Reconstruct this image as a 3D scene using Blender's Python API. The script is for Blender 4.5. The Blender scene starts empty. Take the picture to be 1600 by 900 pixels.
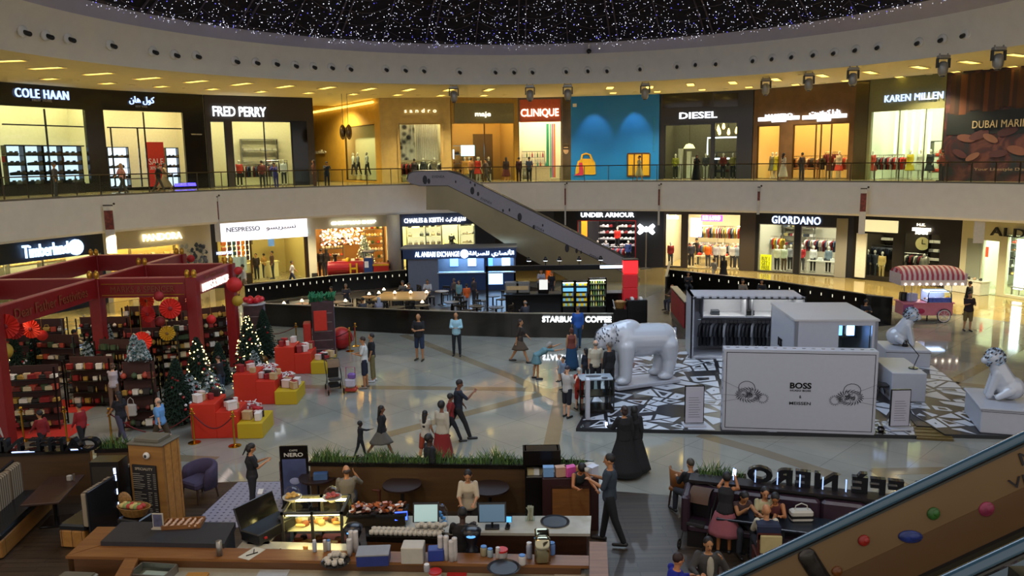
# Shopping-mall atrium seen from the first-floor gallery.
import bpy,math,random
from mathutils import Vector,Matrix
V=Vector
SC=bpy.context.scene
COL=SC.collection
R_=math.radians
rnd=random.Random(7)
# ------------------------------------------------------------ camera
EYE=V((0,0,7.6));FPX=1244.0
_p,_r=R_(9.13),R_(-.84)
_F=V((0,math.cos(_p),-math.sin(_p)));_R0=V((1,0,0));_U0=V((0,math.sin(_p),math.cos(_p)))
_R=_R0*math.cos(_r)+_U0*math.sin(_r);_U=-_R0*math.sin(_r)+_U0*math.cos(_r)
cam=bpy.data.cameras.new('camera');cam.sensor_width=36;cam.lens=FPX/1600*36;cam.clip_end=400
camo=bpy.data.objects.new('camera',cam);COL.objects.link(camo)
camo.matrix_world=Matrix(((_R.x,_U.x,-_F.x,EYE.x),(_R.y,_U.y,-_F.y,EYE.y),(_R.z,_U.z,-_F.z,EYE.z),(0,0,0,1)))
SC.camera=camo
# ------------------------------------------------------------ world, view, lights
w=bpy.data.worlds.new('world');SC.world=w;w.use_nodes=True
w.node_tree.nodes['Background'].inputs[0].default_value=(.86,.8,.76,1)
w.node_tree.nodes['Background'].inputs[1].default_value=.52
SC.view_settings.view_transform='Standard';SC.view_settings.look='None'
SC.view_settings.gamma=1;SC.view_settings.use_curve_mapping=False;SC.view_settings.exposure=0.9
cy=SC.cycles
cy.max_bounces=6;cy.diffuse_bounces=3;cy.glossy_bounces=3;cy.transmission_bounces=4;cy.transparent_max_bounces=12
cy.caustics_reflective=False;cy.caustics_refractive=False;cy.sample_clamp_indirect=4;cy.use_denoising=True
cy.blur_glossy=.5
def area(name,loc,size,power,color,aim=(0,0,-1),size_y=None,spread=None):
 l=bpy.data.lights.new(name,'AREA');l.energy=power;l.color=color;l.size=size
 if size_y:l.shape='RECTANGLE';l.size_y=size_y
 if spread:l.spread=R_(spread)
 o=bpy.data.objects.new(name,l);COL.objects.link(o);o.location=loc
 o.rotation_euler=V(aim).to_track_quat('-Z','Y').to_euler();return o
def spot(name,loc,aim,power,color,ang=50,r=.15):
 l=bpy.data.lights.new(name,'SPOT');l.energy=power;l.color=color;l.spot_size=R_(ang);l.spot_blend=.6;l.shadow_soft_size=r
 o=bpy.data.objects.new(name,l);COL.objects.link(o);o.location=loc
 o.rotation_euler=(V(aim)-V(loc)).to_track_quat('-Z','Y').to_euler();return o
area('dome_light',(1,26,14.6),15,1350,(.62,.78,1))
spot('rim_spot',(-15,45,13.6),(-2,26,0),2600,(.72,.86,1),40)
spot('rim_spot',(6,48,13.7),(4,27,0),3800,(.70,.85,1),34)
spot('rim_spot',(22,38,13.6),(9,24,0),3000,(.8,.88,1),40)
spot('near_fill_spot',(3,7,13.6),(7,23,1),1000,(.66,.78,1),62)  # the two near spots are added fill for faces towards the viewer
spot('near_fill_spot',(-4,7,13.6),(-4,26,0),1100,(.72,.84,1),60)
for _x,_y in((-21,36),(-17,43),(-12,48.5),(-5,51.5),(2,52),(9,51),(15,48),(20,43),(23,37)):
 spot('soffit_spot',(_x*1.13,27+(_y-27)*1.1,11.9),(_x*1.1,27+(_y-27)*1.08,6.1),1100,(1,.82,.48),130,.12)
for _x,_y in((-20,40),(-13,49),(14,50),(19,46.5),(22,42),(24,37)):
 spot('under_gallery_spot',(_x,_y,4.15),(_x,_y,0),700,(1,.84,.52),140,.1)
area('cafe_light',(-3,11,5.9),3,40,(1,.66,.34));area('cafe_light',(-10.5,15,5.9),2,30,(1,.7,.4));area('cafe_light',(6.5,11,5.9),2,24,(1,.72,.42))
for _x,_y in((-12.2,23),(-15.6,24),(-12.2,28),(-15.6,30)):spot('pavilion_spot',(_x,_y,3.7),(_x,_y,0),60,(1,.7,.45),140,.08)
# ------------------------------------------------------------ geometry helpers
def ray(x,y):return _F+_R*((x-800)/FPX)+_U*((450-y)/FPX)
def gp(x,y,z=0.0):
 d=ray(x,y);return EYE+d*((z-EYE.z)/d.z)
def atY(x,y,Y):
 d=ray(x,y);return EYE+d*(Y/d.y)
def pj(p):
 v=V(p)-EYE;d=v.dot(_F);return 800+FPX*v.dot(_R)/d,450-FPX*v.dot(_U)/d
def zt(b,py):
 lo,hi=0.,20.
 for _ in range(40):
  m=(lo+hi)/2
  if pj((b[0],b[1],m))[1]>py:lo=m
  else:hi=m
 return lo
def lerp(a,b,t):return a+(b-a)*t
MATS={}
def M(name,col=(.5,.5,.5),rough=.6,metal=0,emit=None,es=1.0,noise=0,nscale=8,spec=.5,alpha=1,bump=0,coat=0):
 if name in MATS:return MATS[name]
 m=bpy.data.materials.new(name);MATS[name]=m;m.use_nodes=True
 nt=m.node_tree;b=nt.nodes['Principled BSDF']
 if isinstance(col,str):col=hx(col)
 b.inputs['Base Color'].default_value=(*col,1);b.inputs['Roughness'].default_value=rough
 b.inputs['Metallic'].default_value=metal;b.inputs['Specular IOR Level'].default_value=spec;b.inputs['Alpha'].default_value=alpha
 if coat:b.inputs['Coat Weight'].default_value=coat;b.inputs['Coat Roughness'].default_value=.05
 if emit is not None:
  if isinstance(emit,str):emit=hx(emit)
  b.inputs['Emission Color'].default_value=(*emit,1);b.inputs['Emission Strength'].default_value=es
 if noise or bump:
  tc=nt.nodes.new('ShaderNodeTexCoord');n=nt.nodes.new('ShaderNodeTexNoise');n.inputs['Scale'].default_value=nscale;n.inputs['Detail'].default_value=4
  nt.links.new(tc.outputs['Object'],n.inputs['Vector'])
  if noise:
   cr=nt.nodes.new('ShaderNodeValToRGB');cr.color_ramp.elements[0].position=.3;cr.color_ramp.elements[1].position=.7
   cr.color_ramp.elements[0].color=(*[max(0,c*(1-noise)) for c in col],1);cr.color_ramp.elements[1].color=(*[min(1,c*(1+noise)) for c in col],1)
   nt.links.new(n.outputs['Fac'],cr.inputs[0]);nt.links.new(cr.outputs[0],b.inputs['Base Color'])
  if bump:
   bp=nt.nodes.new('ShaderNodeBump');bp.inputs['Strength'].default_value=bump;bp.inputs['Distance'].default_value=.02
   nt.links.new(n.outputs['Fac'],bp.inputs['Height']);nt.links.new(bp.outputs[0],b.inputs['Normal'])
 return m
def hx(s):
 s=s.lstrip('#');return tuple(((int(s[i:i+2],16)/255+.055)/1.055)**2.4 if int(s[i:i+2],16)>10 else int(s[i:i+2],16)/255/12.92 for i in(0,2,4))
def MC(h,rough=.6,**k):
 return M('paint_%s_%d'%(h,int(rough*100)),hx(h),rough,noise=k.pop('noise',.06),**k)
def ME(h,s):return M('glow_%s_%g'%(h,s),hx(h),.5,emit=hx(h),es=s)
def wood(name,c1,c2,sc=(1.2,14,14),rough=.45,plank=0):
 if name in MATS:return MATS[name]
 m=M(name,hx(c1),rough);nt=m.node_tree;b=nt.nodes['Principled BSDF']
 tc=nt.nodes.new('ShaderNodeTexCoord');mp=nt.nodes.new('ShaderNodeMapping');mp.inputs['Scale'].default_value=sc
 n=nt.nodes.new('ShaderNodeTexNoise');n.inputs['Scale'].default_value=1;n.inputs['Detail'].default_value=6;n.inputs['Distortion'].default_value=.6
 cr=nt.nodes.new('ShaderNodeValToRGB');cr.color_ramp.elements[0].position=.3;cr.color_ramp.elements[1].position=.72
 cr.color_ramp.elements[0].color=(*hx(c1),1);cr.color_ramp.elements[1].color=(*hx(c2),1)
 nt.links.new(tc.outputs['Object'],mp.inputs[0]);nt.links.new(mp.outputs[0],n.inputs['Vector']);nt.links.new(n.outputs['Fac'],cr.inputs[0])
 out=cr.outputs[0]
 if plank:
  br=nt.nodes.new('ShaderNodeTexBrick');br.inputs['Scale'].default_value=1;br.inputs['Brick Width'].default_value=plank*9;br.inputs['Row Height'].default_value=plank
  br.inputs['Mortar Size'].default_value=.008;br.inputs['Color1'].default_value=(1,1,1,1);br.inputs['Color2'].default_value=(.62,.62,.62,1);br.inputs['Mortar'].default_value=(.15,.15,.15,1)
  mx=nt.nodes.new('ShaderNodeMix');mx.data_type='RGBA';mx.blend_type='MULTIPLY';mx.inputs[0].default_value=1
  nt.links.new(tc.outputs['Object'],br.inputs['Vector']);nt.links.new(out,mx.inputs[6]);nt.links.new(br.outputs[0],mx.inputs[7]);out=mx.outputs[2]
 nt.links.new(out,b.inputs['Base Color']);return m
def glassmat(name='clear_glass',tint=(.9,.95,.93),refl=.12):
 if name in MATS:return MATS[name]
 m=bpy.data.materials.new(name);MATS[name]=m;m.use_nodes=True;nt=m.node_tree;nt.nodes.clear()
 o=nt.nodes.new('ShaderNodeOutputMaterial');t=nt.nodes.new('ShaderNodeBsdfTransparent');t.inputs[0].default_value=(*tint,1)
 g=nt.nodes.new('ShaderNodeBsdfGlossy');g.inputs['Roughness'].default_value=.02
 lw=nt.nodes.new('ShaderNodeLayerWeight');lw.inputs[0].default_value=refl*.6
 mm=nt.nodes.new('ShaderNodeMath');mm.operation='MULTIPLY';mm.inputs[1].default_value=.45;nt.links.new(lw.outputs['Facing'],mm.inputs[0])
 mx=nt.nodes.new('ShaderNodeMixShader');nt.links.new(mm.outputs[0],mx.inputs[0]);nt.links.new(t.outputs[0],mx.inputs[1]);nt.links.new(g.outputs[0],mx.inputs[2]);nt.links.new(mx.outputs[0],o.inputs[0]);return m
GLASS=glassmat()
class B:
 """collects shapes into one mesh"""
 def __init__(s):s.v=[];s.f=[];s.m=[];s.T=None
 def add(s,vs,fs,m=0,T=None):
  o=len(s.v)
  if T is not None:vs=[T@V(q) for q in vs]
  if s.T is not None:vs=[s.T@V(q) for q in vs]
  s.v+=[tuple(q) for q in vs];s.f+=[tuple(i+o for i in q) for q in fs];s.m+=[m]*len(fs);return s
 def bx(s,x0,x1,y0,y1,z0,z1,m=0,T=None):
  return s.add([(x0,y0,z0),(x1,y0,z0),(x1,y1,z0),(x0,y1,z0),(x0,y0,z1),(x1,y0,z1),(x1,y1,z1),(x0,y1,z1)],[(0,3,2,1),(4,5,6,7),(0,1,5,4),(1,2,6,5),(2,3,7,6),(3,0,4,7)],m,T)
 def cb(s,c,sz,m=0,rz=0,rx=0,ry=0,bev=0):
  T=Matrix.Translation(c)@Matrix.Rotation(rz,4,'Z')@Matrix.Rotation(ry,4,'Y')@Matrix.Rotation(rx,4,'X')
  a,b,d=sz[0]/2,sz[1]/2,sz[2]/2
  if not bev:return s.bx(-a,a,-b,b,-d,d,m,T)
  e=min(bev,a*.49,b*.49,d*.49);vs=[];fs=[]
  for z,q in((-d,e),(-d+e,0),(d-e,0),(d,e)):
   x,y=a-q,b-q
   vs+=[(-x+e,-y,z),(x-e,-y,z),(x,-y+e,z),(x,y-e,z),(x-e,y,z),(-x+e,y,z),(-x,y-e,z),(-x,-y+e,z)]
  for k in range(3):
   for i in range(8):fs.append((k*8+i,k*8+(i+1)%8,k*8+8+(i+1)%8,k*8+8+i))
  fs+=[tuple(range(7,-1,-1)),tuple(range(24,32))]
  return s.add(vs,fs,m,T)
 def rings(s,rs,m=0,cap=True,closed=True,loop=False,T=None):
  n=len(rs[0]);vs=[q for r in rs for q in r];fs=[]
  L=len(rs)
  for k in range(L if loop else L-1):
   k2=(k+1)%L
   for i in range(n if closed else n-1):
    j=(i+1)%n;fs.append((k*n+i,k*n+j,k2*n+j,k2*n+i))
  if cap and not loop:fs+=[tuple(range(n-1,-1,-1)),tuple((L-1)*n+i for i in range(n))]
  return s.add(vs,fs,m,T)
 def lathe(s,prof,c=(0,0,0),n=16,m=0,sx=1,sy=1,T=None):
  return s.rings([[(c[0]+r*sx*math.cos(6.28318*i/n),c[1]+r*sy*math.sin(6.28318*i/n),c[2]+z) for i in range(n)] for r,z in prof],m,T=T)
 def cyl(s,x,y,z0,z1,r,n=12,m=0,r2=None):return s.lathe([(r,z0),(r if r2 is None else r2,z1)],(x,y,0),n,m)
 def tube(s,pts,r,n=8,m=0,flat=1,T=None,up=None):
  pts=[V(p) for p in pts];rs=[];k=len(pts);rr=r if isinstance(r,(list,tuple)) else[r]*k
  u=None
  for i,p in enumerate(pts):
   d=(pts[min(i+1,k-1)]-pts[max(i-1,0)]);d=d.normalized() if d.length>1e-9 else V((0,0,1))
   if u is None:
    u=V(up) if up else(V((0,0,1)) if abs(d.z)<.9 else V((0,1,0)))
   u=(u-d*u.dot(d));u=u.normalized() if u.length>1e-6 else d.orthogonal().normalized();wv=d.cross(u)
   rs.append([p+u*(rr[i]*math.sin(6.28318*j/n))*flat+wv*(rr[i]*math.cos(6.28318*j/n)) for j in range(n)])
  return s.rings(rs,m,T=T)
 def ell(s,c,r,n=12,k=8,m=0,T=None):
  if not isinstance(r,(tuple,list)):r=(r,r,r)
  rs=[]
  for a in range(1,k):
   t=math.pi*a/k-math.pi/2
   rs.append([(c[0]+r[0]*math.cos(t)*math.cos(6.28318*i/n),c[1]+r[1]*math.cos(t)*math.sin(6.28318*i/n),c[2]+r[2]*math.sin(t)) for i in range(n)])
  o=len(s.v);s.rings(rs,m,cap=False,T=T);
  vs=[(c[0],c[1],c[2]-r[2]),(c[0],c[1],c[2]+r[2])]
  if T is not None:vs=[T@V(q) for q in vs]
  if s.T is not None:vs=[s.T@V(q) for q in vs]
  s.v+=[tuple(q) for q in vs];b_=o+(k-1)*n
  for i in range(n):
   s.f.append((b_,o+(i+1)%n,o+i));s.m.append(m);s.f.append((b_+1,o+(k-2)*n+i,o+(k-2)*n+(i+1)%n));s.m.append(m)
  return s
 def cap(s,a,b,ra,rb,n=10,m=0,flat=1,up=None):
  a,b=V(a),V(b);d=(b-a);L=d.length or 1e-6;d=d/L
  pts=[a-d*ra*.98,a-d*ra*.75,a-d*ra*.35,a,b,b+d*rb*.35,b+d*rb*.75,b+d*rb*.98]
  return s.tube(pts,[ra*.15,ra*.66,ra*.94,ra,rb,rb*.94,rb*.66,rb*.15],n,m,flat,up=up)
 def prism(s,poly,h,m=0,T=None):
  n=len(poly);vs=[(x,-h/2,z) for x,z in poly]+[(x,h/2,z) for x,z in poly]
  return s.add(vs,[tuple(range(n)),tuple(range(2*n-1,n-1,-1))]+[(i,n+i,n+(i+1)%n,(i+1)%n) for i in range(n)],m,T)
 def slab(s,poly,z0,z1,m=0):
  n=len(poly);vs=[(p[0],p[1],z0) for p in poly]+[(p[0],p[1],z1) for p in poly]
  return s.add(vs,[tuple(range(n-1,-1,-1)),tuple(range(n,2*n))]+[(i,(i+1)%n,n+(i+1)%n,n+i) for i in range(n)],m)
 def me(s,name,mats,smooth=False):
  me=bpy.data.meshes.new(name);me.from_pydata(s.v,[],s.f)
  for mt in(mats if isinstance(mats,(list,tuple)) else[mats]):me.materials.append(mt)
  if any(s.m):me.polygons.foreach_set('material_index',s.m)
  if smooth:me.polygons.foreach_set('use_smooth',[True]*len(me.polygons))
  me.update();return me
 def out(s,name,mats,parent=None,smooth=False):return link(name,s.me(name,mats,smooth),parent)
def link(name,data,parent=None,loc=None,rz=None,mw=None):
 o=bpy.data.objects.new(name,data);COL.objects.link(o)
 if parent is not None:o.parent=parent
 if loc is not None:o.location=loc
 if rz is not None:o.rotation_euler=(0,0,rz)
 if mw is not None:o.matrix_local=mw
 return o
def tag(o,label=None,cat=None,group=None,kind=None):
 if label:o['label']=label
 if cat:o['category']=cat
 if group:o['group']=group
 if kind:o['kind']=kind
 return o
def thing(name,label,cat,loc=(0,0,0),rz=0,group=None,mw=None):
 o=bpy.data.objects.new(name,None);COL.objects.link(o);o.empty_display_size=.2
 if mw is not None:o.matrix_world=mw
 else:o.location=loc;o.rotation_euler=(0,0,rz)
 return tag(o,label,cat,group)
def S(o):o['kind']='structure';return o
KIDS={}
def dup(root,loc=None,rz=None,label=None,group=None,mats=None,sc=None,mw=None):
 """a copy of a thing with copies of its parts and sub-parts; mats swaps materials by part name"""
 if root.name not in KIDS:
  KIDS[root.name]=[(c,list(c.children)) for c in root.children]
 def cp(o,par):
  c=o.copy();COL.objects.link(c)
  if par is not None:c.parent=par
  nm=o.name.split('.')[0]
  if mats and nm in mats and o.type=='MESH':
   c.data=recol(o.data,mats[nm])
  return c
 r=cp(root,None)
 if mw is not None:r.matrix_world=mw
 if loc is not None:r.location=loc
 if rz is not None:r.rotation_euler=(0,0,rz)
 if sc is not None:r.scale=(sc,sc,sc) if not isinstance(sc,tuple) else sc
 for c,gs in KIDS[root.name]:
  k=cp(c,r)
  for g in gs:cp(g,k)
 if label:r['label']=label
 if group:r['group']=group
 return r
_rc={}
def recol(me,mat):
 k=(me.name,mat.name)
 if k not in _rc:
  d=me.copy();d.materials.clear();d.materials.append(mat);_rc[k]=d
 return _rc[k]
TMP=bpy.data.scenes.new('scratch')
def evaluate(o):
 TMP.collection.objects.link(o);vl=TMP.view_layers[0];vl.update();dg=vl.depsgraph
 me=bpy.data.meshes.new_from_object(o.evaluated_get(dg),depsgraph=dg)
 TMP.collection.objects.unlink(o);d=o.data;bpy.data.objects.remove(o)
 if isinstance(d,bpy.types.Mesh):bpy.data.meshes.remove(d)
 else:bpy.data.curves.remove(d)
 return me
AR={'ا':'ﺍﺎﺍﺎ','أ':'ﺃﺄﺃﺄ','ل':'ﻝﻞﻟﻠ','ن':'ﻥﻦﻧﻨ','ص':'ﺹﺺﺻﺼ','ر':'ﺭﺮﺭﺮ','ي':'ﻱﻲﻳﻴ','ف':'ﻑﻒﻓﻔ','ة':'ﺓﺔﺓﺔ','ك':'ﻙﻚﻛﻜ','و':'ﻭﻮﻭﻮ','ه':'ﻩﻪﻫﻬ','س':'ﺱﺲﺳﺴ','ب':'ﺏﺐﺑﺒ','ز':'ﺯﺰﺯﺰ','ت':'ﺕﺖﺗﺘ','ش':'ﺵﺶﺷﺸ','د':'ﺩﺪﺩﺪ','ث':'ﺙﺚﺛﺜ'}
def arabic(t):
 out=[];NJ='اأردزوة'
 for i,c in enumerate(t):
  if c not in AR:out.append(c);continue
  p=i>0 and t[i-1] in AR and t[i-1] not in NJ;n=i<len(t)-1 and t[i+1] in AR and c not in NJ
  out.append(AR[c][0 if not p and not n else 1 if p and not n else 2 if n and not p else 3])
 return ''.join(out[::-1])
def textmesh(body,mat,width=None,height=None,ext=.03,bold=0.,space=1):
 cu=bpy.data.curves.new('lettering','FONT');cu.body=body;cu.extrude=ext;cu.offset=bold;cu.align_x='CENTER';cu.space_character=space;cu.resolution_u=3
 me=evaluate(bpy.data.objects.new('lettering',cu))
 xs=[v.co.x for v in me.vertices];ys=[v.co.y for v in me.vertices]
 x0,x1,y0,y1=min(xs),max(xs),min(ys),max(ys);sx=(width/(x1-x0)) if width else None;sy=(height/(y1-y0)) if height else None
 sx=sx or sy;sy=sy or sx
 for v in me.vertices:v.co=V(((v.co.x-(x0+x1)/2)*sx,-v.co.z,(v.co.y-(y0+y1)/2)*sy))
 me.materials.clear();me.materials.append(mat);me.update();return me
def voxel(b,vs,smooth=2):
 me=b.me('body',[]);o=bpy.data.objects.new('body',me);md=o.modifiers.new('r','REMESH');md.mode='VOXEL';md.voxel_size=vs;md.use_smooth_shade=True
 if smooth:sm=o.modifiers.new('s','SMOOTH');sm.iterations=smooth;sm.factor=.5
 return evaluate(o)
 # ------------------------------------------------------------ the setting
GZ,GB,SZ=6.1,4.23,12.0
def floormat(name,c1,c2,rough,tile=0):
 m=M(name,hx(c1),rough,spec=.6);nt=m.node_tree;b=nt.nodes['Principled BSDF']
 tc=nt.nodes.new('ShaderNodeTexCoord');n=nt.nodes.new('ShaderNodeTexNoise');n.inputs['Scale'].default_value=.7;n.inputs['Detail'].default_value=8
 cr=nt.nodes.new('ShaderNodeValToRGB');cr.color_ramp.elements[0].color=(*hx(c1),1);cr.color_ramp.elements[1].color=(*hx(c2),1);cr.color_ramp.elements[0].position=.35;cr.color_ramp.elements[1].position=.65
 nt.links.new(tc.outputs['Object'],n.inputs['Vector']);nt.links.new(n.outputs['Fac'],cr.inputs[0]);out=cr.outputs[0]
 if tile:
  br=nt.nodes.new('ShaderNodeTexBrick');br.offset=0;br.inputs['Scale'].default_value=1;br.inputs['Brick Width'].default_value=tile;br.inputs['Row Height'].default_value=tile
  br.inputs['Mortar Size'].default_value=.006;br.inputs['Color1'].default_value=(1,1,1,1);br.inputs['Color2'].default_value=(.9,.9,.88,1);br.inputs['Mortar'].default_value=(.45,.45,.45,1)
  mp=nt.nodes.new('ShaderNodeMapping');mp.inputs['Rotation'].default_value=(0,0,.79);nt.links.new(tc.outputs['Object'],mp.inputs[0]);nt.links.new(mp.outputs[0],br.inputs['Vector'])
  mx=nt.nodes.new('ShaderNodeMix');mx.data_type='RGBA';mx.blend_type='MULTIPLY';mx.inputs[0].default_value=1
  nt.links.new(out,mx.inputs[6]);nt.links.new(br.outputs[0],mx.inputs[7]);out=mx.outputs[2]
 nt.links.new(out,b.inputs['Base Color']);return m
STONE=floormat('polished_stone','82827a','908f84',.06,1.6)
BAND=floormat('brown_stone_band','6f6552','7c715c',.1)
GWHITE=M('gallery_plaster',hx('e2dcd0'),.75,noise=.03,nscale=2)
CWHITE=M('soffit_plaster',hx('ecdfae'),.8,noise=.03,nscale=2)
S(B().bx(-45,45,-6,75,-.3,0).out('floor',STONE))
def strip(name,pts,wd,mat,z=.004):
 b=B()
 for i in range(len(pts)-1):
  a,c=gp(*pts[i]),gp(*pts[i+1]);d=(c-a).normalized();n=V((-d.y,d.x,0))*wd/2;e=d*wd*.3
  b.slab([a+n-e,a-n-e,c-n+e,c+n+e],.0005,z+i*.0006)
 return S(b.out(name,mat))
for i,pts in enumerate([[(632,524),(800,589),(905,640)],[(430,583),(457,604),(800,608),(910,612)],[(905,600),(610,678)],[(878,610),(858,712)],[(1100,681),(1190,706),(1300,742)],[(1480,735),(1375,737),(1410,760)],[(1600,540),(1475,604)],[(380,560),(430,583),(330,640)],[(330,718),(200,712),(0,690)],[(1040,545),(1000,470)],[(1600,610),(1500,600)]]):
 strip('trim_%d'%(i+1),pts,.42,BAND)
def poly_px(pts,z,n=60,x0=-330,x1=1930):
 """smooth plan curve through picture points at height z"""
 k=len(pts);out=[]
 for i in range(n+1):
  x=x0+(x1-x0)*i/n
  u=(x-800)/800;y=pts[0]+pts[1]*u+pts[2]*u*u+pts[3]*u**3;out.append(gp(x,y,z))
 return out
def arc(c,r,z,n=72,a0=-112,a1=112):
 return[V((c[0]+r*math.sin(R_(a0+(a1-a0)*i/n)),c[1]+r*math.cos(R_(a0+(a1-a0)*i/n)),z)) for i in range(n+1)]
GC,GR=(.93,27.1),24.55
GAL=poly_px((286.2,-11.5,15.6,-2.3),GZ)
def offs(pl,dz=0,out=0):
 r=[]
 for p in pl:
  d=V((p.x-GC[0],p.y-GC[1],0)).normalized();r.append(V((p.x+d.x*out,p.y+d.y*out,p.z+dz)))
 return r
def loft(name,curves,mat,kind=True,smooth=True):
 b=B();b.rings(curves,closed=False,cap=False);o=b.out(name,mat,smooth=smooth)
 return S(o) if kind else o
OUTR=arc((1,27),40,GZ,60,-100,100)
g_in=GAL
loft('floor_gallery',[offs(g_in,0,.02),[V((p.x,p.y,GZ)) for p in offs(g_in,0,16)]],floormat('gallery_stone','a3966f','b5a87f',.12,1.2))
loft('trim_gallery_edge',[offs(g_in,0,.3),offs(g_in,0,0),offs(g_in,GB-GZ+.12,0),offs(g_in,GB-GZ,.1),offs(g_in,GB-GZ,.8)],GWHITE,smooth=False)
loft('floor_outer_ring',[offs(g_in,-GZ+.0012,-3.2),[V((p.x,p.y,.0012)) for p in offs(g_in,0,12)]],floormat('beige_stone_warm_lit','9a8652','a8935e',.08,1.6))  # beige stone; its golden tone also has warm lamp light painted in
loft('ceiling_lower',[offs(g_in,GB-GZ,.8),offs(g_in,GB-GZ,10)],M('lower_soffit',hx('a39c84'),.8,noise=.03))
UPA=arc((1.44,27.4),20.95,SZ);KNA=arc((1.55,28.9),19.6,13.7);RIM=arc((1.14,29.67),18.85,14.3)
loft('wall_upper_band',[UPA,KNA],M('upper_band_plaster',hx('e4dccc'),.8,noise=.03,nscale=2))
loft('trim_dome_cove',[KNA,RIM],M('cove_plaster',hx('b8b2bc'),.8,noise=.03,nscale=2))
loft('trim_dome_rim',[RIM,arc((1.14,29.67),18.7,14.3),arc((1.14,29.67),18.7,14.55)],M('rim_dark',hx('2a2428'),.5))
loft('ceiling_upper',[UPA,[V((p.x,p.y,SZ)) for p in arc((1,27),40,SZ)]],CWHITE)
S(B().bx(-45,45,8,75,22,22.3).out('ceiling_roof',M('roof_dark',hx('151318'),.9)))
S(B().rings([[V((p.x,p.y,z)) for p in arc((0,32),42,0,40,-115,115)] for z in(-.2,22)],cap=False,closed=False).out('wall_outer',M('outer_wall',hx('3a342b'),.9,noise=.1)))
# ------------------------------------------------------------ dome with its net of lights
DC,DR=V((1.14,29.67,14.4)),18.7
def dome(a,r):return V((DC.x+r*math.sin(a),DC.y+r*math.cos(a),DC.z+7.5*(1-(r/DR)**2)))
dm=thing('light_dome','dark shallow dome above the atrium, ribbed and hung with strings of tiny lights','dome',(DC.x,DC.y,DC.z))
b=B();b.rings([[dome(6.28318*i/96,r*DR/12)-DC for i in range(96)] for r in range(12,0,-1)],cap=False)
b.out('shell',M('dome_cloth',hx('0d0a16'),.9,noise=.4,nscale=1.5),dm,smooth=True)
RIBM=M('rib_metal',hx('4b4452'),.5,metal=.3)
for k in range(-13,14):
 for q in(-.012,.012) if k%2==0 else(0,):
  a=k*.145+q-.02
  B().tube([dome(a,DR*(1-.035*j))-DC-V((0,0,.12)) for j in range(12)],.045 if k%2==0 else .03,5).out('rib',RIBM,dm)
b=B()
for k in range(-13,13):
 for j in range(1,9):
  a0,a1=k*.145-.02,(k+1)*.145-.02;r0=DR*(1-.038*j);r1=r0
  if k%2:r1+=.5
  else:r0+=.5
  b.tube([dome(lerp(a0,a1,t/6),lerp(r0,r1,t/6))-DC-V((0,0,.12+.28*math.sin(math.pi*t/6))) for t in range(7)],.012,3)
tag(b.out('net_cord',M('cord_grey',hx('4a4454'),.6),dm),kind='stuff')
b=B();b2=B();rr=random.Random(3)
for i in range(6500):
 a=rr.uniform(-1.75,1.75);t=rr.random()**1.5;r=DR*(1-.42*t)
 p=dome(a,r)-DC-V((0,0,.05+rr.random()*.35));s_=.012 if i%9 else .026
 (b if i%6 else b2).add([p+V((s_,0,0)),p-V((s_,0,0)),p+V((0,s_,0)),p-V((0,s_,0)),p+V((0,0,s_)),p-V((0,0,s_))],[(0,2,4),(2,1,4),(1,3,4),(3,0,4),(2,0,5),(1,2,5),(3,1,5),(0,3,5)])
tag(b.out('fairy_lights',ME('e8e8ff',2.2),dm),kind='stuff');tag(b2.out('blue_fairy_lights',ME('6a68ff',1),dm),kind='stuff')
# ------------------------------------------------------------ ceiling fittings
SLOT=ME('ffdc6a',1.6);ARROW=None
def slot(px,py,L,wd,grp):
 p=gp(px,py,SZ-.02);a=math.atan2(p.x-1.4,p.y-27.4)
 t=thing('ceiling_light',grp[0],'ceiling light',p,-a+R_(8),grp[1])
 B().bx(-wd/2,wd/2,-L/2,L/2,-.005,.01).out('diffuser',SLOT,t)
 B().bx(-wd/2-.04,-wd/2,-L/2,L/2,-.03,.02).bx(wd/2,wd/2+.04,-L/2,L/2,-.03,.02).bx(-wd/2-.04,wd/2+.04,-L/2-.04,-L/2,-.03,.02).bx(-wd/2-.04,wd/2+.04,L/2,L/2+.04,-.03,.02).out('trim_frame',CWHITE,t)
G1=('long warm ceiling light slot in the gallery soffit beside the atrium','outer row of soffit light slots')
G2=('short warm ceiling light slot in the gallery soffit near the shopfronts','inner row of soffit light slots')
for x,y in[(8,95),(72,106),(153,115),(231,122),(306,127),(377,131),(445,135),(511,137),(576,139),(639,140),(702,140),(764,140),(953,137),(1015,136),(1079,132),(1145,129),(1212,124),(1285,118),(1360,113),(1437,105),(1515,97),(1590,86)]:slot(x,y,1.7,.42,G1)
for x,y in[(78,123),(168,130),(252,135),(332,139),(408,143),(482,145),(552,147),(621,148),(689,149),(756,149),(958,145),(1027,143),(1097,140),(1170,136),(1243,132),(1322,126),(1406,120),(1495,112),(1585,104)]:slot(x,y,.9,.42,G2)
b0=None
for x,y in[(119,126),(207,133),(290,138),(516,147),(585,148),(654,149),(722,149),(789,149),(925,146),(993,144),(1062,142),(1134,139),(1208,135),(1285,130),(1252,117),(1340,108),(1452,116),(1541,108),(1372,118)]:
 p=gp(x,y,SZ-.02)
 if b0 is None:
  b0=thing('downlight','small round white downlight in the gallery ceiling','downlight',p,0,'round downlights in the gallery ceiling')
  B().lathe([(.17,-.02),(.17,.02),(.13,.02),(.12,0)],n=12).out('bezel',CWHITE,b0);B().cyl(0,0,-.015,0,.12,12).out('lamp',ME('fff4d8',16),b0)
 else:dup(b0,p)
sp0=None
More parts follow.
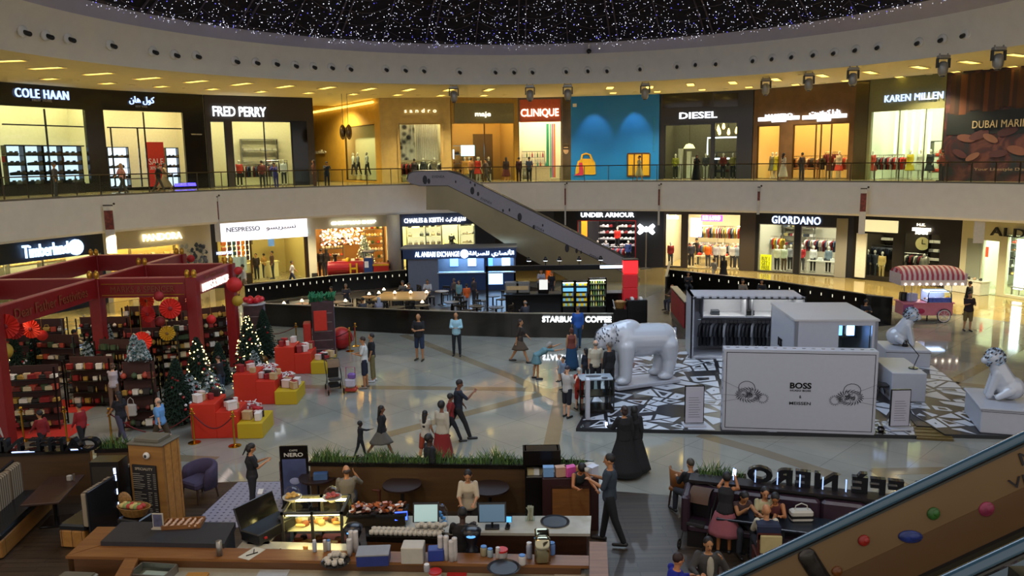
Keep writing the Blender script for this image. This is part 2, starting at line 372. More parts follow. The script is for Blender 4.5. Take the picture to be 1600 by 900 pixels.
for x,y in[(35,49),(71,55),(106,60),(172,70),(238,80),(272,85),(306,87),(367,95),(399,97),(430,99),(460,102),(489,104),(517,105),(546,107),(602,108),(632,109),(661,110),(717,112),(773,112),(802,112),(831,112),(884,111),(918,110),(948,110),(1000,107),(1058,103),(1087,100),(1119,99),(1177,94),(1207,91),(1238,88),(1272,85),(1304,82),(1338,77),(1373,73),(1436,66),(1473,61),(1508,54)]:
 d=ray(x,y);best=None
 for i in range(len(UPA)-1):
  a,c=V(UPA[i]).xy,V(UPA[i+1]).xy;k0,k1=V(KNA[i]).xy,V(KNA[i+1]).xy
  a,c=(a+k0)/2,(c+k1)/2
  den=d.x*(c.y-a.y)-d.y*(c.x-a.x)
  if abs(den)<1e-9:continue
  t=(a.x*(c.y-a.y)-a.y*(c.x-a.x))/den;q=EYE+d*t
  u=(q.xy-a).dot(c-a)/(c-a).length_squared
  if 0<=u<=1 and t>20:best=(q,math.atan2(-(c-a).y,(c-a).x))
 if not best:continue
 q,a=best
 if sp0 is None:
  sp0=thing('eyeball_spotlight','black eyeball spotlight in a round white collar on the upper band','spotlight',q,-a,'eyeball spotlights along the upper band')
  T=Matrix.Rotation(R_(90),4,'X')
  B().lathe([(.17,-.1),(.23,.02),(.23,.05),(.17,.1)],n=14,T=T).out('collar',GWHITE,sp0,True)
  B().cap((0,-.05,-.02),(.04,-.26,-.1),.09,.1,10).out('lamp_head',M('black_metal',hx('141414'),.4),sp0,True)
 else:dup(sp0,q,-a)
for pts,nm in(([(385,57),(400,59),(414,61),(429,61),(443,64)],'bright rim lamp in the cluster on the left of the dome edge'),([(937,76),(950,76),(963,75),(976,75),(989,74),(1001,72)],'bright rim lamp in the cluster above the blue hoarding')):
 for x,y in pts:
  p=atY(x,y,48.2 if x>700 else 46.5) if x>700 else atY(x,y,45.2)
  t=thing('rim_lamp',nm,'spotlight',p,0,'lamp cluster '+('above the blue hoarding' if x>700 else 'on the left of the dome edge'))
  B().cyl(0,0,0,.28,.13,10).out('housing',GWHITE,t);B().ell((0,0,-.01),(.11,.11,.05),10,6).out('lens',ME('ffffff',14),t)
t=thing('rim_camera','small dark camera on a bracket on the dome edge','camera',atY(920,78,48));B().cyl(0,0,0,.3,.06).out('bracket',GWHITE,t);B().ell((0,-.05,-.08),.15).out('lens_dome',M('black_metal'),t,True)
mh=None
for x,y in[(709,150),(828,148),(887,149),(1008,146),(1197,134),(1264,130),(1333,124),(1474,110),(1560,102)]:
 Y=48 if 700<x<1100 else 46 if x<1210 else 43.5 if x<1300 else 41 if x<1400 else 36.5 if x<1500 else 34
 p=atY(x,y-14 if x>1400 else y-10,Y);p.z=SZ-.03
 if mh is None:
  mh=thing('moving_head_light','silver moving-head stage light clamped under the soffit','stage light',p,0,'moving-head stage lights under the soffit')
  sv=M('silver_paint',hx('9a9488'),.4,metal=.4)
  B().cb((0,0,-.12),(.5,.3,.14),bev=.03).bx(-.2,-.16,-.03,.03,-.06,.03).bx(.16,.2,-.03,.03,-.06,.03).out('base',sv,mh)
  B().bx(-.29,-.23,-.08,.08,-.6,-.18).bx(.23,.29,-.08,.08,-.6,-.18).bx(-.29,.29,-.08,.08,-.22,-.18).out('yoke',M('dark_metal',hx('35332f'),.4),mh)
  hd_=B().lathe([(.1,.2),(.2,.12),(.22,-.05),(.2,-.3),(.13,-.42)],(0,0,-.52),12).out('head',sv,mh,True)
  B().cyl(0,0,-.99,-.92,.1).out('lens',M('black_metal'),hd_)
 dup_needed=mh.location!=p
 if dup_needed:dup(mh,p,0)
 # ------------------------------------------------------------ people
SK={'pale':'c99a7c','tan':'a9764f','brown':'6f4630','dark':'3a241a','shop':'d8d2c8'}
POSES=dict(stand=dict(aL=(4,8,12,5),aR=(-2,8,10,5),lL=(2,3),lR=(-3,2)),wide=dict(aL=(10,12,35,40),aR=(12,12,40,45),lL=(4,3),lR=(-4,3),spread=5),clasp=dict(aL=(18,10,75,50),aR=(18,10,75,50),lL=(2,3),lR=(-3,2),head=(15,0),spread=3),walk=dict(aL=(24,8,22,5),aR=(-22,8,15,3),lL=(-18,14),lR=(26,6),lean=4),walk2=dict(aL=(-22,8,15,5),aR=(26,8,35,8),lL=(27,8),lR=(-20,16),lean=4),stroll=dict(aL=(10,8,20,5),aR=(-8,8,12,3),lL=(-9,8),lR=(13,6),lean=2),phone=dict(aL=(8,8,25,5),aR=(45,8,80,25),lL=(-3,3),lR=(5,6),head=(18,0)),photo=dict(aL=(62,12,62,25),aR=(66,12,66,25),lL=(-2,3),lR=(6,8),head=(8,0)),hold=dict(aL=(25,8,85,22),aR=(25,8,85,22),lL=(2,3),lR=(-4,3),head=(14,0)),chin=dict(aL=(40,5,125,30),aR=(8,8,30,5),lL=(-14,10),lR=(18,6),lean=3),bend=dict(aL=(75,6,10,0),aR=(60,6,14,0),lL=(-4,3),lR=(6,8),lean=62,head=(-25,0)),push=dict(aL=(45,8,30,5),aR=(45,8,30,5),lL=(-12,8),lR=(16,6),lean=10),point=dict(aL=(5,8,12,5),aR=(82,6,12,0),lL=(-12,10),lR=(18,6),lean=4),reach=dict(aL=(70,6,25,5),aR=(50,6,40,5),lL=(-3,3),lR=(5,6),lean=8,head=(10,0)),crouch=dict(aL=(40,8,60,20),aR=(45,8,60,20),lL=(105,125),lR=(95,120),lean=28,head=(10,0)),sit=dict(aL=(30,8,65,25),aR=(32,8,70,25),lL=(84,84),lR=(86,92),lean=6,head=(10,0),spread=6),sitback=dict(aL=(15,10,45,15),aR=(15,10,45,15),lL=(82,80),lR=(84,74),lean=-12,spread=8),sitlean=dict(aL=(55,10,50,20),aR=(60,12,70,30),lL=(86,88),lR=(84,84),lean=24,head=(20,0),spread=6),sitchin=dict(aL=(30,30,130,0),aR=(20,10,60,25),lL=(84,84),lR=(86,76),lean=-2,head=(8,10),spread=10),lead=dict(aL=(6,28,8,0),aR=(-10,8,12,3),lL=(-20,12),lR=(24,6),lean=4),led=dict(aL=(0,8,8,0),aR=(85,50,5,0),lL=(-12,10),lR=(15,6),lean=3),lookout=dict(aL=(50,8,60,10),aR=(45,8,60,10),lL=(0,3),lR=(-6,3),lean=14,head=(15,0)))
def person(label,loc,rz,h=1.72,pose='stand',fem=False,skin='tan',hair=('1b1512','short'),top=('2a3040',.35),bot=('23262e','trousers',1),shoe='1c1a19',vs=.016,seat=None,name='person',cat='person',group=None,face=None,fat=1.,**over):
 P=dict(POSES[pose]);P.update(over);k=h/1.75;b=B();J={}
 if isinstance(rz,(int,float)):rz=R_(rz)
 child=h<1.3;hd=(1.22 if child else 1.0)
 lean=R_(P.get('lean',0));sw=(.145 if fem else .168)*k;hw=.092*k;sp=R_(P.get('spread',1.5))
 def legs(s,q):
  a,kn=R_(q[0]),R_(q[1]);hip=V((s*hw,0,0));sd=s*math.sin(sp)
  th=V((sd,math.sin(a),-math.cos(a))).normalized();sh=V((sd*.4,math.sin(a-kn),-math.cos(a-kn))).normalized()
  knee=hip+th*.43*k;ank=knee+sh*.42*k;fa=0 if seat is None and abs(q[0])<60 else 0
  toe=ank+V((s*.02*k,.17*k,-.055*k));return hip,knee,ank,toe
 L={s:legs(s,P['lL'] if s<0 else P['lR']) for s in(-1,1)}
 low=min(L[s][2].z for s in(-1,1))-.085*k
 pz=-low if seat is None else seat+.10*k
 up=V((0,math.sin(lean),math.cos(lean)));fw=V((0,math.cos(lean),-math.sin(lean)));X=V((1,0,0));pel=V((0,0,pz))
 tw=R_(P.get('turn',0));Xt=X*math.cos(tw)+fw*math.sin(tw);Ft=fw*math.cos(tw)-X*math.sin(tw)
 def U(x,y,z,w=1):return pel+(Xt if w else X)*x*k+(Ft if w else fw)*y*k+up*z*k
 for s in(-1,1):
  hip,kn,an,to=[pel+q for q in L[s]];J[s]=dict(hip=hip,knee=kn,ank=an,toe=to)
  a=P['aL'] if s<0 else P['aR'];f,ab,el,iw=[R_(q) for q in a]
  S0=pel+Xt*s*sw+up*.475*k
  base=lean*.35
  d=V((s*math.sin(ab),math.sin(f+base)*math.cos(ab),-math.cos(f+base)*math.cos(ab)))
  e=V((-s*math.sin(iw)*math.sin(max(el,.3)),math.sin(f+el+base),-math.cos(f+el+base))).normalized()
  d=Matrix.Rotation(tw,3,'Z')@d;e=Matrix.Rotation(tw,3,'Z')@e
  E0=S0+d*.275*k;W0=E0+e*.25*k;J[s].update(sho=S0,elb=E0,wri=W0,hand=W0+e*.09*k,fdir=e)
 n=10
 def torso(bb,g=0,z0=-.06,z1=.5,lo=1):
  pr=[(-.09,.12,.09),(-.03,.165,.115),(.06,.155,.105),(.17,.13,.095),(.28,.155,.11),(.38,.175,.115),(.45,.16,.09),(.495,.095,.068),(.53,.055,.05)]
  if fem:pr=[(-.09,.12,.09),(-.03,.168,.12),(.06,.15,.105),(.17,.118,.085),(.28,.14,.105),(.36,.15,.13),(.45,.14,.085),(.495,.085,.065),(.53,.048,.046)]
  rs=[[U(math.cos(6.28318*i/12)*(wx*fat+g),math.sin(6.28318*i/12)*(wy*fat+g)+.01,z) for i in range(12)] for z,wx,wy in pr if z0<=z<=z1];bb.rings(rs)
 torso(b)
 lr=1.0 if not fem else .95
 for s in(-1,1):
  j=J[s];b.cap(j['hip']+V((0,0,-.02*k)),j['knee'],.088*k*lr*fat,.055*k*lr,n).cap(j['knee'],j['ank'],.055*k*lr,.038*k,n)
  m_=j['knee'].lerp(j['ank'],.3);b.cap(m_+V((0,-.012*k,0)),m_.lerp(j['ank'],.3),.054*k,.042*k,n)
  b.cap(j['ank']+V((0,-.03*k,-.05*k)),j['toe'],.036*k,.026*k,n)
  b.cap(j['sho'],j['elb'],.049*k*lr*(fat*.5+.5),.038*k,n).cap(j['elb'],j['wri'],.039*k,.026*k,n)
  e=j['fdir'];sd=V((s*.3,.0,1)).cross(e);sd=sd.normalized() if sd.length>.1 else X;nr=e.cross(sd)
  w0=j['wri'];b.cap(w0,w0+e*.07*k,.026*k,.03*k,8,flat=.6,up=nr)
  if vs<.02:
   for q,(o_,l_) in enumerate(((-.03,.062),(-.01,.074),(.01,.07),(.03,.054))):
    p0=w0+e*.085*k+sd*o_*k;p1=p0+(e*.8+nr*.25*s)*l_*.55*k+sd*o_*.25*k;p2=p1+(e*.6+nr*.6*s)*l_*.5*k;b.cap(p0,p1,.0095*k,.009*k,6).cap(p1,p2,.009*k,.0078*k,6)
   p0=w0+e*.03*k-sd*.026*k;p1=p0+(e*.55-sd*.8)*.045*k;b.cap(p0,p1,.012*k,.01*k,6).cap(p1,p1+(e*.9-sd*.2)*.03*k,.01*k,.008*k,6)
 hp,hy=P.get('head',(0,0));hp=R_(hp)+lean*.9;hy=R_(hy)+tw
 nk=U(0,.0,.5);hup=V((0,math.sin(hp*.75),math.cos(hp*.75)));hc=nk+(up*.05+hup*.115)*k*(1 if not child else 1.1)
 b.cap(nk-up*.02*k,hc,.052*k*(.88 if fem else 1),.05*k,n)
 HM=Matrix.Translation(hc)@Matrix.Rotation(hy,4,'Z')@Matrix.Rotation(-hp,4,'X')@Matrix.Scale(k*hd,4)
 b.ell((0,0,.02),(.075,.095,.105),14,10,T=HM).ell((0,.025,-.045),(.056,.066,.062),12,8,T=HM).cap(HM@V((0,.09,.012)),HM@V((0,.112,-.018)),.012*k,.016*k,6)
 for s in(-1,1):b.ell((s*.077,-.005,0),(.012,.02,.032),8,6,T=HM)
 me=voxel(b,vs);sm=M('skin_'+skin,hx(SK.get(skin,skin)),.55,noise=.05,nscale=20);me.materials.append(sm)
 t=thing(name,label,cat,loc,rz,group)
 if P.get('tilt'):t.rotation_euler[0]=R_(P['tilt'])
 link('body',me,t);fc=vs<=.014 if face is None else face
 if fc:
  e_=B();
  for s in(-1,1):e_.ell((s*.03,.088,.022),(.013,.008,.008),8,5,T=HM)
  e_.out('eyes',M('eye_dark',hx('1b120e'),.3),t);B().ell((0,.088,-.05),(.024,.008,.007),8,5,T=HM).out('mouth',M('lip',hx('7a3a34'),.5),t)
 hc_,hs=hair
 if hs!='none':
  hb=B();hm=M('hair_'+hc_,hx(hc_),.6,noise=.15,nscale=30)
  if hs in('short','long','bun','tail','curly','bob'):
   g=.012 if hs=='curly' else 0
   hb.ell((0,-.018,.042),(.083+g,.097+g,.096+g),14,9,T=HM)
   if hs!='short' and hs!='curly':hb.ell((0,-.045,-.01),(.083,.07,.1),12,8,T=HM)
  if hs=='long':hb.cap(HM@V((0,-.075,-.02)),nk-up*.20*k-Ft*.10*k,.078*k,.055*k,10,flat=.55)
  if hs=='bob':hb.cap(HM@V((0,-.06,0)),HM@V((0,-.06,-.12)),.085*k,.07*k,10,flat=.7)
  if hs=='bun':hb.ell((0,-.11,.06),.042,10,7,T=HM)
  if hs=='tail':hb.cap(HM@V((0,-.11,.05)),HM@V((0,-.14,-.18)),.03*k,.014*k,8)
  if hs=='balding':hb.ell((0,-.035,.0),(.082,.078,.06),12,8,T=HM)
  if hs=='cap':hb.ell((0,-.008,.05),(.085,.104,.085),14,9,T=HM).ell((0,.11,.045),(.06,.06,.012),10,6,T=HM)
  if hs=='scarf':hb.ell((0,-.02,.015),(.094,.108,.125),14,10,T=HM).cap(HM@V((0,-.03,-.06)),nk-up*.06*k,.085*k,.12*k,12)
  hb.out('hair' if hs not in('cap','scarf') else('cap' if hs=='cap' else 'headscarf'),hm,t,True)
 if top:
  tb=B();torso(tb,.022 if not P.get('coat') else .034,-.1,.5)
  sl=top[1]
  for s in(-1,1):
   j=J[s];g=.011*k if not P.get('coat') else .02*k
   if sl>0:
    a_,b_=j['sho'],j['elb'];f1=min(1,sl*2);tb.cap(a_,a_.lerp(b_,f1),.049*k*lr*(fat*.5+.5)+g,.042*k+g*1.1,10)
    if sl>.5:f2=(sl-.5)*2;tb.cap(b_,b_.lerp(j['wri'],f2*.95),.04*k+g,lerp(.04,.027,f2)*k+g*.8,10)
  mt=voxel(tb,max(vs,.014));mt.materials.append(M('cloth_'+top[0],hx(top[0]),.85,noise=.08,nscale=6,bump=.15));link(P.get('topname','shirt'),mt,t)
 if bot:
  kind,ln=bot[1],bot[2];bb=B();cm=M('cloth_'+bot[0],hx(bot[0]),.85,noise=.08,nscale=6,bump=.15)
  if kind in('trousers','shorts'):
   torso(bb,.010,-.1,.07)
   for s in(-1,1):
    j=J[s];g=.013*k;wide=.012*k if kind=='shorts' else 0
    f1=min(1,ln*2);bb.cap(j['hip'],j['hip'].lerp(j['knee'],f1),.093*k*fat+g*.6,lerp(.088,.057,f1)*k+g+wide,10)
    if ln>.5:f2=(ln-.5)*2;bb.cap(j['knee'],j['knee'].lerp(j['ank'],f2*.97),.058*k+g,lerp(.056,.042,f2)*k+g,10)
   mt=voxel(bb,max(vs,.014));mt.materials.append(cm);link(kind,mt,t)
  else:
   z1={'skirt':.10,'dress':.2,'abaya':.44}[kind];rs=[]
   kn=[J[s]['knee'] for s in(-1,1)];an=[J[s]['ank'] for s in(-1,1)]
   steps=9;flare=P.get('flare',1)
   for i in range(steps+1):
    f=i/steps
    if f<.28:
     q=f/.28;c=U(0,.01,lerp(z1,-.05,q));wx,wy=lerp(.135 if kind!='abaya' else .17,.185,q)*k,lerp(.1,.135,q)*k
    else:
     q=(f-.28)/.72;dep=ln*q*2
     pts=[J[s]['hip'].lerp(J[s]['knee'],min(1,dep)) if dep<=1 else J[s]['knee'].lerp(J[s]['ank'],dep-1) for s in(-1,1)]
     c=(pts[0]+pts[1])/2;wx=max(.19*k,abs(pts[0].x-pts[1].x)/2+.1*k)+.09*k*q*flare;wy=abs(pts[0].y-pts[1].y)/2+.11*k+.07*k*q*flare
    nn=20;rs.append([V((c.x+math.cos(6.28318*u/nn)*wx*(1+.05*q*math.cos(u*2.51)),c.y+math.sin(6.28318*u/nn)*wy*(1+.05*q*math.sin(u*3.7)),c.z)) for u in range(nn)])
   bb.rings(rs);bb.out('skirt' if kind=='skirt' else 'robe' if kind=='abaya' else 'dress',cm,t,True)
 if shoe:
  for s in(-1,1):
   j=J[s];a_=j['ank']+V((0,-.04*k,-.045*k));B().cap(a_,j['toe']+V((0,.01*k,.0)),.043*k,.034*k,8).out('shoe',M('leather_'+shoe,hx(shoe),.5),t,True)
 t['_j']=0;del t['_j']
 Mw=Matrix.Translation(V(loc))@Matrix.Rotation(rz,4,'Z')
 J['mw']=Mw;J['head']=HM;J['root']=t;J['k']=k;J['pel']=pel;J['U']=U
 return J
def hand(J,s):return J['mw']@J[s]['hand']
def phone_at(J,s,label,lit=True):
 p=hand(J,s);t=thing('smartphone',label,'phone',p+V((0,0,.03)),J['root'].rotation_euler[2])
 B().cb((0,0,0),(.075,.012,.15),rx=R_(-25),bev=.004).out('case',M('black_plastic',hx('111214'),.3),t)
 if lit:B().cb((0,-.008,0),(.066,.003,.135),rx=R_(-25)).out('screen',ME('bcd0ff',2.2),t)
 return t
def bag_at(p,label,col,sz=(.3,.14,.26),rz=0,cat='bag',name='handbag'):
 t=thing(name,label,cat,p,rz);B().cb((0,0,sz[2]/2),sz,bev=.03).out('bag_body',MC(col,.55),t)
 B().tube([(-sz[0]*.3,0,sz[2]*.95),(-sz[0]*.25,0,sz[2]*1.35),(0,0,sz[2]*1.55),(sz[0]*.25,0,sz[2]*1.35),(sz[0]*.3,0,sz[2]*.95)],.012,6).out('handle',MC(col,.55),t);return t
 # ------------------------------------------------------------ shopfronts
BLK=M('black_gloss_panel',hx('14110f'),.18,noise=.1,nscale=1);DKB=M('dark_brown_panel',hx('211a15'),.4,noise=.1)
BEIGE=M('beige_stone',hx('b39a5c'),.55,noise=.08,nscale=3,bump=.05);CREAM=M('cream_plaster',hx('cfc7a6'),.7,noise=.04)
STEEL=M('brushed_steel',hx('8d8a84'),.35,metal=.8,noise=.1,nscale=20);CHROME=M('chrome',hx('b9b9b9'),.15,metal=1)
class Shop:
 def __init__(s,name,label,a,b,z0,H,wall,ops=(),depth=5,inner=None,floor=None,glow=('fff0c4',3),glass=True,mull=None,cat='shopfront',gz=.95):
  a,b=V(a),V(b);a.z=b.z=z0;t=(b-a);s.W=t.length;t.normalize();n=V((-t.y,t.x,0))
  s.mw=Matrix(((t.x,n.x,0,a.x),(t.y,n.y,0,a.y),(0,0,1,z0),(0,0,0,1)));s.imw=s.mw.inverted();s.n=n;s.a=a;s.H=H;s.rz=math.atan2(t.y,t.x)
  s.t=thing(name,label,cat,mw=s.mw);t_=s.t
  s.ops=[(min(max(s.uv(o[0],o[3])[0],.03),s.W-.1),max(0,s.uv((o[0]+o[2])/2,o[3])[1]),min(s.W-.03,s.uv(o[2],o[1])[0]),min(H-.1,s.uv((o[0]+o[2])/2,o[1])[1])) for o in ops]
  us=sorted({0,s.W,*[o[0] for o in s.ops],*[o[2] for o in s.ops]});vs=sorted({0,H,*[o[1] for o in s.ops],*[o[3] for o in s.ops]});fb=B()
  for i in range(len(us)-1):
   run=None
   for j in range(len(vs)-1):
    cx,cz=(us[i]+us[i+1])/2,(vs[j]+vs[j+1])/2
    solid=not any(o[0]<cx<o[2] and o[1]<cz<o[3] for o in s.ops)
    if solid:run=(run[0],vs[j+1]) if run else(vs[j],vs[j+1])
    if(not solid or j==len(vs)-2) and run:fb.bx(us[i],us[i+1],0,.22,run[0],run[1]);run=None
  fb.out('facade',wall,t_)
  if ops:
   im=inner or CREAM;fl=floor or M('shop_floor',hx('8c7c5c'),.25,noise=.1)
   B().bx(0,s.W,depth,depth+.1,0,H).bx(-.05,.02,.22,depth,0,H).bx(s.W-.02,s.W+.05,.22,depth,0,H).out('inner_wall',im,t_)
   B().bx(0,s.W,.22,depth,H-.12,H).out('inner_ceiling',M('shop_ceiling',hx('c9c2aa'),.8,noise=.03),t_)
   B().bx(0,s.W,.0,depth,.0,.02).out('shop_floor',fl,t_)
   lb=B();nl=max(2,int(s.W/2.2))
   for i in range(nl):
    for j in range(2):cx=s.W*(i+.5)/nl;lb.bx(cx-.55,cx+.55,.35+j*depth*.45,.35+min(.3,depth*.2)+j*depth*.45,H-.16,H-.125)
   lb.out('light_panel',ME(glow[0],glow[1]*18),t_)
   if mull is not None:
    mb=B()
    for o in s.ops:mb.bx(o[0],o[0]+.06,.04,.14,o[1],o[3]).bx(o[2]-.06,o[2],.04,.14,o[1],o[3]).bx(o[0],o[2],.04,.14,o[3]-.06,o[3]).bx(o[0],o[2],.04,.14,o[1],o[1]+.06)
    fr=mb.out('window_frame',mull,t_)
   if glass:
    for o in s.ops:B().bx(o[0],o[2],.08,.095,o[1],o[3]).out('glass_pane',GLASS,fr if mull is not None else t_)
 def uv(s,px,py,off=0):
  d=ray(px,py);o=s.a-s.n*off;t=(o-EYE).dot(s.n)/d.dot(s.n);q=s.imw@(EYE+d*t);return q.x,q.z
 def panel(s,name,px,mat,y0=-.06,y1=0,parent=True):
  (u0,v1),(u1,v0)=s.uv(px[0],px[1]),s.uv(px[2],px[3]);v1=min(v1,s.H)
  return B().bx(u0,u1,y0,y1,v0,v1).out(name,mat,s.t if parent else None)
 def bars(s,name,mat,vl=(),hl=(),wd=.07):
  b=B()
  for x,y0,y1 in vl:
   u,v1=s.uv(x,y0);_,v0=s.uv(x,y1);b.bx(u-wd/2,u+wd/2,.03,.12,max(0,v0),v1)
  for y,x0,x1 in hl:
   u0,v=s.uv(x0,y);u1,v_=s.uv(x1,y);b.bx(u0,u1,.03,.12,v-wd/2,v+wd/2)
  return b.out(name,mat,s.t)
 def sign(s,body,px,mat,y=-.1,ext=.05,bold=.0,name='sign_lettering',space=1):
  (u0,v1),(u1,v0)=s.uv(px[0],(px[1]+px[3])/2),s.uv(px[2],(px[1]+px[3])/2)
  h=abs(s.uv((px[0]+px[2])/2,px[1])[1]-s.uv((px[0]+px[2])/2,px[3])[1])
  me=textmesh(body,mat,u1-u0,h,ext,bold,space);o=link(name,me,s.t,loc=((u0+u1)/2,y,s.uv((px[0]+px[2])/2,(px[1]+px[3])/2)[1]));return o
 def at(s,px,d,z=0,py=None):
  q=s.ray_at(px,d);return s.mw@V((q,d,z))
 def ray_at(s,px,d):
  r=ray(px,330);o=s.a+s.n*d;t=(o-EYE).dot(s.n)/r.dot(s.n);return(s.imw@(EYE+r*t)).x
 def u(s,px,d=0):return s.ray_at(px,d)
 def z(s,px,py,d):return s.uv(px,py,-d)[1]
PROTO={}
def garment_me():
 b=B();b.prism([(-.02,0),(-.2,-.06),(-.27,-.42),(-.21,-.44),(-.15,-.2),(-.17,-.75),(.17,-.75),(.15,-.2),(.21,-.44),(.27,-.42),(.2,-.06),(.02,0)],.07);b.tube([(0,0,0),(0,0,.06),(.03,0,.1),(0,0,.13)],.008,4);return b
def shoe_me():return B().cap((0,-.09,.04),(0,.1,.03),.05,.035,8).cyl(0,-.08,.04,.11,.04,8)
def handbag_me():return B().cb((0,0,.11),(.28,.12,.2),bev=.03).tube([(-.08,0,.2),(-.06,0,.3),(.06,0,.3),(.08,0,.2)],.012,5)
def fold_me():return B().cb((0,0,.03),(.3,.26,.05),bev=.02).cb((0,0,.085),(.29,.25,.05),bev=.02).cb((.005,0,.14),(.28,.26,.05),bev=.02)
def box_me():return B().cb((0,0,.09),(.2,.14,.18),bev=.01).cb((0,0,.185),(.21,.15,.02),bev=.005)
def bottle_me():return B().lathe([(.035,0),(.038,.02),(.038,.14),(.015,.19),(.014,.23),(.016,.235),(.016,.25)],n=8)
def ball_me():return B().ell((0,0,.1),.1,10,7).cyl(0,0,.19,.22,.02,6)
GM=dict(garment=garment_me,shoe=shoe_me,handbag=handbag_me,folded_clothes=fold_me,gift_box=box_me,bottle=bottle_me,bauble=ball_me)
def item(kind,loc,rz,col,label,cat,group,sc=1,name=None,rough=.6):
 m=MC(col,rough) if isinstance(col,str) else col;k=(kind,m.name)
 if k not in PROTO:PROTO[k]=GM[kind]().me(kind,m,kind not in('gift_box','folded_clothes'))
 o=link(name or kind,PROTO[k],None,loc,rz);
 if sc!=1:o.scale=(sc,sc,sc) if not isinstance(sc,tuple) else sc
 return tag(o,label,cat,group)
def rack(s,u,d,wd,cols,where,rz=0,n=None,h=1.45,what='clothes'):
 p=s.mw@V((u,d,.02));r=s.rz+rz;t=thing('clothes_rack','metal rail of hanging %s %s'%(what,where),'clothes rack',p,r)
 B().tube([(-wd/2,0,h),(wd/2,0,h)],.02,6).out('rail',CHROME,t)
 for q in(-1,1):B().tube([(q*wd/2,0,0),(q*wd/2,0,h)],.018,6).bx(q*wd/2-.02,q*wd/2+.02,-.25,.25,0,.03).out('upright',CHROME,t)
 n=n or int(wd/.13);Mz=Matrix.Translation(p)@Matrix.Rotation(r,4,'Z')
 for i in range(n):
  item('garment',Mz@V((-wd/2+wd*(i+.5)/n,0,h-.13)),r+R_(rnd.uniform(55,80)),cols[i%len(cols)],'garment hanging on the rail %s'%where,'garment','clothes on the rail %s'%where)
 return t
def shelves(s,u0,u1,d,z0,z1,rows,kind,n,cols,where,back=None,mat=None,catname='shelf unit',lit=None,dep=.35,sc=1,cat=None,frame=True):
 """a wall shelf unit and what stands on it"""
 mat=mat or STEEL;t=thing('shelf_unit','shelf unit of %ss %s'%(kind.replace('_',' '),where),catname,mw=s.mw@Matrix.Translation((u0,d,z0)))
 wd=u1-u0;hh=(z1-z0)/rows
 if back:B().bx(0,wd,0,.03,0,z1-z0).out('back_panel',back,t)
 if frame:B().bx(-.04,0,-dep,.03,0,z1-z0).bx(wd,wd+.04,-dep,.03,0,z1-z0).bx(-.04,wd+.04,-dep,.03,z1-z0,z1-z0+.05).out('frame',mat,t)
 for i in range(rows):
  sh_=B().bx(0,wd,-dep,0,hh*i,hh*i+.03).out('shelf',mat,t)
  if lit and i:B().bx(.02,wd-.02,-dep+.03,-dep+.06,hh*i-.025,hh*i-.005).out('shelf_light',ME(*lit),sh_)
  for j in range(n):
   if rnd.random()<.07:continue
   item(kind,s.mw@V((u0+wd*(j+.5)/n,d-dep/2,z0+hh*i+.031)),s.rz+rnd.uniform(-.3,.3)+(1.2 if kind=='shoe' else 0),cols[(i*3+j*2+i*j)%len(cols)],'%s on the shelf unit %s'%(kind.replace('_',' '),where),cat or kind.replace('_',' '),'%ss on the shelf unit %s'%(kind.replace('_',' '),where),sc)
 return t
def table(s,u,d,wd,dp,h,col,where,legs=True,name='display_table'):
 t=thing(name,where,'table',mw=s.mw@Matrix.Translation((u,d,.02)));m=MC(col,.4)
 B().cb((0,0,h-.03),(wd,dp,.06),bev=.01).out('table_top',m,t)
 if legs:
  for x in(-1,1):
   for y in(-1,1):B().bx(x*wd*.46-.03,x*wd*.46+.03,y*dp*.42-.03,y*dp*.42+.03,0,h-.06).out('leg',m,t)
 else:B().bx(-wd*.46,wd*.46,-dp*.44,dp*.44,0,h-.06).out('pedestal',m,t)
 return t
MN={}
def mannequin(s,px,d,top,bot,label,group=None,kind='m',z=.02,rz=180,sc=1):
 """clothed shop dummy"""
 key=kind
 if key not in MN:
  J=person('shop dummy',(0,0,-60),0,1.78,{'m':'stand','f':'stroll','d':'stand','s':'sit'}[kind],fem=kind in 'fd',skin='shop',hair=('000000','none'),top=('777777',.9),bot=('555555',{'m':'trousers','f':'trousers','d':'dress','s':'trousers'}[kind],{'d':.5}.get(kind,1)),shoe=None,vs=.022,face=False,name='mannequin',cat='mannequin',seat=.45 if kind=='s' else None)
  MN[key]=J['root'];
  if kind!='s':B().cyl(0,0,0,.015,.2,16).out('stand',STEEL,MN[key])
  MN[key]['used']=0
 bn={'m':'trousers','f':'trousers','d':'dress','s':'trousers'}[kind];p=s.at(px,d,z)
 mats={'shirt':MC(top,.8),bn:MC(bot,.8)};r=s.rz+R_(rz)
 return dup(MN[key],p,r,label,group,mats,sc=sc if sc!=1 else None)
def drop_protos():
 for r in MN.values():
  for c in list(r.children):bpy.data.objects.remove(c)
  bpy.data.objects.remove(r)
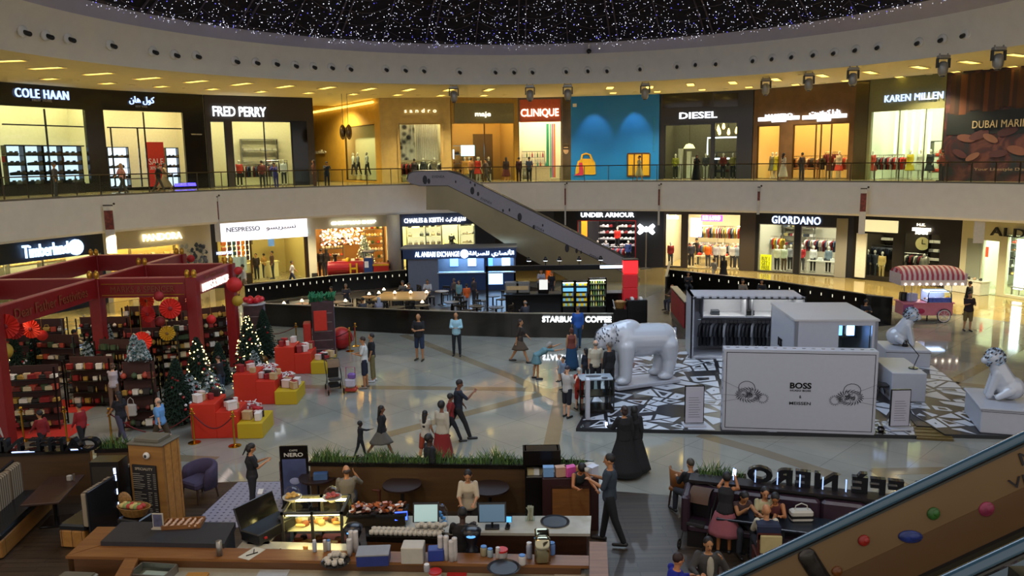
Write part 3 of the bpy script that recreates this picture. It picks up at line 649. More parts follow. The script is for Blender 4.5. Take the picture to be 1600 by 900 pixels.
  # ---- gallery level
U=lambda x,y:gp(x,y,SZ)
GH=SZ-GZ
WG=ME('e8f0ff',3.2);WB=ME('eef4ff',1.6)
s=Shop('shoe_shopfront','black two-level shoe shopfront signed COLE HAAN NEW YORK with a lit wall of shoes',U(-60,123),U(157,140),GZ,GH,BLK,[(5,168,132,289)],3.2,CREAM,glow=('fff2b8',1.9))
s.bars('mullion',BLK,[(70,170,289)],[(194,5,131),(227,8,132)]);s.panel('plinth',(5,289,135,310),BLK)
s.sign('COLE HAAN',(22,140,105,154),ME('a8c4ff',1.0),bold=.005,space=1.15);s.sign('NEW YORK',(49,155,79,159),MC('8c8578'),space=1.2)
for i,(x0,x1) in enumerate([(14,40),(43,68),(72,98),(101,129)]):
 u0,u1=s.u(x0,1.0),s.u(x1,1.0);z0,z1=s.z(60,288,1.0),s.z(60,229,1.0)
 shelves(s,u0,u1,1.0,max(z0,.1),z1,4,'shoe',3,['1b1a1d','2a2622','8a8378','2b3038','5b4a3a'],'of the black shoe shop, %s'%['outermost bay','second bay','third bay','bay nearest its pillar'][i],back=ME('cfe6ff',.75),mat=BLK,sc=2.1,dep=.4)
s.panel('sale_card',(16,244,24,253),MC('b3201c'),.75,.78);s.panel('sale_card',(109,245,114,252),MC('b3201c'),.75,.78)
s=Shop('shoe_shopfront','black shopfront with a blue-lit Arabic sign, open doorway and a red SALE banner',U(157,140),U(316,148),GZ,GH,BLK,[(168,174,285,292)],4,CREAM,glow=('fff0b8',2.3),glass=False)
s.bars('mullion',BLK,[(224,175,290),(173,199,292),(215,199,292)],[(199,168,284)]);s.sign(arabic('كول هان'),(201,151,240,164),ME('a8c4ff',1.0),bold=.008)
s.sign('NEW YORK',(211,165,229,168),MC('8c8578'),space=1.2);s.sign('VERO CUOIO',(298,209,314,211),MC('a8a49a'));s.sign('DUBAI MALL MARINA',(272,286,305,291),ME('4a3cff',2.5))
t=thing('sale_banner','tall red banner reading SALE hung inside the doorway of the black shoe shop','banner',mw=s.mw@Matrix.Translation((s.u(250,.8),.8,s.z(250,222,.8)-1.55)))
B().bx(-.55,.55,-.02,.02,-1.3,1.55).out('banner_cloth',MC('c8321e',.6),t);link('lettering',textmesh('SALE',MC('f2eee4'),.9,.38,.01),t,(0,-.04,.35));link('lettering',textmesh('30%-50%',MC('f2eee4'),.8,.2,.01),t,(0,-.04,-.05))
shelves(s,s.u(176,2),s.u(207,2),2.2,.1,s.z(190,231,2.2),4,'shoe',4,['1b1a1d','6a5c4c','2b3038'],'seen through the doorway of the black shoe shop',back=ME('d8ecff',.75),mat=BLK,sc=1.6)
shelves(s,s.u(266,2),s.u(284,2),2.2,.1,s.z(275,232,2.2),4,'shoe',3,['1b1a1d','6a5c4c','2b3038'],'behind the SALE banner',back=ME('d8ecff',.75),mat=BLK,sc=1.6)
table(s,s.u(222,1.5),1.6,1.7,.7,.7,'3c2a20','dark bench-height display table in the doorway of the black shoe shop')
s=Shop('clothing_shopfront','charcoal shopfront with a blazing white FRED PERRY sign above tall windows',U(318,148),U(488,153),GZ,GH,M('charcoal_panel',hx('2b2421'),.6,noise=.06),[(335,189,351,293),(368,189,455,292)],4.5,CREAM,glow=('fff0c0',2.4),mull=BLK)
s.sign('FRED PERRY',(332,167,415,182),WB,bold=.012);s.panel('dark_pillar',(455,189,484,292),M('pillar_glass',hx('0d0c0d'),.1));s.bars('mullion',BLK,[(412,190,292)])
mannequin(s,367,1.2,'d9dcdf','3a3330','mannequin in a white top in the window below FRED PERRY, by the dark strip');mannequin(s,378,1.3,'c23a22','2a2a30','mannequin in a red-orange jacket in the FRED PERRY window')
mannequin(s,447,1.3,'c9cdd0','24262c','mannequin in pale grey beside the dark glass pillar of FRED PERRY')
rack(s,s.u(400,2.2),2.2,2.6,['23242a','b8b4aa','6a2420','3a4a6a'],'in the middle of the FRED PERRY window');rack(s,s.u(436,3),3,1.6,['c8c2b0','2a2c34','8a8070'],'deep in the FRED PERRY shop',h=1.7)
shelves(s,s.u(385,4),s.u(440,4),4.4,1.6,3.2,2,'folded_clothes',6,['c8c2b0','2a2c34','8a3a2a'],'on the back wall of FRED PERRY')
gw=Shop('passage_wall','golden stone side-passage wall with small white lettering, running back from the gallery',gp(487,172,SZ),U(592,153),GZ,GH+1.3,M('gold_stone',hx('c89c3e'),.5,noise=.08,nscale=2),[(541,196,585,282)],1.2,CREAM,glow=('ffe9a8',14),mull=M('bronze',hx('5a4424'),.3,metal=.7),cat='wall')
spot('passage_fill_spot',(-13.5,60,11.7),(-13,61,6.1),900,(1,.84,.45),150,.15)  # added lamp to brighten the golden passage wall
gw.sign('milo',(494,234,511,240),MC('e8e2cc'),name='lettering')
S(B().slab([gp(487,153,SZ)+V((0,0,0)),gp(592,153,SZ),gp(487,172,SZ),gp(478,172,SZ)],SZ+.3,SZ+.5).out('ceiling_passage',CWHITE))
b=B();a_,c_=gp(489,172,SZ),U(590,154);b.tube([a_+V((-.3,-.2,-.25)),c_+V((-.3,-.2,-.25))],.09,4);tag(b.out('cove_light_strip',ME('ffd860',1.4)),'glowing warm strip light along the top of the golden passage wall','strip light')
for px,nm in((556,'white'),(563,'grey'),(577,'silver')):mannequin(gw,px,.5,{'white':'d9d9d9','grey':'8a8a8e','silver':'b8bcc4'}[nm],'3a3a44','mannequin in %s in the framed window of the golden passage'%nm,kind='f',z=.5)
t=thing('round_pendant','pair of glossy disc-shaped speakers hung on long rods before the golden passage wall','pendant',atY(537,140,53));
for dx in(-.16,.18):B().tube([(dx,0,1.2),(dx,0,-2.2)],.02,5).out('rod',STEEL,t);B().ell((dx*1.2,0,-2.7),(.2,.3,.5),12,8).out('disc',M('brown_chrome',hx('6a5638'),.2,metal=.8),t,True)
s=Shop('clothing_shopfront','beige stone shopfront signed sandro, its tall frame holding a floral curtain window',U(592,153),U(703,152),GZ,GH,BEIGE,[(626,193,689,288)],3,CREAM,glow=('fff2c4',2),mull=M('stone_frame',hx('a8863c'),.5))
s.sign('sandro',(632,170,682,176),ME('fff4d0',.9),space=1.7);s.panel('stone_surround',(620,186,626,288),BEIGE,-.12);s.panel('stone_surround',(689,186,695,288),BEIGE,-.12);s.panel('stone_surround',(620,184,695,192),BEIGE,-.12)
cm=M('floral_curtain',hx('b0aca4'),.8);nt=cm.node_tree;vo=nt.nodes.new('ShaderNodeTexVoronoi');vo.inputs['Scale'].default_value=2.2;tc=nt.nodes.new('ShaderNodeTexCoord');cr=nt.nodes.new('ShaderNodeValToRGB');cr.color_ramp.elements[0].color=(*hx('3a3538'),1);cr.color_ramp.elements[1].color=(*hx('cfcac0'),1);cr.color_ramp.elements[0].position=.25;cr.color_ramp.elements[1].position=.55
nt.links.new(tc.outputs['Object'],vo.inputs['Vector']);nt.links.new(vo.outputs['Distance'],cr.inputs[0]);nt.links.new(cr.outputs[0],nt.nodes['Principled BSDF'].inputs['Base Color'])
def curtain(s,x0,x1,y0,y1,d,mat,label):
 u0,u1=s.u(x0,d),s.u(x1,d);z1,z0=s.z((x0+x1)/2,y0,d),s.z((x0+x1)/2,y1,d);n=40
 f=[[(u0+(u1-u0)*i/n,d+.06*math.sin(i*1.9)+q*.02,z) for i in range(n+1)] for z in(z0,z1) for q in(0,)]
 b=B();b.rings([f[0],f[1]],cap=False,closed=False);b.T=Matrix.Translation((0,.03,0));b.rings([f[0],f[1]],cap=False,closed=False);o=b.out('curtain',mat,None,True);o.matrix_world=s.mw;return tag(o,label,'curtain')
curtain(s,627,652,194,250,1.2,cm,'curtain with black and white floral print in the sandro window');curtain(s,653,688,194,250,1.6,MC('c9c2b4',.9),'plain pale pleated curtain in the sandro window')
rack(s,s.u(640,1),.9,.9,['8a1a1c','16161a','b02a2a','2a2a2e'],'at the left of the sandro window');rack(s,s.u(672,1),.9,1.9,['c2201c','1a1a1e','d8d4cc','1c2030','b8b0a0'],'at the right of the sandro window')
mannequin(s,664,.7,'2a2a2e','1a1a1e','dark-dressed mannequin standing between the rails at sandro',kind='f');mannequin(s,681,.7,'6a6050','3a342c','brown-dressed mannequin by the right frame at sandro',kind='f')
s=Shop('clothing_shopfront','shopfront with a grey-green band signed maje over a wide golden window',U(704,152),U(809,153),GZ,GH,M('gilded_frame',hx('a07a24'),.4,metal=.3,noise=.1),[(709,193,803,288)],4.5,M('gold_wall',hx('b08a48'),.6),glow=('ffd890',2.4))
s.panel('sign_band',(709,161,803,192),MC('6f6a48',.5));s.sign('maje',(742,175,766,184),ME('fff8e0',1.6));s.bars('mullion',M('bronze',hx('5a4424')),[(757,193,288)])
s.panel('dark_door',(757,207,790,288),MC('5a4420',.4),3.2,3.3);s.panel('screen',(733,226,755,243),ME('a8e0ff',1.6),2.4,2.46);s.panel('screen',(711,233,722,248),ME('c8e4ff',1.6),2.4,2.46)
for px,c,nm in((728,'b8863c','camel'),(735,'d8a050','mustard'),(748,'b02a22','red'),(765,'3a2c22','dark brown'),(750,'c8b89a','sand')):mannequin(s,px,1.0 if nm!='sand' else 2,c,c,'mannequin in a %s dress in the maje window'%nm,kind='d')
shelves(s,s.u(711,3),s.u(730,3),4,.6,2.6,3,'handbag',3,['8a5a2a','2a2018','c8a050'],'at the back left of maje')
s=Shop('cosmetics_shopfront','narrow cosmetics shopfront with an orange band signed CLINIQUE over a bright cream interior',U(809,153),U(879,151.5),GZ,GH,M('speckled_frame',hx('6a5a48'),.5,noise=.3,nscale=14),[(812,190,876,286)],4,M('cream_inner',hx('efe6c4'),.6),glow=('fff2c8',3.2),glass=False)
s.panel('orange_band',(812,156,876,190),M('orange_panel',hx('b04a1c'),.5,noise=.1));s.sign('CLINIQUE',(814,170,873,184),ME('fffbe8',1.5),bold=.01)
for i,(x0,x1,c) in enumerate(((852,857,'1e8a6a'),(858,861,'3aa08a'),(861,864,'a04a8a'),(864,867,'d0602a'))):s.panel('hanging_ribbon',(x0,192,x1,278),MC(c),1.4,1.43)
shelves(s,s.u(812,2),s.u(850,2),3.4,.3,2.1,4,'bottle',9,['c8b8a0','a83a4a','d8d8d0','6a8a5a'],'inside the CLINIQUE shop',sc=1.6);table(s,s.u(845,1.4),1.5,1.6,.8,.95,'b8a888','pale counter table inside CLINIQUE',False)
for i in range(7):item('bottle',s.mw@V((s.u(845,1.4)-.6+i*.2,1.5,.97)),0,['a83a2a','d8c8a0','3a8a7a'][i%3],'cosmetic bottle on the pale CLINIQUE counter','bottle','bottles on the CLINIQUE counter',1.5)
s=Shop('advert_pillar','narrow mirrored advert pillar with a face in sunglasses, between CLINIQUE and the blue hoarding',U(879,151.5),U(892,151),GZ,GH,M('mirror_brown',hx('5a4c34'),.15,metal=.5,noise=.25,nscale=1.5),cat='pillar')
o=B();(u0,v0),(u1,v1)=s.uv(879,262),s.uv(890,215);o.ell(((u0+u1)/2,-.02,(v0+v1)/2+.2),(.2,.03,.3),14,10);o.out('printed_face',MC('b89878'),s.t);B().cb(((u0+u1)/2,-.05,(v0+v1)/2+.28),(.38,.03,.1),bev=.03).out('printed_sunglasses',MC('1a1512'),s.t);B().ell(((u0+u1)/2,-.02,(v0+v1)/2+.52),(.25,.03,.16),14,8).out('printed_hair',MC('4a3a20'),s.t)
s=Shop('shop_hoarding','tall bright blue hoarding with prints of a yellow handbag and a yellow trunk',U(892,151),U(1031,147),GZ,GH,M('blue_hoarding',hx('0274c4'),.45,noise=.04,nscale=1),cat='hoarding')
YB=MC('d8a818',.5)
def onp(s,px,py):return s.uv(px,py)
bb=B();P=[onp(s,*q) for q in((900,262),(903,252),(909,248),(926,248),(930,254),(931,272),(926,273),(899,272))];bb.prism(P,.06,T=Matrix.Translation((0,-.03,0)));Q=[onp(s,*q) for q in((908,252),(910,242),(916,240),(922,242),(926,252))];bb.tube([(x,-.05,z) for x,z in Q],.07,6);bb.out('printed_handbag',YB,s.t)
P=[onp(s,*q) for q in((896,274),(905,270),(905,254),(910,254),(912,268),(911,274))];B().prism(P,.02,T=Matrix.Translation((0,-.09,0))).out('printed_scarf',MC('c02a50',.5),s.t)
s.panel('printed_trunk',(981,240,1015,275),YB,-.05);
for x in(991,1003):s.panel('printed_strap',(x-.8,240,x+.8,275),MC('4a2a12'),-.07,-.05)
for q in((981,239,1015,240.6),(981,274,1015,276),(980,240,981.5,276),(1014.5,240,1016,276)):s.panel('printed_strap',q,MC('4a2a12'),-.07,-.05)
s.panel('notice',(895,162,901,167),MC('d8d8d0'),-.03);o=s.sign('EARLY NOVEMBER 2018',(996,212,1048,215),MC('2a8ab0',.5),ext=.01);o.rotation_euler[1]=R_(90);o.location.x=s.uv(1022,200)[0];o.location.z=s.uv(1022,210)[1]
spot('hoarding_spot',tuple(gp(929,149,SZ)+V((-.3,-1.3,-.1))),tuple(s.mw@V((s.uv(929,200)[0],0,2.9))),110,(.9,.95,1),55,.05);spot('hoarding_spot',tuple(gp(992,148,SZ)+V((-.3,-1.3,-.1))),tuple(s.mw@V((s.uv(992,200)[0],0,2.9))),110,(.9,.95,1),55,.05)
s=Shop('clothing_shopfront','black shopfront signed DIESEL with a dim window of mannequins and bright tube lights',U(1032,147),U(1178,140),GZ,GH,M('diesel_black',hx('1c1815'),.35,noise=.08),[(1037,194,1112,281),(1114,191,1153,281)],4.5,M('grey_inner',hx('7c765e'),.7,noise=.1),glow=('fff4d0',1.1),mull=BLK)
s.sign('DIESEL',(1062,175,1121,185),WB,bold=.012);s.panel('upper_glazing',(1116,147,1153,166),M('smoked_glass',hx('2e2820'),.08));s.panel('upper_glazing',(1036,147,1113,166),M('smoked_glass'))
b=B();u0,u1,zz=s.u(1103,1.5),s.u(1153,1.5),s.z(1125,215,1.5);b.tube([(u0,1.5,zz-1.2),(u0,1.5,zz),(u1,1.5,zz)],.05,6);b.out('tube_light',WB,s.t)
u0,u1,zz=s.u(1112,2.0),s.u(1138,2.0),s.z(1125,248,2);B().tube([(u0,2,zz),(u1,2,zz)],.06,6).out('tube_light',WB,s.t)
for i,(x,y) in enumerate([(1119,202),(1127,198),(1135,207),(1121,207),(1147,205)]):
 t=thing('pendant_bulb','teardrop amber pendant bulb hanging behind the DIESEL window','pendant lamp',s.mw@V((s.u(x,1.8),1.8,s.z(x,y,1.8))),0,'amber bulbs in the DIESEL window');B().lathe([(.02,.3),(.08,.15),(.12,-.05),(.06,-.18)],n=10).out('bulb',ME('ffd880',2.5),t,True);B().tube([(0,0,.3),(0,0,GH-.15-s.z(x,y,1.8))],.01,4).out('cable',BLK,t)
t=thing('dome_lamp','pale dome-shaped lamp glowing in the DIESEL window','lamp',s.mw@V((s.u(1075,1.6),1.6,s.z(1075,232,1.6))));B().lathe([(.01,.35),(.25,.28),(.42,0)],n=16).out('shade',ME('fff0a0',1.1),t,True);B().tube([(0,0,.3),(0,0,2.4)],.012,4).out('cable',BLK,t)
for px,a_,c_,nm in((1054,'7a7a1e','20201c','an olive-yellow jacket'),(1101,'2a2c34','a8a498','a dark jacket and pale trousers'),(1114,'1c1c1e','1c1c1e','black'),(1143,'7a7440','1e1e1e','a khaki coat'),(1128,'6a2420','20202a','a maroon shirt')):mannequin(s,px,.9 if nm!='black' else 2.2,a_,c_,'mannequin in %s in the DIESEL window'%nm)
for x,h_ in((1062,2.1),(1075,1.9),(1083,1.5)):o=B().cb((0,0,h_/2),(.3,.3,h_),bev=.01).out('display_plinth',MC('c8c4b4'));o.matrix_world=s.mw@Matrix.Translation((s.u(x,1.5),1.5,.02));tag(o,'white %s display plinth in the DIESEL window'%{1062:'tall',1075:'mid-height',1083:'short'}[x],'plinth')
shelves(s,s.u(1116,3),s.u(1150,3),3.6,.4,1.8,3,'folded_clothes',5,['2a2e3a','6a2a20','b8b4a8'],'at the back of DIESEL',mat=BLK)
s=Shop('clothing_shopfront','brown marble shopfront with two glowing white signs underlined by light bars, one Arabic',U(1179,140),U(1345,126),GZ,GH,M('brown_marble',hx('5f4630'),.2,noise=.15,nscale=1.5),[(1181,196,1219,281),(1236,193,1328,282)],4,M('amber_wall',hx('e0c48c'),.6),glow=('ffd28a',3.4),mull=M('bronze',hx('5a4424')))
s.sign('MASSERO',(1197,178,1239,184),WB,bold=.012);s.panel('light_bar',(1186,184,1249,186.5),WB,-.12);s.panel('light_bar',(1207,187,1228,190),WB,-.12);s.sign(arabic('زارا كونتوت'),(1266,172,1314,181),WB,bold=.012);s.panel('light_bar',(1255,181,1323,183.5),WB,-.12);s.panel('light_bar',(1278,184,1298,189),WB,-.12)
s.bars('mullion',M('bronze'),[(1275,194,282),(1283,194,282),(1299,194,282)])
for px,a_,c_,nm in((1210,'b8a418','b8a418','an olive-gold dress'),(1204,'6a6458','6a6458','a grey dress'),(1222,'e0d8c8','d8ccb8','a pale coat'),(1294,'6a1a20','4a161a','dark red'),(1307,'b8a08a','c83020','a pale top over red')):mannequin(s,px,1,a_,c_,'mannequin in %s in the amber-lit window'%nm,kind='d')
rack(s,s.u(1258,2),1.6,2.6,['3a2a22','a8683a','c8b08a','7a3a2a','2a2a2a'],'behind the middle amber window');rack(s,s.u(1314,2),1.6,1.2,['a82a20','c83a28','b8a08a'],'behind the right amber window');rack(s,s.u(1292,2),2.4,1,['7a1a2a','5a2030'],'deep behind the amber windows',h=1.7)
table(s,s.u(1250,1),1.1,2,.5,.7,'9a5a28','low wooden table behind the middle amber window')
s=Shop('clothing_shopfront','pale green glass shopfront signed KAREN MILLEN, with bright striped panels inside',U(1346,126),U(1480,113.5),GZ,GH,M('green_glass_panel',hx('6f7050'),.12,noise=.05),[(1356,172,1478,285)],4.5,M('mint_wall',hx('e4e6d0'),.5),glow=('fbffe0',2.6))
s.panel('steel_pillar',(1336,126,1351,285),M('bronze_mirror',hx('5a5038'),.15,metal=.7));s.sign('KAREN MILLEN',(1384,146,1475,157),ME('b0c8ff',.9),space=1.05);s.bars('mullion',STEEL,[(1407,150,285),(1448,150,285)],wd=.03)
for x in(1362,1378,1393,1407,1419,1432,1445):u_=s.u(x,3.6);B().bx(u_-.05,u_+.05,3.5,3.6,s.z(x,240,3.6),s.z(x,176,3.6)).out('light_strip',ME('ffffe0',2),s.t)
rack(s,s.u(1372,1.2),1.3,1.3,['2a2a2e','8a8a8c','16161a'],'in black and grey in the KAREN MILLEN window');rack(s,s.u(1390,1.2),1.3,1.3,['c8281e','b8b0b8','6a1a2a'],'in red and grey in the KAREN MILLEN window')
for px,a_,nm in((1417,'b8a020','a mustard dress'),(1433,'b8b8a8','a pale grey dress'),(1448,'1e2024','a black dress'),(1359,'a8382a','a rust dress')):mannequin(s,px,1,a_,a_,'mannequin in %s in the KAREN MILLEN window'%nm,kind='d')
for i,x in enumerate((1463,1466,1471,1474)):item('handbag',s.mw@V((s.u(x,2),2,1.5 if i%2 else .9)),s.rz,['c8402a','b83020'][i%2],'red handbag on display at the right of the KAREN MILLEN window','handbag','red bags at KAREN MILLEN',1.2)
shelves(s,s.u(1455,2.4),s.u(1477,2.4),2.2,.4,2.2,2,'handbag',4,['c8402a','8a8a80'],'by the right edge of KAREN MILLEN')
pm=M('poster_print',hx('141d24'),.5);nt=pm.node_tree;tc=nt.nodes.new('ShaderNodeTexCoord');n1=nt.nodes.new('ShaderNodeTexNoise');n1.inputs['Scale'].default_value=.55;n1.inputs['Detail'].default_value=5;n1.inputs['Distortion'].default_value=2.5
cr=nt.nodes.new('ShaderNodeValToRGB');e=cr.color_ramp.elements;e[0].position=.38;e[0].color=(*hx('141f28'),1);e[1].position=.5;e[1].color=(*hx('341620'),1);q=e.new(.62);q.color=(*hx('54302c'),1);q=e.new(.72);q.color=(*hx('3a1a30'),1)
nt.links.new(tc.outputs['Object'],n1.inputs['Vector']);nt.links.new(n1.outputs['Fac'],cr.inputs[0]);nt.links.new(cr.outputs[0],nt.nodes['Principled BSDF'].inputs['Base Color'])
s=Shop('advert_hoarding','huge dark printed hoarding reading DUBAI MARINA MALL with flowers and curtains',U(1481,113.5),U(1660,97),GZ,GH,pm,cat='hoarding')
for i in range(16):s.panel('printed_curtain_fold',(1488+i*7.5,118-i*.7,1494+i*7.5,178-i*.9+3*math.sin(i)),MC(['3a1e12','281410','5a2e14','301612','482410'][i%5],.6),-.03-.002*(i%3))
s.panel('printed_dark_ground',(1481,176,1640,206),MC('10191f',.5),-.025);s.sign('DUBAI MARINA MALL',(1521,186,1662,198),MC('b8a888'),space=1.05,ext=.02);s.sign('Your Lifestyle Destination',(1523,262,1640,268),MC('8a7060'),ext=.02)
for k_,(x,y,r_,rot) in enumerate([(1510,216,15,-.2),(1530,211,16,.35),(1548,216,13,-.5),(1575,205,16,.3),(1590,235,16,-.3),(1500,240,13,-.5),(1520,245,12,.5),(1560,240,14,.1)]):
 u_,v_=s.uv(x,y);rr_=r_*.033;P=[(u_+rr_*math.cos(a)*math.cos(rot)-rr_*.42*math.sin(a)*math.sin(rot),v_+rr_*math.cos(a)*math.sin(rot)+rr_*.42*math.sin(a)*math.cos(rot)) for a in[i*.4488 for i in range(14)]];B().prism(P,.01,T=Matrix.Translation((0,-.03-.004*k_,0))).out('printed_petal',MC(['5e3a34','42202a','6a483e','3a1c28'][k_%4],.6),s.t)
 # ---- ground level
def gb(px,R=29.9,py=430):
 d=ray(px,py);c=V((.93,27.1));dx=V((d.x,d.y)).normalized();bq=dx.dot(c);t=bq+math.sqrt(bq*bq-c.length_squared+R*R);return V((dx.x*t,dx.y*t,0))
LH=GB
s=Shop('boot_shopfront','navy ground-floor shopfront with a blazing blue-white Timberland sign and round tree emblem',gb(-150,29),gb(166,29),0,LH,M('navy_fascia',hx('0e1c2c'),.5),[(-100,411,160,470)],5,CREAM,glow=('fff0c0',2.6))
s.sign('Timberland',(32,380,104,400),ME('b0d4ff',1.8),y=-.16,bold=.015);(u0,v0)=s.uv(116,386);B().lathe([(.42,-.05),(.42,.05),(.3,.07),(.3,-.05)],T=Matrix.Translation((u0,-.14,v0))@Matrix.Rotation(R_(90),4,'X')).out('round_emblem',ME('b0d4ff',1.8),s.t)
b=B();
for i in range(3):b.prism([(u0-.22+i*.05,v0-.1+i*.1),(u0+.22-i*.05,v0-.1+i*.1),(u0,v0+.12+i*.07)],.04,T=Matrix.Translation((0,-.2,0)))
b.bx(u0-.03,u0+.03,-.22,-.18,v0-.25,v0).out('tree_emblem',ME('b0d4ff',1.8),s.t)
for x0,x1,k_ in((-60,0,'by the frame edge'),(10,60,'beneath the first letters'),(65,110,'beneath the emblem')):shelves(s,s.u(x0,3),s.u(x1,3),3.6,.8,3.0,3,'shoe',7,['8a6a3a','3a2a1c','c8a868','5a4a3a'],'inside the Timberland shop '+k_,sc=1.8)
table(s,s.u(50,1.5),1.6,2.4,.9,.9,'a8946a','pale wooden display table inside the Timberland shop')
s=Shop('jewellery_shopfront','cream shopfront with a glowing PANDORA sign and a silver flower mural',gb(166,29),gb(334,29),0,LH,M('pandora_cream',hx('cfc6a8'),.6),[(178,386,280,470)],4,M('gold_cream',hx('d8c078'),.6),glow=('ffe8a0',2.8),glass=False)
s.sign('PANDORA',(222,364,283,375),ME('fff2c8',1.5),bold=.012)
fb=B();rr=random.Random(5)
for i in range(110):
 px,py=rr.uniform(283,323),rr.uniform(382,440);u_,v_=s.uv(px,py);a0=rr.uniform(0,3);P=[(u_+.16*math.cos(a)*(1 if j%2 else .5)*math.cos(a0)-.1*math.sin(a)*math.sin(a0),v_+.16*math.cos(a)*math.sin(a0)+.1*math.sin(a)*math.cos(a0)) for j,a in enumerate([q*.785 for q in range(8)])];fb.prism(P,.02,i%3,T=Matrix.Translation((0,-.03-.0008*i,0)))
fb.out('flower_mural',[MC('6a7078'),MC('a8a898'),MC('3a424a')],s.t);shelves(s,s.u(200,3),s.u(270,3),3.4,.9,2.6,3,'gift_box',7,['d8c8a8','e8e0d0','c8a868'],'at the back of PANDORA')
table(s,s.u(215,1.4),1.5,1.8,.7,1.,'d8d0b8','cream jewellery counter inside PANDORA',False)
s=Shop('coffee_shopfront','shopfront with a long lit white NESPRESSO band over glass and coloured capsule columns',gb(334,29),gb(484,28.7),0,LH,M('dark_bronze',hx('2c261c'),.3,metal=.3),[(342,366,392,430),(394,362,476,440)],5,M('sand_wall',hx('b8a468'),.6),glow=('ffeaa8',2.3),glass=True,mull=M('bronze'))
s.panel('light_band',(342,347,479,369),ME('f4f4ff',.62),-.25);u0=s.uv(342,360)[0];o=s.sign('NESPRESSO',(352,354,404,361),MC('3a3228',.6),y=-.27);o=s.sign(arabic('نسبريسو'),(414,351,460,359),MC('6a6258',.6),y=-.27)
for i,(x,c) in enumerate([(345,'c8641e'),(353,'4a3038'),(360,'2a4a4a'),(367,'9a3a30'),(374,'e07a14'),(381,'3a1c18')]):
 t=thing('capsule_column',['orange','plum','teal','brick red','bright orange','dark brown'][i]+' column of stacked coffee capsules behind the NESPRESSO window','display column',s.mw@V((s.u(x,1),1.0,1.5)),s.rz)
 for k_ in range(7):B().cb((0,0,k_*.33+.16),(.3,.2,.26),bev=.03).out('capsule_tray',MC(c,.4),t)
 B().bx(.17,.21,-.12,.12,0,2.4).out('lit_edge',ME('fff0b8',2),t)
B().bx(*[s.u(350,.6),s.u(380,.6)],.6,.65,s.z(365,424,.6),s.z(365,402,.6)).out('poster',MC('c8d0c8',.4),s.t);s.panel('wall_poster',(446,372,457,392),ME('4a6aa0',.5),3.9,3.95);s.panel('wall_pattern',(408,368,424,390),MC('5a4a30'),4.3,4.35)
s.sign('MEZZO CAFE',(338,393,363,397),ME('9ab8ff',2.5));s.sign('2ND FL',(475,361,480,364),ME('c8e8ff',2.5))
table(s,s.u(400,3),3,2.6,.6,1.05,'d8c890','long pale coffee counter inside NESPRESSO',False)
s=Shop('gift_shopfront','white-framed shopfront packed with warm fairy-lit Christmas decorations',gb(484,28.7),gb(616,28.4),0,LH,M('white_frame',hx('c8c4ac'),.6),[(497,356,604,440)],6,M('warm_inner',hx('9a7038'),.6),M('wood_floor_shop',hx('8a6438'),.4,noise=.2),('ffdf9a',4.2),glass=False)
s.sign('CHRISTMAS SHOP',(517,345,587,350),ME('fffdf0',1.6),bold=.02);s.panel('black_skirting',(487,427,497,434),MC('1c1a18'))
bl=B();rr=random.Random(8)
for i in range(420):
 bl.ell(s.imw@s.at(rr.uniform(498,566),2.2,0)+V((0,rr.uniform(-.3,.3),rr.uniform(2.0,3.75))),rr.uniform(.03,.09),6,4,rr.choice([0,0,1,2]))
tag(bl.out('paper_blossoms',[ME('fff0d0',1.6),MC('e0a868'),MC('d88a7a')],s.t),kind='stuff')
table(s,s.u(538,1),1.2,2.6,1,.85,'e8e0d0','white-draped display table at the mouth of the Christmas shop',False);table(s,s.u(520,2),2.4,1.2,.8,.7,'9a5a2a','wooden side table of decorations inside the Christmas shop')
for i in range(8):item('gift_box',s.mw@V((s.u(538,1)-1.1+i*.31,1.2,.87)),s.rz,['d86a2a','f0e8d8','8a3020','e8b060'][i%4],'small decoration box on the white table in the Christmas shop','box','boxes on the white Christmas table',1.1)
s.panel('dark_hearth',(542,378,562,391),MC('4a2c18'),4,4.1);s.panel('white_mantel',(539,373,566,378),MC('f0e8d0'),3.9,4.1)
shelves(s,s.u(502,4),s.u(536,4),5,.3,2.6,4,'bauble',7,['e8c868','d85a3a','f0e0c0','c8a040'],'at the back left of the Christmas shop');shelves(s,s.u(572,2),s.u(600,2),3,.3,3.4,6,'bauble',6,['e8c868','a8301a','f0e0c0','3a5a2a'],'at the right of the Christmas shop',sc=1.1)
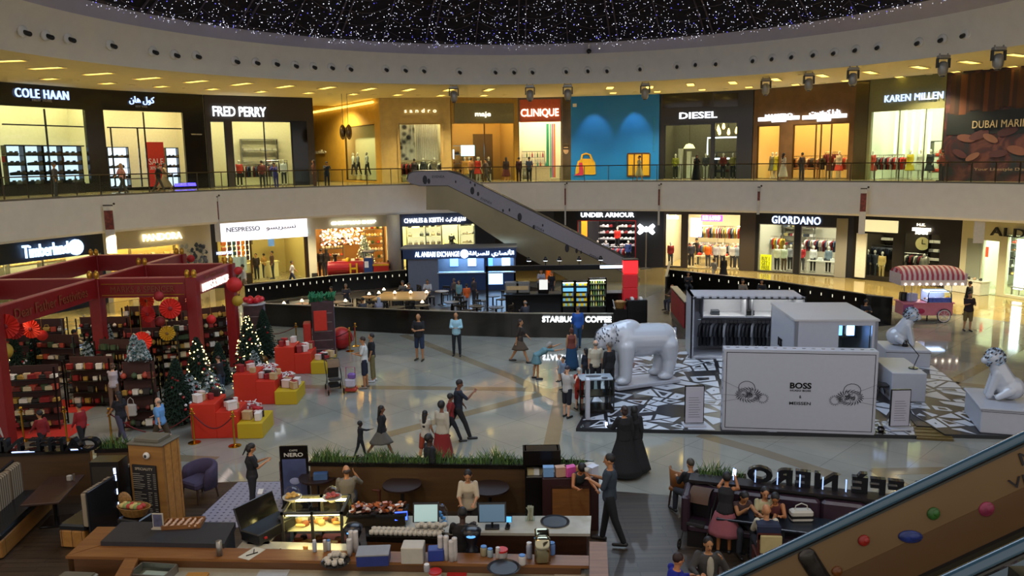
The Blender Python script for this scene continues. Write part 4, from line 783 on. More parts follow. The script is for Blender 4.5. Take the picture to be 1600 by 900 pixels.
def xtree(loc,h,r,label,lights=True,snowy=False,name='christmas_tree',grp=None,base='1a3020',dens=1.):
 t=thing(name,label,'christmas tree',loc,rnd.uniform(0,6),grp);rr=random.Random(int(h*1000+r*77));b=B();n=int(230*dens)
 for i in range(n):
  f=(i+.5)/n;z=h*(.1+.88*f);R0=r*(1-f)**.85+.03;a=i*2.39996;ln=R0*rr.uniform(.8,1.08)
  d=V((math.cos(a),math.sin(a),0));p0=V((0,0,z+.08*ln));p2=d*ln+V((0,0,z-.25*ln));sd=V((-d.y,d.x,0));m_=1 if(snowy and i%3) else 0
  for q in range(5):
   c=p0.lerp(p2,.25+.17*q);wv=(.05+.10*ln*(1-q/6))
   for sg in(-1,1):b.add([c,c+d*.06,c+sd*sg*wv+d*wv*.7+V((0,0,-.03)),c+sd*sg*wv*.35+V((0,0,.05))],[(0,1,2),(0,2,3),(0,3,1)],m_)
  b.tube([p0,p2],[.018,.006],3,m_)
 b.out('branches',[M('fir_'+base,hx(base),.8,noise=.4,nscale=6),MC('9aa6a4',.9)],t);B().cyl(0,0,0,h*.95,.05,8,r2=.012).out('trunk',MC('3a2818',.8),t);B().lathe([(.22,0),(.24,.04),(.1,.12)],n=12).out('base',MC('2a2018'),t)
 if lights:
  lb=B();n=int(95*h/2)
  for i in range(n):
   f=rr.random()**1.15;z=h*(.1+.88*f);R0=r*(1-f)**.85+.05;a=rr.uniform(0,6.28);lb.ell((R0*math.cos(a),R0*math.sin(a),z-.2*R0),.021,5,4)
  tag(lb.out('fairy_lights',ME('ffe08a',5),t),kind='stuff')
 ob=B();cc=0
 for i in range(26):
  f=rr.random();z=h*(.12+.8*f);R0=r*(1-f)**.85;a=rr.uniform(0,6.28);ob.ell((R0*math.cos(a),R0*math.sin(a),z-.22*R0),.045,8,6,i%2)
 tag(ob.out('baubles',[MC('c8c8c8',.2),MC('8a1a1a',.2)],t),kind='stuff');return t
xtree(s.at(567,2,.02),2.6,.8,'flocked white Christmas tree glowing inside the Christmas shop',True,True,base='6a7a6a')
c=gp(618,437);c.z=0;t=S(B().lathe([(.42,0),(.42,GB)],n=24).out('trim_column',M('column_paint',hx('a09c98'),.6,noise=.03),None,True));t.location=c
s=Shop('shoe_shopfront','blue-banded shopfront reading & KEITH and Arabic, with bright shelves of shoes and bags',gb(624,28.4),gb(775,29.5),0,LH,M('slate_blue',hx('2c3850'),.5),[(632,352,742,440)],3.5,M('pale_inner',hx('e8dcae'),.6),glow=('fff2c0',3.4))
s.sign('CHARLES',(631,341,660,348),WB);s.sign('& KEITH',(662,340,692,347),WB,bold=.01);s.sign(arabic('تشارلز اند كيث'),(696,339,727,347),WB,bold=.01);s.bars('mullion',STEEL,[(665,352,440),(690,352,440),(716,352,440)],wd=.05)
shelves(s,s.u(635,1.2),s.u(689,1.2),1.4,.5,3.6,5,'handbag',6,['1c1a1a','c8b088','8a7a68','3a3a34'],'in the shoe shop left of its posing mannequin',back=ME('fff0b8',.5),mat=CREAM)
shelves(s,s.u(718,1.2),s.u(740,1.2),1.4,.5,3.6,5,'shoe',4,['1c1a1a','c8b088','8a7a68'],'in the shoe shop right of its posing mannequin',back=ME('fff0b8',.5),mat=CREAM,sc=1.6)
mannequin(s,704,1,'1c1a20','1c1a20','black-dressed seated mannequin in the & KEITH window',kind='s',z=1.3);o=B().cb((0,0,.88),(.9,.7,1.75),bev=.02).out('display_plinth',MC('2a2420'));o.matrix_world=s.mw@Matrix.Translation((s.u(704,1),1,.02));tag(o,'dark plinth under the seated mannequin','plinth')
s=Shop('clothing_shopfront','black shopfront with a red-framed orange-lit window half hidden by the escalator',gb(775,29.5),gb(866,29.9),0,LH,M('diesel_black'),[(852,346,878,440)],3,M('orange_inner',hx('c87a28'),.6),glow=('ffb050',3),mull=MC('b01a14'))
s=Shop('sports_shopfront','black shopfront with red frame and a blazing white UNDER ARMOUR sign',gb(866,29.9),gb(1036,29.9),0,LH,M('ua_black',hx('0c0e12'),.4),[(902,344,994,440)],6,M('ua_inner',hx('23242c'),.7),M('ua_floor',hx('3c3436'),.4),('fff2e0',3.2),glass=False,mull=MC('c81a20',.4))
s.sign('UNDER ARMOUR',(908,332,991,339),ME('f0f6ff',2),y=-.14,bold=.015)
p=s.mw@V((s.u(1010,-.8),-.8,0));t=thing('logo_stand','glowing white interlocking-arcs emblem standing on a pole in front of the sports shop','sign',p,s.rz);b=B()
for sg in(1,-1):
 pts=[(.52*q,0,2.75+sg*(.30-.42*(1-abs(q))**.8)) for q in(-1,-.7,-.35,0,.35,.7,1)];b.tube(pts,[.12,.16,.12,.09,.12,.16,.12],8)
b.out('emblem',ME('eef6ff',2.5),t,True);B().tube([(0,0,0),(0,0,2.6)],.05,8).out('pole',STEEL,t);B().cyl(0,0,0,.05,.4,18).out('base',STEEL,t)
for r_ in range(2):
 x0,x1=((937,962),(966,992))[r_];shelves(s,s.u(x0,5),s.u(x1,5),5.4,.9,3.8,6,'shoe',4,['c8ccd4','8a2028','e8e8f0'],'on the dark back wall of UNDER ARMOUR, %s bank'%('first','second')[r_],mat=BLK,sc=2)
for px,a_,c_,nm in((919,'a82028','22242c','a red top by the orange wall'),(934,'8a909c','2a2e38','a grey jacket'),(947,'6a7484','1e2228','a blue-grey jacket'),(965,'d0281e','1a1a20','a red shirt on a raised stand'),(982,'28407a','1a1e30','a navy tracksuit')):mannequin(s,px,1.3 if px!=965 else 2.6,a_,c_,'mannequin in %s inside UNDER ARMOUR'%nm,z=.02 if px!=965 else .9)
s.panel('orange_wall',(904,346,913,438),ME('e07a14',.8),1.8,1.9);o=B().cb((0,0,.43),(1.2,.8,.86),bev=.02).out('display_plinth',BLK);o.matrix_world=s.mw@Matrix.Translation((s.u(965,2.6),2.6,.02));tag(o,'dark plinth carrying the red-shirted mannequin','plinth')
rack(s,s.u(960,1.8),2,1.6,['3a4a7a','8a8e98','a82028'],'on the floor of UNDER ARMOUR',h=1.2)
s=Shop('sports_shopfront','wide bright sports clothes shopfront with a pink-lit sign over its open entrance',gb(1036,29.9),gb(1178,29.9),0,LH,M('brown_post',hx('3c3228'),.4),[(1038,334,1066,417),(1072,334,1158,440)],6,M('white_inner',hx('d8cfae'),.6),M('cream_floor',hx('c0ab78'),.25),('fff0c8',4.4),glass=False,mull=M('dark_metal'))
s.sign('SUN & SAND',(1098,337,1126,344),ME('ffd0ff',2),bold=.02);s.panel('pink_glow_box',(1096,336,1129,346),ME('c8409a',2),-.05);s.sign('Levis',(1043,335,1061,342),WB,bold=.02);s.panel('blue_poster',(1073,343,1090,373),ME('a8c8ff',1.3),1.3,1.35)
for i,(px,a_,nm) in enumerate(((1049,'8a2020','a dark red jacket in the side window'),(1082,'3a3a44','charcoal'),(1108,'e06a18','bright orange'),(1121,'b8b8c0','light grey'),(1131,'d8d4c8','off-white'),(1147,'c8c4c0','a pale tracksuit'),(1154,'8a98a8','pale blue'))):mannequin(s,px,.9 if i else .6,a_,'2e2c30' if i%2 else '3a3e4a','mannequin in %s in the bright sports shop'%nm)
for x,d_,z_ in((1098,2.6,1.5),(1118,3.2,1.5),(1140,2.8,1.5),(1112,4.4,2.6),(1145,4.4,2.6)):rack(s,s.u(x,d_),d_,2.,['e8e4dc','c83a28','3a3e4a','8a98a8','d8b030'],'at %s in the bright sports shop'%{1098:'the left',1118:'the centre',1140:'the right',1112:'the high back left',1145:'the high back right'}[x],h=z_)
table(s,s.u(1112,.9),1.6,2.2,.9,.75,'d8c898','pale table of folded clothes at the sports shop entrance')
for i in range(6):item('folded_clothes',s.mw@V((s.u(1112,.9)-.9+i*.36,1.6,.77)),s.rz,['c83020','e8dcc0','d84a28'][i%3],'folded clothes on the pale table of the sports shop','clothes','piles on the sports shop table')
s=Shop('clothing_shopfront','black-banded shopfront signed GIORDANO over wide windows of mannequins and shelves',gb(1178,29.9),gb(1330,29.9),0,LH,M('ua_black'),[(1183,350,1242,425),(1248,354,1309,430)],6,M('giordano_inner',hx('b8b4a4'),.6),M('grey_shop_floor',hx('9a9284'),.3),('fff4dc',3.8),glass=True,mull=STEEL)
s.sign('GIORDANO',(1207,338,1283,350),ME('c0d4ff',1.3),bold=.01,space=1.1);s.panel('grey_pillar',(1308,341,1321,434),M('grey_post',hx('8a867a'),.5));s.panel('yellow_offer_poster',(1186,398,1202,424),ME('e8d81e',.4),.3,.33)
s.sign('BUY 1',(1188,402,1200,408),MC('3a3a20'),y=.26,ext=.01);s.sign('GET 1',(1188,409,1200,415),MC('3a3a20'),y=.26,ext=.01);s.sign('FREE',(1188,416,1200,422),MC('3a3a20'),y=.26,ext=.01)
for i,(px,a_,c_,nm) in enumerate(((1217,'c8c4b0','26262a','a cream top and black trousers'),(1228,'b8c0a8','5a4430','a pale green top and brown trousers'),(1274,'d8d8d8','20242c','white top and dark jeans'),(1256,'a82028','3a3a40','a red jacket'),(1238,'8a8a92','2a2a30','a grey top'),(1298,'6a7a8a','2a2a30','blue-grey'))):mannequin(s,px,.9 if i<2 else 1.6,a_,c_,'mannequin in %s at GIORDANO'%nm)
for x0,x1,k_ in((1196,1222,'left window'),(1226,1244,'middle'),(1250,1272,'right window')):shelves(s,s.u(x0,5),s.u(x1,5),5.4,1.3,3.9,4,'folded_clothes',5,['d8d8d8','3a4a6a','8a2028','b8a868','2a2a30'],'at the back of GIORDANO, '+k_,sc=1.1)
rack(s,s.u(1285,3),3,2,['d8d8dc','8a2028','2a3a5a','c8b8a0'],'at the right of GIORDANO',h=2.1);rack(s,s.u(1205,3),3,1.8,['d8b030','b8c8c8','c02828'],'at the left of GIORDANO',h=2.1)
table(s,s.u(1290,1.6),1.6,1.9,.8,.8,'d8d4cc','white display table in the GIORDANO window');
for i in range(4):item('folded_clothes',s.mw@V((s.u(1290,1.6)-.6+i*.4,1.6,.82)),s.rz,['2a2e3a','e8e8e8'][i%2],'folded clothes on the white table at GIORDANO','clothes','piles on the GIORDANO table')
s=Shop('clothing_shopfront','near-black shopfront with a lit cream panel, small white sign and dim windows of menswear',gb(1330,29.9),gb(1498,29.9),0,LH,M('shop_black',hx('1a1611'),.4),[(1351,366,1396,432),(1408,366,1470,446)],4.5,M('dark_inner',hx('332a20'),.7),M('dark_wood_floor',hx('4a3620'),.4),('fff0c8',1.6),glass=True)
s.panel('cream_panel',(1352,343,1403,364),ME('f0e8b4',.42),-.15);s.panel('white_post',(1340,364,1352,434),MC('d8d4c0'),-.12);s.sign('H.E.',(1434,349,1447,353),ME('fff6e0',1));s.sign('MANGO MEN',(1427,356,1455,361),ME('fff6e0',4),bold=.012);s.sign('MAN',(1432,361,1450,366),ME('fff6e0',4),bold=.02)
for i,(px,a_,c_,nm) in enumerate(((1360,'20283a','1a2030','a navy suit by the white post'),(1371,'2a2e3a','20242c','a dark coat'),(1383,'c8a868','b89a60','a camel coat, nearest the glass'),(1449,'8a8478','2a2a2a','grey'))):mannequin(s,px,.5 if i==2 else 1,a_,c_,'mannequin in %s in the dark menswear window'%nm,kind='m')
rack(s,s.u(1430,2),2,1.8,['e8e4d8','2a2c34','8a2028','3a3a3a'],'in the doorway of the dark menswear shop',h=1.6);rack(s,s.u(1376,2.6),2.6,2,['2a3048','3a3e50','20242c'],'behind the suited mannequins',h=1.9)
shelves(s,s.u(1355,3),s.u(1398,3),4.2,1.4,3.4,3,'folded_clothes',6,['e8e4d8','2a3048','a8a498'],'at the back left of the dark menswear shop',mat=BLK);shelves(s,s.u(1448,3),s.u(1470,3),4,1.,3.2,4,'folded_clothes',3,['e8e4d8','8a8a8a'],'at the back right of the dark menswear shop',mat=BLK)
t=thing('wall_clock','round cream clock face on the back wall of the dark menswear shop','clock',mw=s.mw@Matrix.Translation((s.u(1445,4.3),4.3,s.z(1445,381,4.3))));T=Matrix.Rotation(R_(90),4,'X');B().lathe([(.42,0),(.42,.05)],n=20,T=T).out('clock_face',MC('d8cc90'),t);B().cb((0,-.08,.12),(.04,.02,.3)).cb((.1,-.08,0),(.22,.02,.04)).out('hands',BLK,t)
table(s,s.u(1456,1.4),1.6,1.2,.7,.85,'b8b4a8','pale table in the dark menswear doorway')
s=Shop('shoe_shopfront','cream shopfront with large black ALDO lettering and bright shoe shelves',gb(1498,29.9),gb(1720,29),0,LH,M('aldo_cream',hx('c4bf9c'),.6),[(1530,376,1562,462),(1567,372,1700,470)],4.5,M('aldo_inner',hx('d8d8c0'),.5),M('aldo_floor',hx('a8a080'),.15),('f4ffe0',4),glass=True)
s.sign('ALDO',(1550,357,1630,371),MC('1c1a18',.4),ext=.06,space=1.1);s.panel('glass_corner',(1513,372,1530,440),M('pale_glass_panel',hx('8a9080'),.2));s.panel('light_column',(1559,375,1564,440),ME('e8f4ff',2),.3,.5);s.panel('light_column',(1573,375,1578,455),ME('e8f4ff',2),.8,1)
for x0,x1,d_,k_ in((1533,1556,3.4,'behind the first pane'),(1582,1608,3,'behind the second pane'),(1612,1650,3,'at the frame edge')):shelves(s,s.u(x0,d_),s.u(x1,d_),d_+.4,.7,3.4,6,'shoe',5,['c8a868','2a241e','b04030','d8d0c0','6a4a30'],'of the ALDO shop '+k_,sc=1.5,back=M('aldo_inner'))
B().bx(*[s.u(1541,1),s.u(1549,1)],1,1.05,s.z(1545,402,1),s.z(1545,386,1)).out('red_poster',MC('d83a28'),s.t);B().bx(*[s.u(1531,1),s.u(1540,1)],1,1.05,s.z(1535,412,1),s.z(1535,398,1)).out('green_poster',MC('2a8a4a'),s.t)
table(s,s.u(1540,0)-.4,-.5,2.4,.8,.75,'c8c8b8','white low display table outside the ALDO window',False)
for i in range(6):item('shoe',s.mw@V((s.u(1540,0)-1.4+i*.36,-.5,.77)),s.rz+1,['2a241e','b8a080','1c1c20'][i%3],'shoe on the white low table outside ALDO','shoe','shoes on the low ALDO table',1.3)
table(s,s.u(1606,.0)-.3,.9,1.4,.7,.5,'8a7a68','low bench-like table at the frame edge inside ALDO')
drop_protos()
# ------------------------------------------------------------ balustrade round the gallery
RAILM=M('rail_bronze',hx('3c352a'),.3,metal=.7)
bt=thing('glass_balustrade','curved glass balustrade with a thin dark handrail along the whole gallery edge','balustrade')
g=offs(GAL,0,.06)
def skip(i):x=pj(g[i])[0];return 652<x<690
B().tube([p+V((0,0,1.06)) for p in g if pj(p)[0]<660],.035,6).out('handrail',RAILM,bt);B().tube([p+V((0,0,1.06)) for p in g if pj(p)[0]>680],.035,6).out('handrail',RAILM,bt)
for i in range(len(g)-1):
 if skip(i):continue
 a_,c_=g[i],g[i+1];d=(c_-a_).normalized();n_=V((-d.y,d.x,0))*.012
 if-60<pj(a_)[0]<1660:
  B().add([a_+d*.02-n_,c_-d*.02-n_,c_-d*.02+n_,a_+d*.02+n_]+[q+V((0,0,1.0)) for q in(a_+d*.02-n_,c_-d*.02-n_,c_-d*.02+n_,a_+d*.02+n_)],[(0,1,5,4),(1,2,6,5),(2,3,7,6),(3,0,4,7),(4,5,6,7)]).out('glass_panel',GLASS,bt)
  T=Matrix.Translation(a_);B().bx(-.02,.02,-.03,.03,0,1.05,T=T).out('post',RAILM,bt)
B().rings([[p+V((0,0,z))+(V((p.x-GC[0],p.y-GC[1],0)).normalized()*o) for z,o in((0,-.03),(.09,-.03),(.09,.05),(0,.05))] for p in g],loop=False).out('base_channel',M('channel_metal',hx('7a7060'),.4,metal=.5),bt)
for x,y0,y1,wd,lab in((168,318,396,.46,'above the red pavilion'),(336,305,378,.3,'left of the NESPRESSO band'),(883,286,352,.1,'right of the escalator'),(1030,287,352,.12,'left of the sports shop'),(1186,290,335,.16,'above GIORDANO'),(1350,292,366,.34,'above the lit cream panel'),(1535,297,380,.5,'nearest ALDO')):
 best=min(range(len(g)),key=lambda i:abs(pj(g[i])[0]-x));p=g[best]+(V((GC[0],GC[1],0))-V((g[best].x,g[best].y,0))).normalized()*.45;sc_=p.y/(ray(x,y0).y);p=atY(x,y0,p.y);q=atY(x,y1,p.y);hgt=p.z-q.z
 t=thing('hanging_banner','narrow white banner with a photo, hung on the gallery edge %s'%lab,'banner',p);ang=math.atan2(p.x,p.y)
 b=B();b.T=Matrix.Rotation(-ang*.4,4,'Z');b.bx(-wd/2,wd/2,-.012,.012,-hgt,-.1);cl_=b.out('banner_cloth',M('banner_cloth',hx('c0bcb4'),.8,noise=.05),t)
 b=B();b.T=Matrix.Rotation(-ang*.4,4,'Z');b.bx(-wd/2*.9,wd/2*.9,-.02,-.014,-hgt*.52,-.35);b.out('printed_photo',M('banner_print',hx('6a2a20'),.6,noise=.6,nscale=6),cl_)
 b=B();b.T=Matrix.Rotation(-ang*.4,4,'Z');b.bx(-wd/2,wd/2,-.03,.03,-.12,-.06).tube([(0,0,-.09),(0,.45,-.09)],.015,5).ell((wd/2+.06,0,-.02),.06,8,5);b.out('bracket',RAILM,t)
 # ------------------------------------------------------------ far escalator
def escal_profile(P,Y):return[(atY(x,y,Y).x,atY(x,y,Y).z) for x,y in P]
Y1=49.0
t=thing('escalator','grey escalator with printed side panels descending to the right behind the coffee shop','escalator',(0,0,0))
TR=M('truss_champagne',hx('85785a'),.35,metal=.35,noise=.12,nscale=.6)
pp=escal_profile([(666,288),(700,288),(985,430),(1000,434),(1000,450),(905,446),(812,396),(760,362),(718,333),(700,328),(666,328)],Y1)
b=B();b.prism(pp,1.5,T=Matrix.Translation((0,Y1+.75,0)));b.out('truss',TR,t)
top=[(636,281),(638,273),(645,269),(655,268),(700,268),(720,274),(985,408),(993,414),(995,422)];bot_=[(640,286),(655,290),(700,290),(985,431)]
for yy in(Y1-.02,Y1+1.45):
 pa=escal_profile(top,Y1);pb=escal_profile(bot_,Y1)
 B().prism(pa+pb[::-1],.05,T=Matrix.Translation((0,yy,0))).out('side_panel',M('escalator_panel',hx('8a8288'),.4,noise=.04),t)
 B().tube([(x,yy,z+.03) for x,z in pa],.045,6).out('handrail',M('rubber_black',hx('17151a'),.5),t)
 B().tube([(x,yy,z) for x,z in pb],.03,4).out('skirt_rail',M('dark_metal'),t)
stp=escal_profile([(706,285),(985,425)],Y1+.7);ns=30
for i in range(ns):
 x=lerp(stp[0][0],stp[1][0],(i+.5)/ns);z=lerp(stp[0][1],stp[1][1],(i+.5)/ns);B().bx(x-.2,x+.2,Y1+.15,Y1+1.3,z-.25,z).out('step',M('dark_metal'),t)
for x,y,s_ in((664,281,1.6),(670,283,1),(735,285,.5),(742,289,.6),(712,284,.5),(738,298,1.4),(747,303,.8),(812,339,1.5),(786,329,.6),(796,328,.6),(834,355,.8),(848,352,.5),(886,388,1.5),(901,392,.9),(908,394,.6)):
 (px_,pz_),=escal_profile([(x,y)],Y1-.05);B().ell((px_,Y1-.05,pz_),(.09*s_,.012,.17*s_),8,5).out('printed_mark',M('black_print',hx('221c22'),.6),t)
for x,y in((685,276),(760,314),(842,357),(930,402)):
 (px_,pz_),=escal_profile([(x,y)],Y1-.05);link('lettering',textmesh('EVENEA',M('black_print'),.75,.14,.01),t).matrix_local=Matrix.Translation((px_,Y1-.06,pz_))@Matrix.Rotation(R_(27) if x>700 else 0,4,'Y')
 # ------------------------------------------------------------ near escalator
Y2=6.8;A1,A2=atY(1140,899,Y2),atY(1600,682,Y2);dr=(A2-A1).normalized();e0,e1=A1-dr*1.3,A2+dr*2.2;nrm=V((-dr.z,0,dr.x))
t=thing('escalator','near escalator with a tan printed inner panel, coloured climbing-hold prints and dark blue handrails','escalator',(0,0,0))
def bandy(b,o0,o1,y0,y1):
 q=[e0+nrm*o0,e1+nrm*o0,e1+nrm*o1,e0+nrm*o1];b.add([V((v.x,y0,v.z)) for v in q]+[V((v.x,y1,v.z)) for v in q],[(0,1,2,3),(7,6,5,4),(0,4,5,1),(1,5,6,2),(2,6,7,3),(3,7,4,0)]);return b
HRM=M('handrail_blue',hx('2c4a5c'),.25,coat=.5)
for yy in(Y2,Y2-1.25):
 B().tube([e0.lerp(e1,i/6)+V((0,yy-Y2,0)) for i in range(7)],.055,12,flat=.8).out('handrail',HRM,t,True)
 bandy(B(),-.07,-.05,yy-.03,yy+.03).out('rail_track',M('dark_metal'),t)
bandy(B(),-.80,-.05,Y2-.01,Y2+.01).out('inner_panel',M('tan_print',hx('72583a'),.35,noise=.05,nscale=2),t)
bandy(B(),-.80,-.44,Y2-.014,Y2-.0105).out('printed_lower_band',M('tan_print_dark',hx('5e4228'),.35,noise=.06,nscale=2),t)
bandy(B(),-.84,-.79,Y2-.06,Y2+.02).out('panel_clamp',M('black_metal'),t);bandy(B(),-.93,-.84,Y2-.16,Y2+.02).out('inner_deck',M('gold_deck',hx('a08a4a'),.3,metal=.5),t)
bandy(B(),-.80,-.05,Y2-1.26,Y2-1.24).out('outer_glass',GLASS,t);bandy(B(),-.93,-.82,Y2-1.3,Y2-1.12).out('inner_deck',M('gold_deck'),t)
for i in range(18):
 c=e0.lerp(e1,(i+.5)/18)-nrm*1.05;B().bx(c.x-.2,c.x+.2,Y2-1.1,Y2-.17,c.z-.24,c.z).out('step',M('step_black',hx('16150f'),.4,metal=.4),t)
bandy(B(),-1.9,-1.3,Y2-1.35,Y2+.25).out('truss',M('dark_metal'),t)
sl=math.atan2(dr.z,dr.x)
def hold(px,py,rx,rz_,col,nm,rot=0,bump_=.03):
 p=atY(px,py,Y2-.02);T=Matrix.Translation((p.x,Y2-.015,p.z))@Matrix.Rotation(-rot,4,'Y');b=B();b.ell((0,0,0),(rx,bump_,rz_),14,8,T=T).ell((rx*.25,-bump_*.5,rz_*.15),(rx*.6,bump_*.8,rz_*.6),12,6,T=T);b.out(nm,M('hold_'+col,hx(col),.4,noise=.35,nscale=14),t,True)
hold(1350,845,.055,.055,'8a1c14','printed_red_hold');hold(1423,839,.115,.062,'1c2c6a','printed_blue_hold',-.1);hold(1459,803,.06,.062,'27511c','printed_green_hold',.3);hold(1542,796,.072,.072,'8a2c4a','printed_pink_hold');hold(1308,893,.05,.05,'6a3a0e','printed_wooden_cube')
p=atY(1268,880,Y2-.03);b=B();T=Matrix.Translation((p.x,Y2-.02,p.z))@Matrix.Rotation(R_(-32),4,'Y');b.cap((0,0,.07),(0,0,-.22),.085,.085,14,flat=.35,up=(0,1,0));b.v=[tuple(T@V(q)) for q in b.v];b.out('printed_flask',M('flask',hx('3a3532'),.2,metal=.6,noise=.4,nscale=9),t,True)
for tx,px,py,w_,h_ in(('VISIT',1612,745,.42,.10),('M',1606,714,.14,.12)):
 p=atY(px,py,Y2-.02);o=link('lettering',textmesh(tx,M('black_print'),w_,h_,.003),t);o.matrix_local=Matrix.Translation((p.x,Y2-.02,p.z))@Matrix.Rotation(-sl*.85,4,'Y')
 # ------------------------------------------------------------ money exchange kiosk
KY=46.6;a_,c_=atY(636,455,KY),atY(806,455,KY);x0,x1=a_.x,c_.x;zr=atY(700,401,KY).z;zs=atY(700,389,KY).z
t=thing('exchange_kiosk','blue-lit money exchange kiosk with a flat grey roof, signed AL ANSARI EXCHANGE','kiosk',(x0,KY,0));W_=x1-x0;BL=M('kiosk_blue',hx('16335e'),.4)
B().bx(-.3,W_+.1,-.25,1.9,zs,zs+.08).out('roof',M('kiosk_roof',hx('5a6070'),.5,noise=.08),t);B().bx(-.25,W_+.05,-.2,-.08,zr-.1,zs).bx(-.25,-.15,-.2,1.8,zr-.1,zs).out('sign_band',BL,t)
B().bx(0,1.9,0,.1,0,zr-.1).bx(0,.1,0,1.8,0,zr-.1).bx(0,W_,1.7,1.8,0,zr).bx(W_-.1,W_,0,1.8,0,zr).out('wall_panel',M('kiosk_grey',hx('6a7080'),.5,noise=.05),t);B().bx(1.9,W_,0,.12,0,1.05).out('counter_front',BL,t);B().bx(1.85,W_,-.15,.4,1.05,1.1).out('counter_top',MC('c8d0d8',.3),t)
B().bx(4.6,4.85,-.05,.1,0,zr-.1).out('post',BL,t);B().bx(2,W_-.1,.4,1.5,zr-.16,zr-.13).out('ceiling_lamp',ME('a8d0ff',7),t);B().bx(1.9,W_-.1,.09,.1,1.1,zr-.1).out('glass_screen',GLASS,t)
sx=lambda px:atY(px,395,KY).x-x0
for tx,a1,a2,sz_ in(('AL ANSARI EXCHANGE',649,718,.3),(arabic('الأنصاري للصرافة'),733,803,.42)):
 link('sign_lettering',textmesh(tx,ME('e8f2ff',2.2),sx(a2)-sx(a1),sz_,.03,.012),t,((sx(a1)+sx(a2))/2,-.24,(zr-.1+zs)/2))
B().lathe([(.24,-.03),(.24,.03)],n=18,T=Matrix.Translation((sx(726),-.24,(zr-.1+zs)/2))@Matrix.Rotation(R_(90),4,'X')).out('round_emblem',ME('f0f6ff',5),t)
for i,px in enumerate((706,735,762,790)):B().bx(sx(px)-.25,sx(px)+.25,1.6,1.65,1.25,1.75).out('screen',ME(['6aa8ff','a8c8ff','4a88e8','c8e0ff'][i],2),t)
B().bx(sx(760),sx(785),-.02,0,.35,1.0).out('lit_front_panel',ME('9ac8ff',1.5),t)
# ------------------------------------------------------------ coffee shop enclosure
WD=wood('dark_wood_floor_mall','2a231e','3a312a',(.6,8,8),.35,.18)
fl=[gp(380,507),gp(640,522),gp(960,529),gp(1078,530),gp(1400,508),gp(1392,484),gp(1210,452),gp(1045,449),gp(1000,470),gp(810,446),gp(640,446),gp(385,476)]
S(B().slab(fl,.001,.012).out('floor_cafe',WD))
BG=M('black_barrier',hx('15130f'),.15,spec=.6)
def barrier(name,lab,pts,h,slots=0,mat=BG,th=.08,cat='barrier',top=True,z0=.012):
 P=[gp(x,y) if len(q)==2 else V(q) for q in pts for x,y in[q[:2]]];b=B();tb=B();sb=B()
 t=thing(name,lab,cat,P[0]);o=P[0]
 for i in range(len(P)-1):
  a,c=P[i]-o,P[i+1]-o;d=(c-a).normalized();n=V((-d.y,d.x,0))*th/2
  b.slab([a+n,a-n,c-n,c+n],z0,h);tb.slab([a+n*1.6,a-n*1.6,c-n*1.6,c+n*1.6],h+.001,h+.035);L=(c-a).length;k=int(L/slots) if slots else 0
  for j in range(k):
   m=a+d*(j+.5)*L/k;T=Matrix.Translation((m.x,m.y,h*.72))@Matrix.Rotation(math.atan2(d.y,d.x),4,'Z');sb.cb((0,0,0),(.07,th+.02,.17),T=None) if 0 else sb.bx(-.022,.022,-th/2-.01,th/2+.01,-.07,.07,T=T)
 b.out('panel',mat,t);
 if top:tb.out('top_rail',STEEL if mat is BG else mat,t)
 if slots:sb.out('lit_slots',ME('f4ecd0',.45),t)
 return t
barrier('cafe_barrier','black glossy front wall of the coffee shop, facing the open floor',[(384,507),(640,521),(800,527),(958,528)],1.05)
barrier('cafe_barrier','long black back wall of the coffee shop with a row of small lit slots',[(384,474),(520,457),(640,447),(760,443)],1.0,.4)
barrier('cafe_barrier','dark wall with lit slots running behind the open wardrobe booth to the right',[(1046,449),(1210,470),(1385,500)],1.05,.6)
barrier('cafe_barrier','dark end wall at the right of the coffee seating with pale lit strips',[(1352,503),(1392,508)],1.25);
barrier('cafe_barrier','tall dark wall at the right of the coffee shop entrance',[(1040,477),(1046,448)],1.5)
t=barrier('cafe_barrier','dark slanting wall with a red printed side beside the coffee shop entrance',[(1074,527),(1052,496)],1.5,th=.2);a_,c_=gp(1074,527)-gp(1074,527),gp(1052,496)-gp(1074,527);d=(c_-a_).normalized();T=Matrix.Translation(a_+V((d.y,-d.x,0))*-.12)@Matrix.Rotation(math.atan2(d.y,d.x),4,'Z');B().bx(.2,c_.length-.1,-.01,.02,.35,1.4,T=T).out('red_print',M('red_print',hx('8a1f26'),.5,noise=.3,nscale=5),t)
a_,c_=gp(800,527),gp(958,528);d=(c_-a_).normalized();o=link('coffee_sign',textmesh('STARBUCKS COFFEE',ME('f4fbff',2.2),2.95,.25,.03,.02));p=atY(901,499,gp(900,528).y-.12);o.location=p;o.rotation_euler[2]=math.atan2(d.y,d.x);tag(o,'glowing white STARBUCKS COFFEE lettering on the black front wall','sign')
CY=39.0;cx0,cx1=atY(790,470,CY).x,atY(975,470,CY).x
t=thing('service_counter','dark service counter of the coffee shop with lit food cases behind the barrier','counter',(cx0,CY,.012));L=cx1-cx0
B().bx(0,L,0,.8,0,.95).out('body',BLK,t);B().bx(-.05,L+.05,-.05,.85,.95,1.0).out('worktop',M('slate_top',hx('2c2b2b'),.2),t)
B().bx(-1.0,L+.3,.9,1.1,2.05,2.3).out('menu_header',BLK,t);B().bx(L-1.1,L+.1,.85,.9,2.12,2.26).out('lit_header',ME('c8d8e8',1.8),t)
for q in(-1.0,L+.15):B().bx(q,q+.12,.9,1.02,0,2.3).out('post',BLK,t)
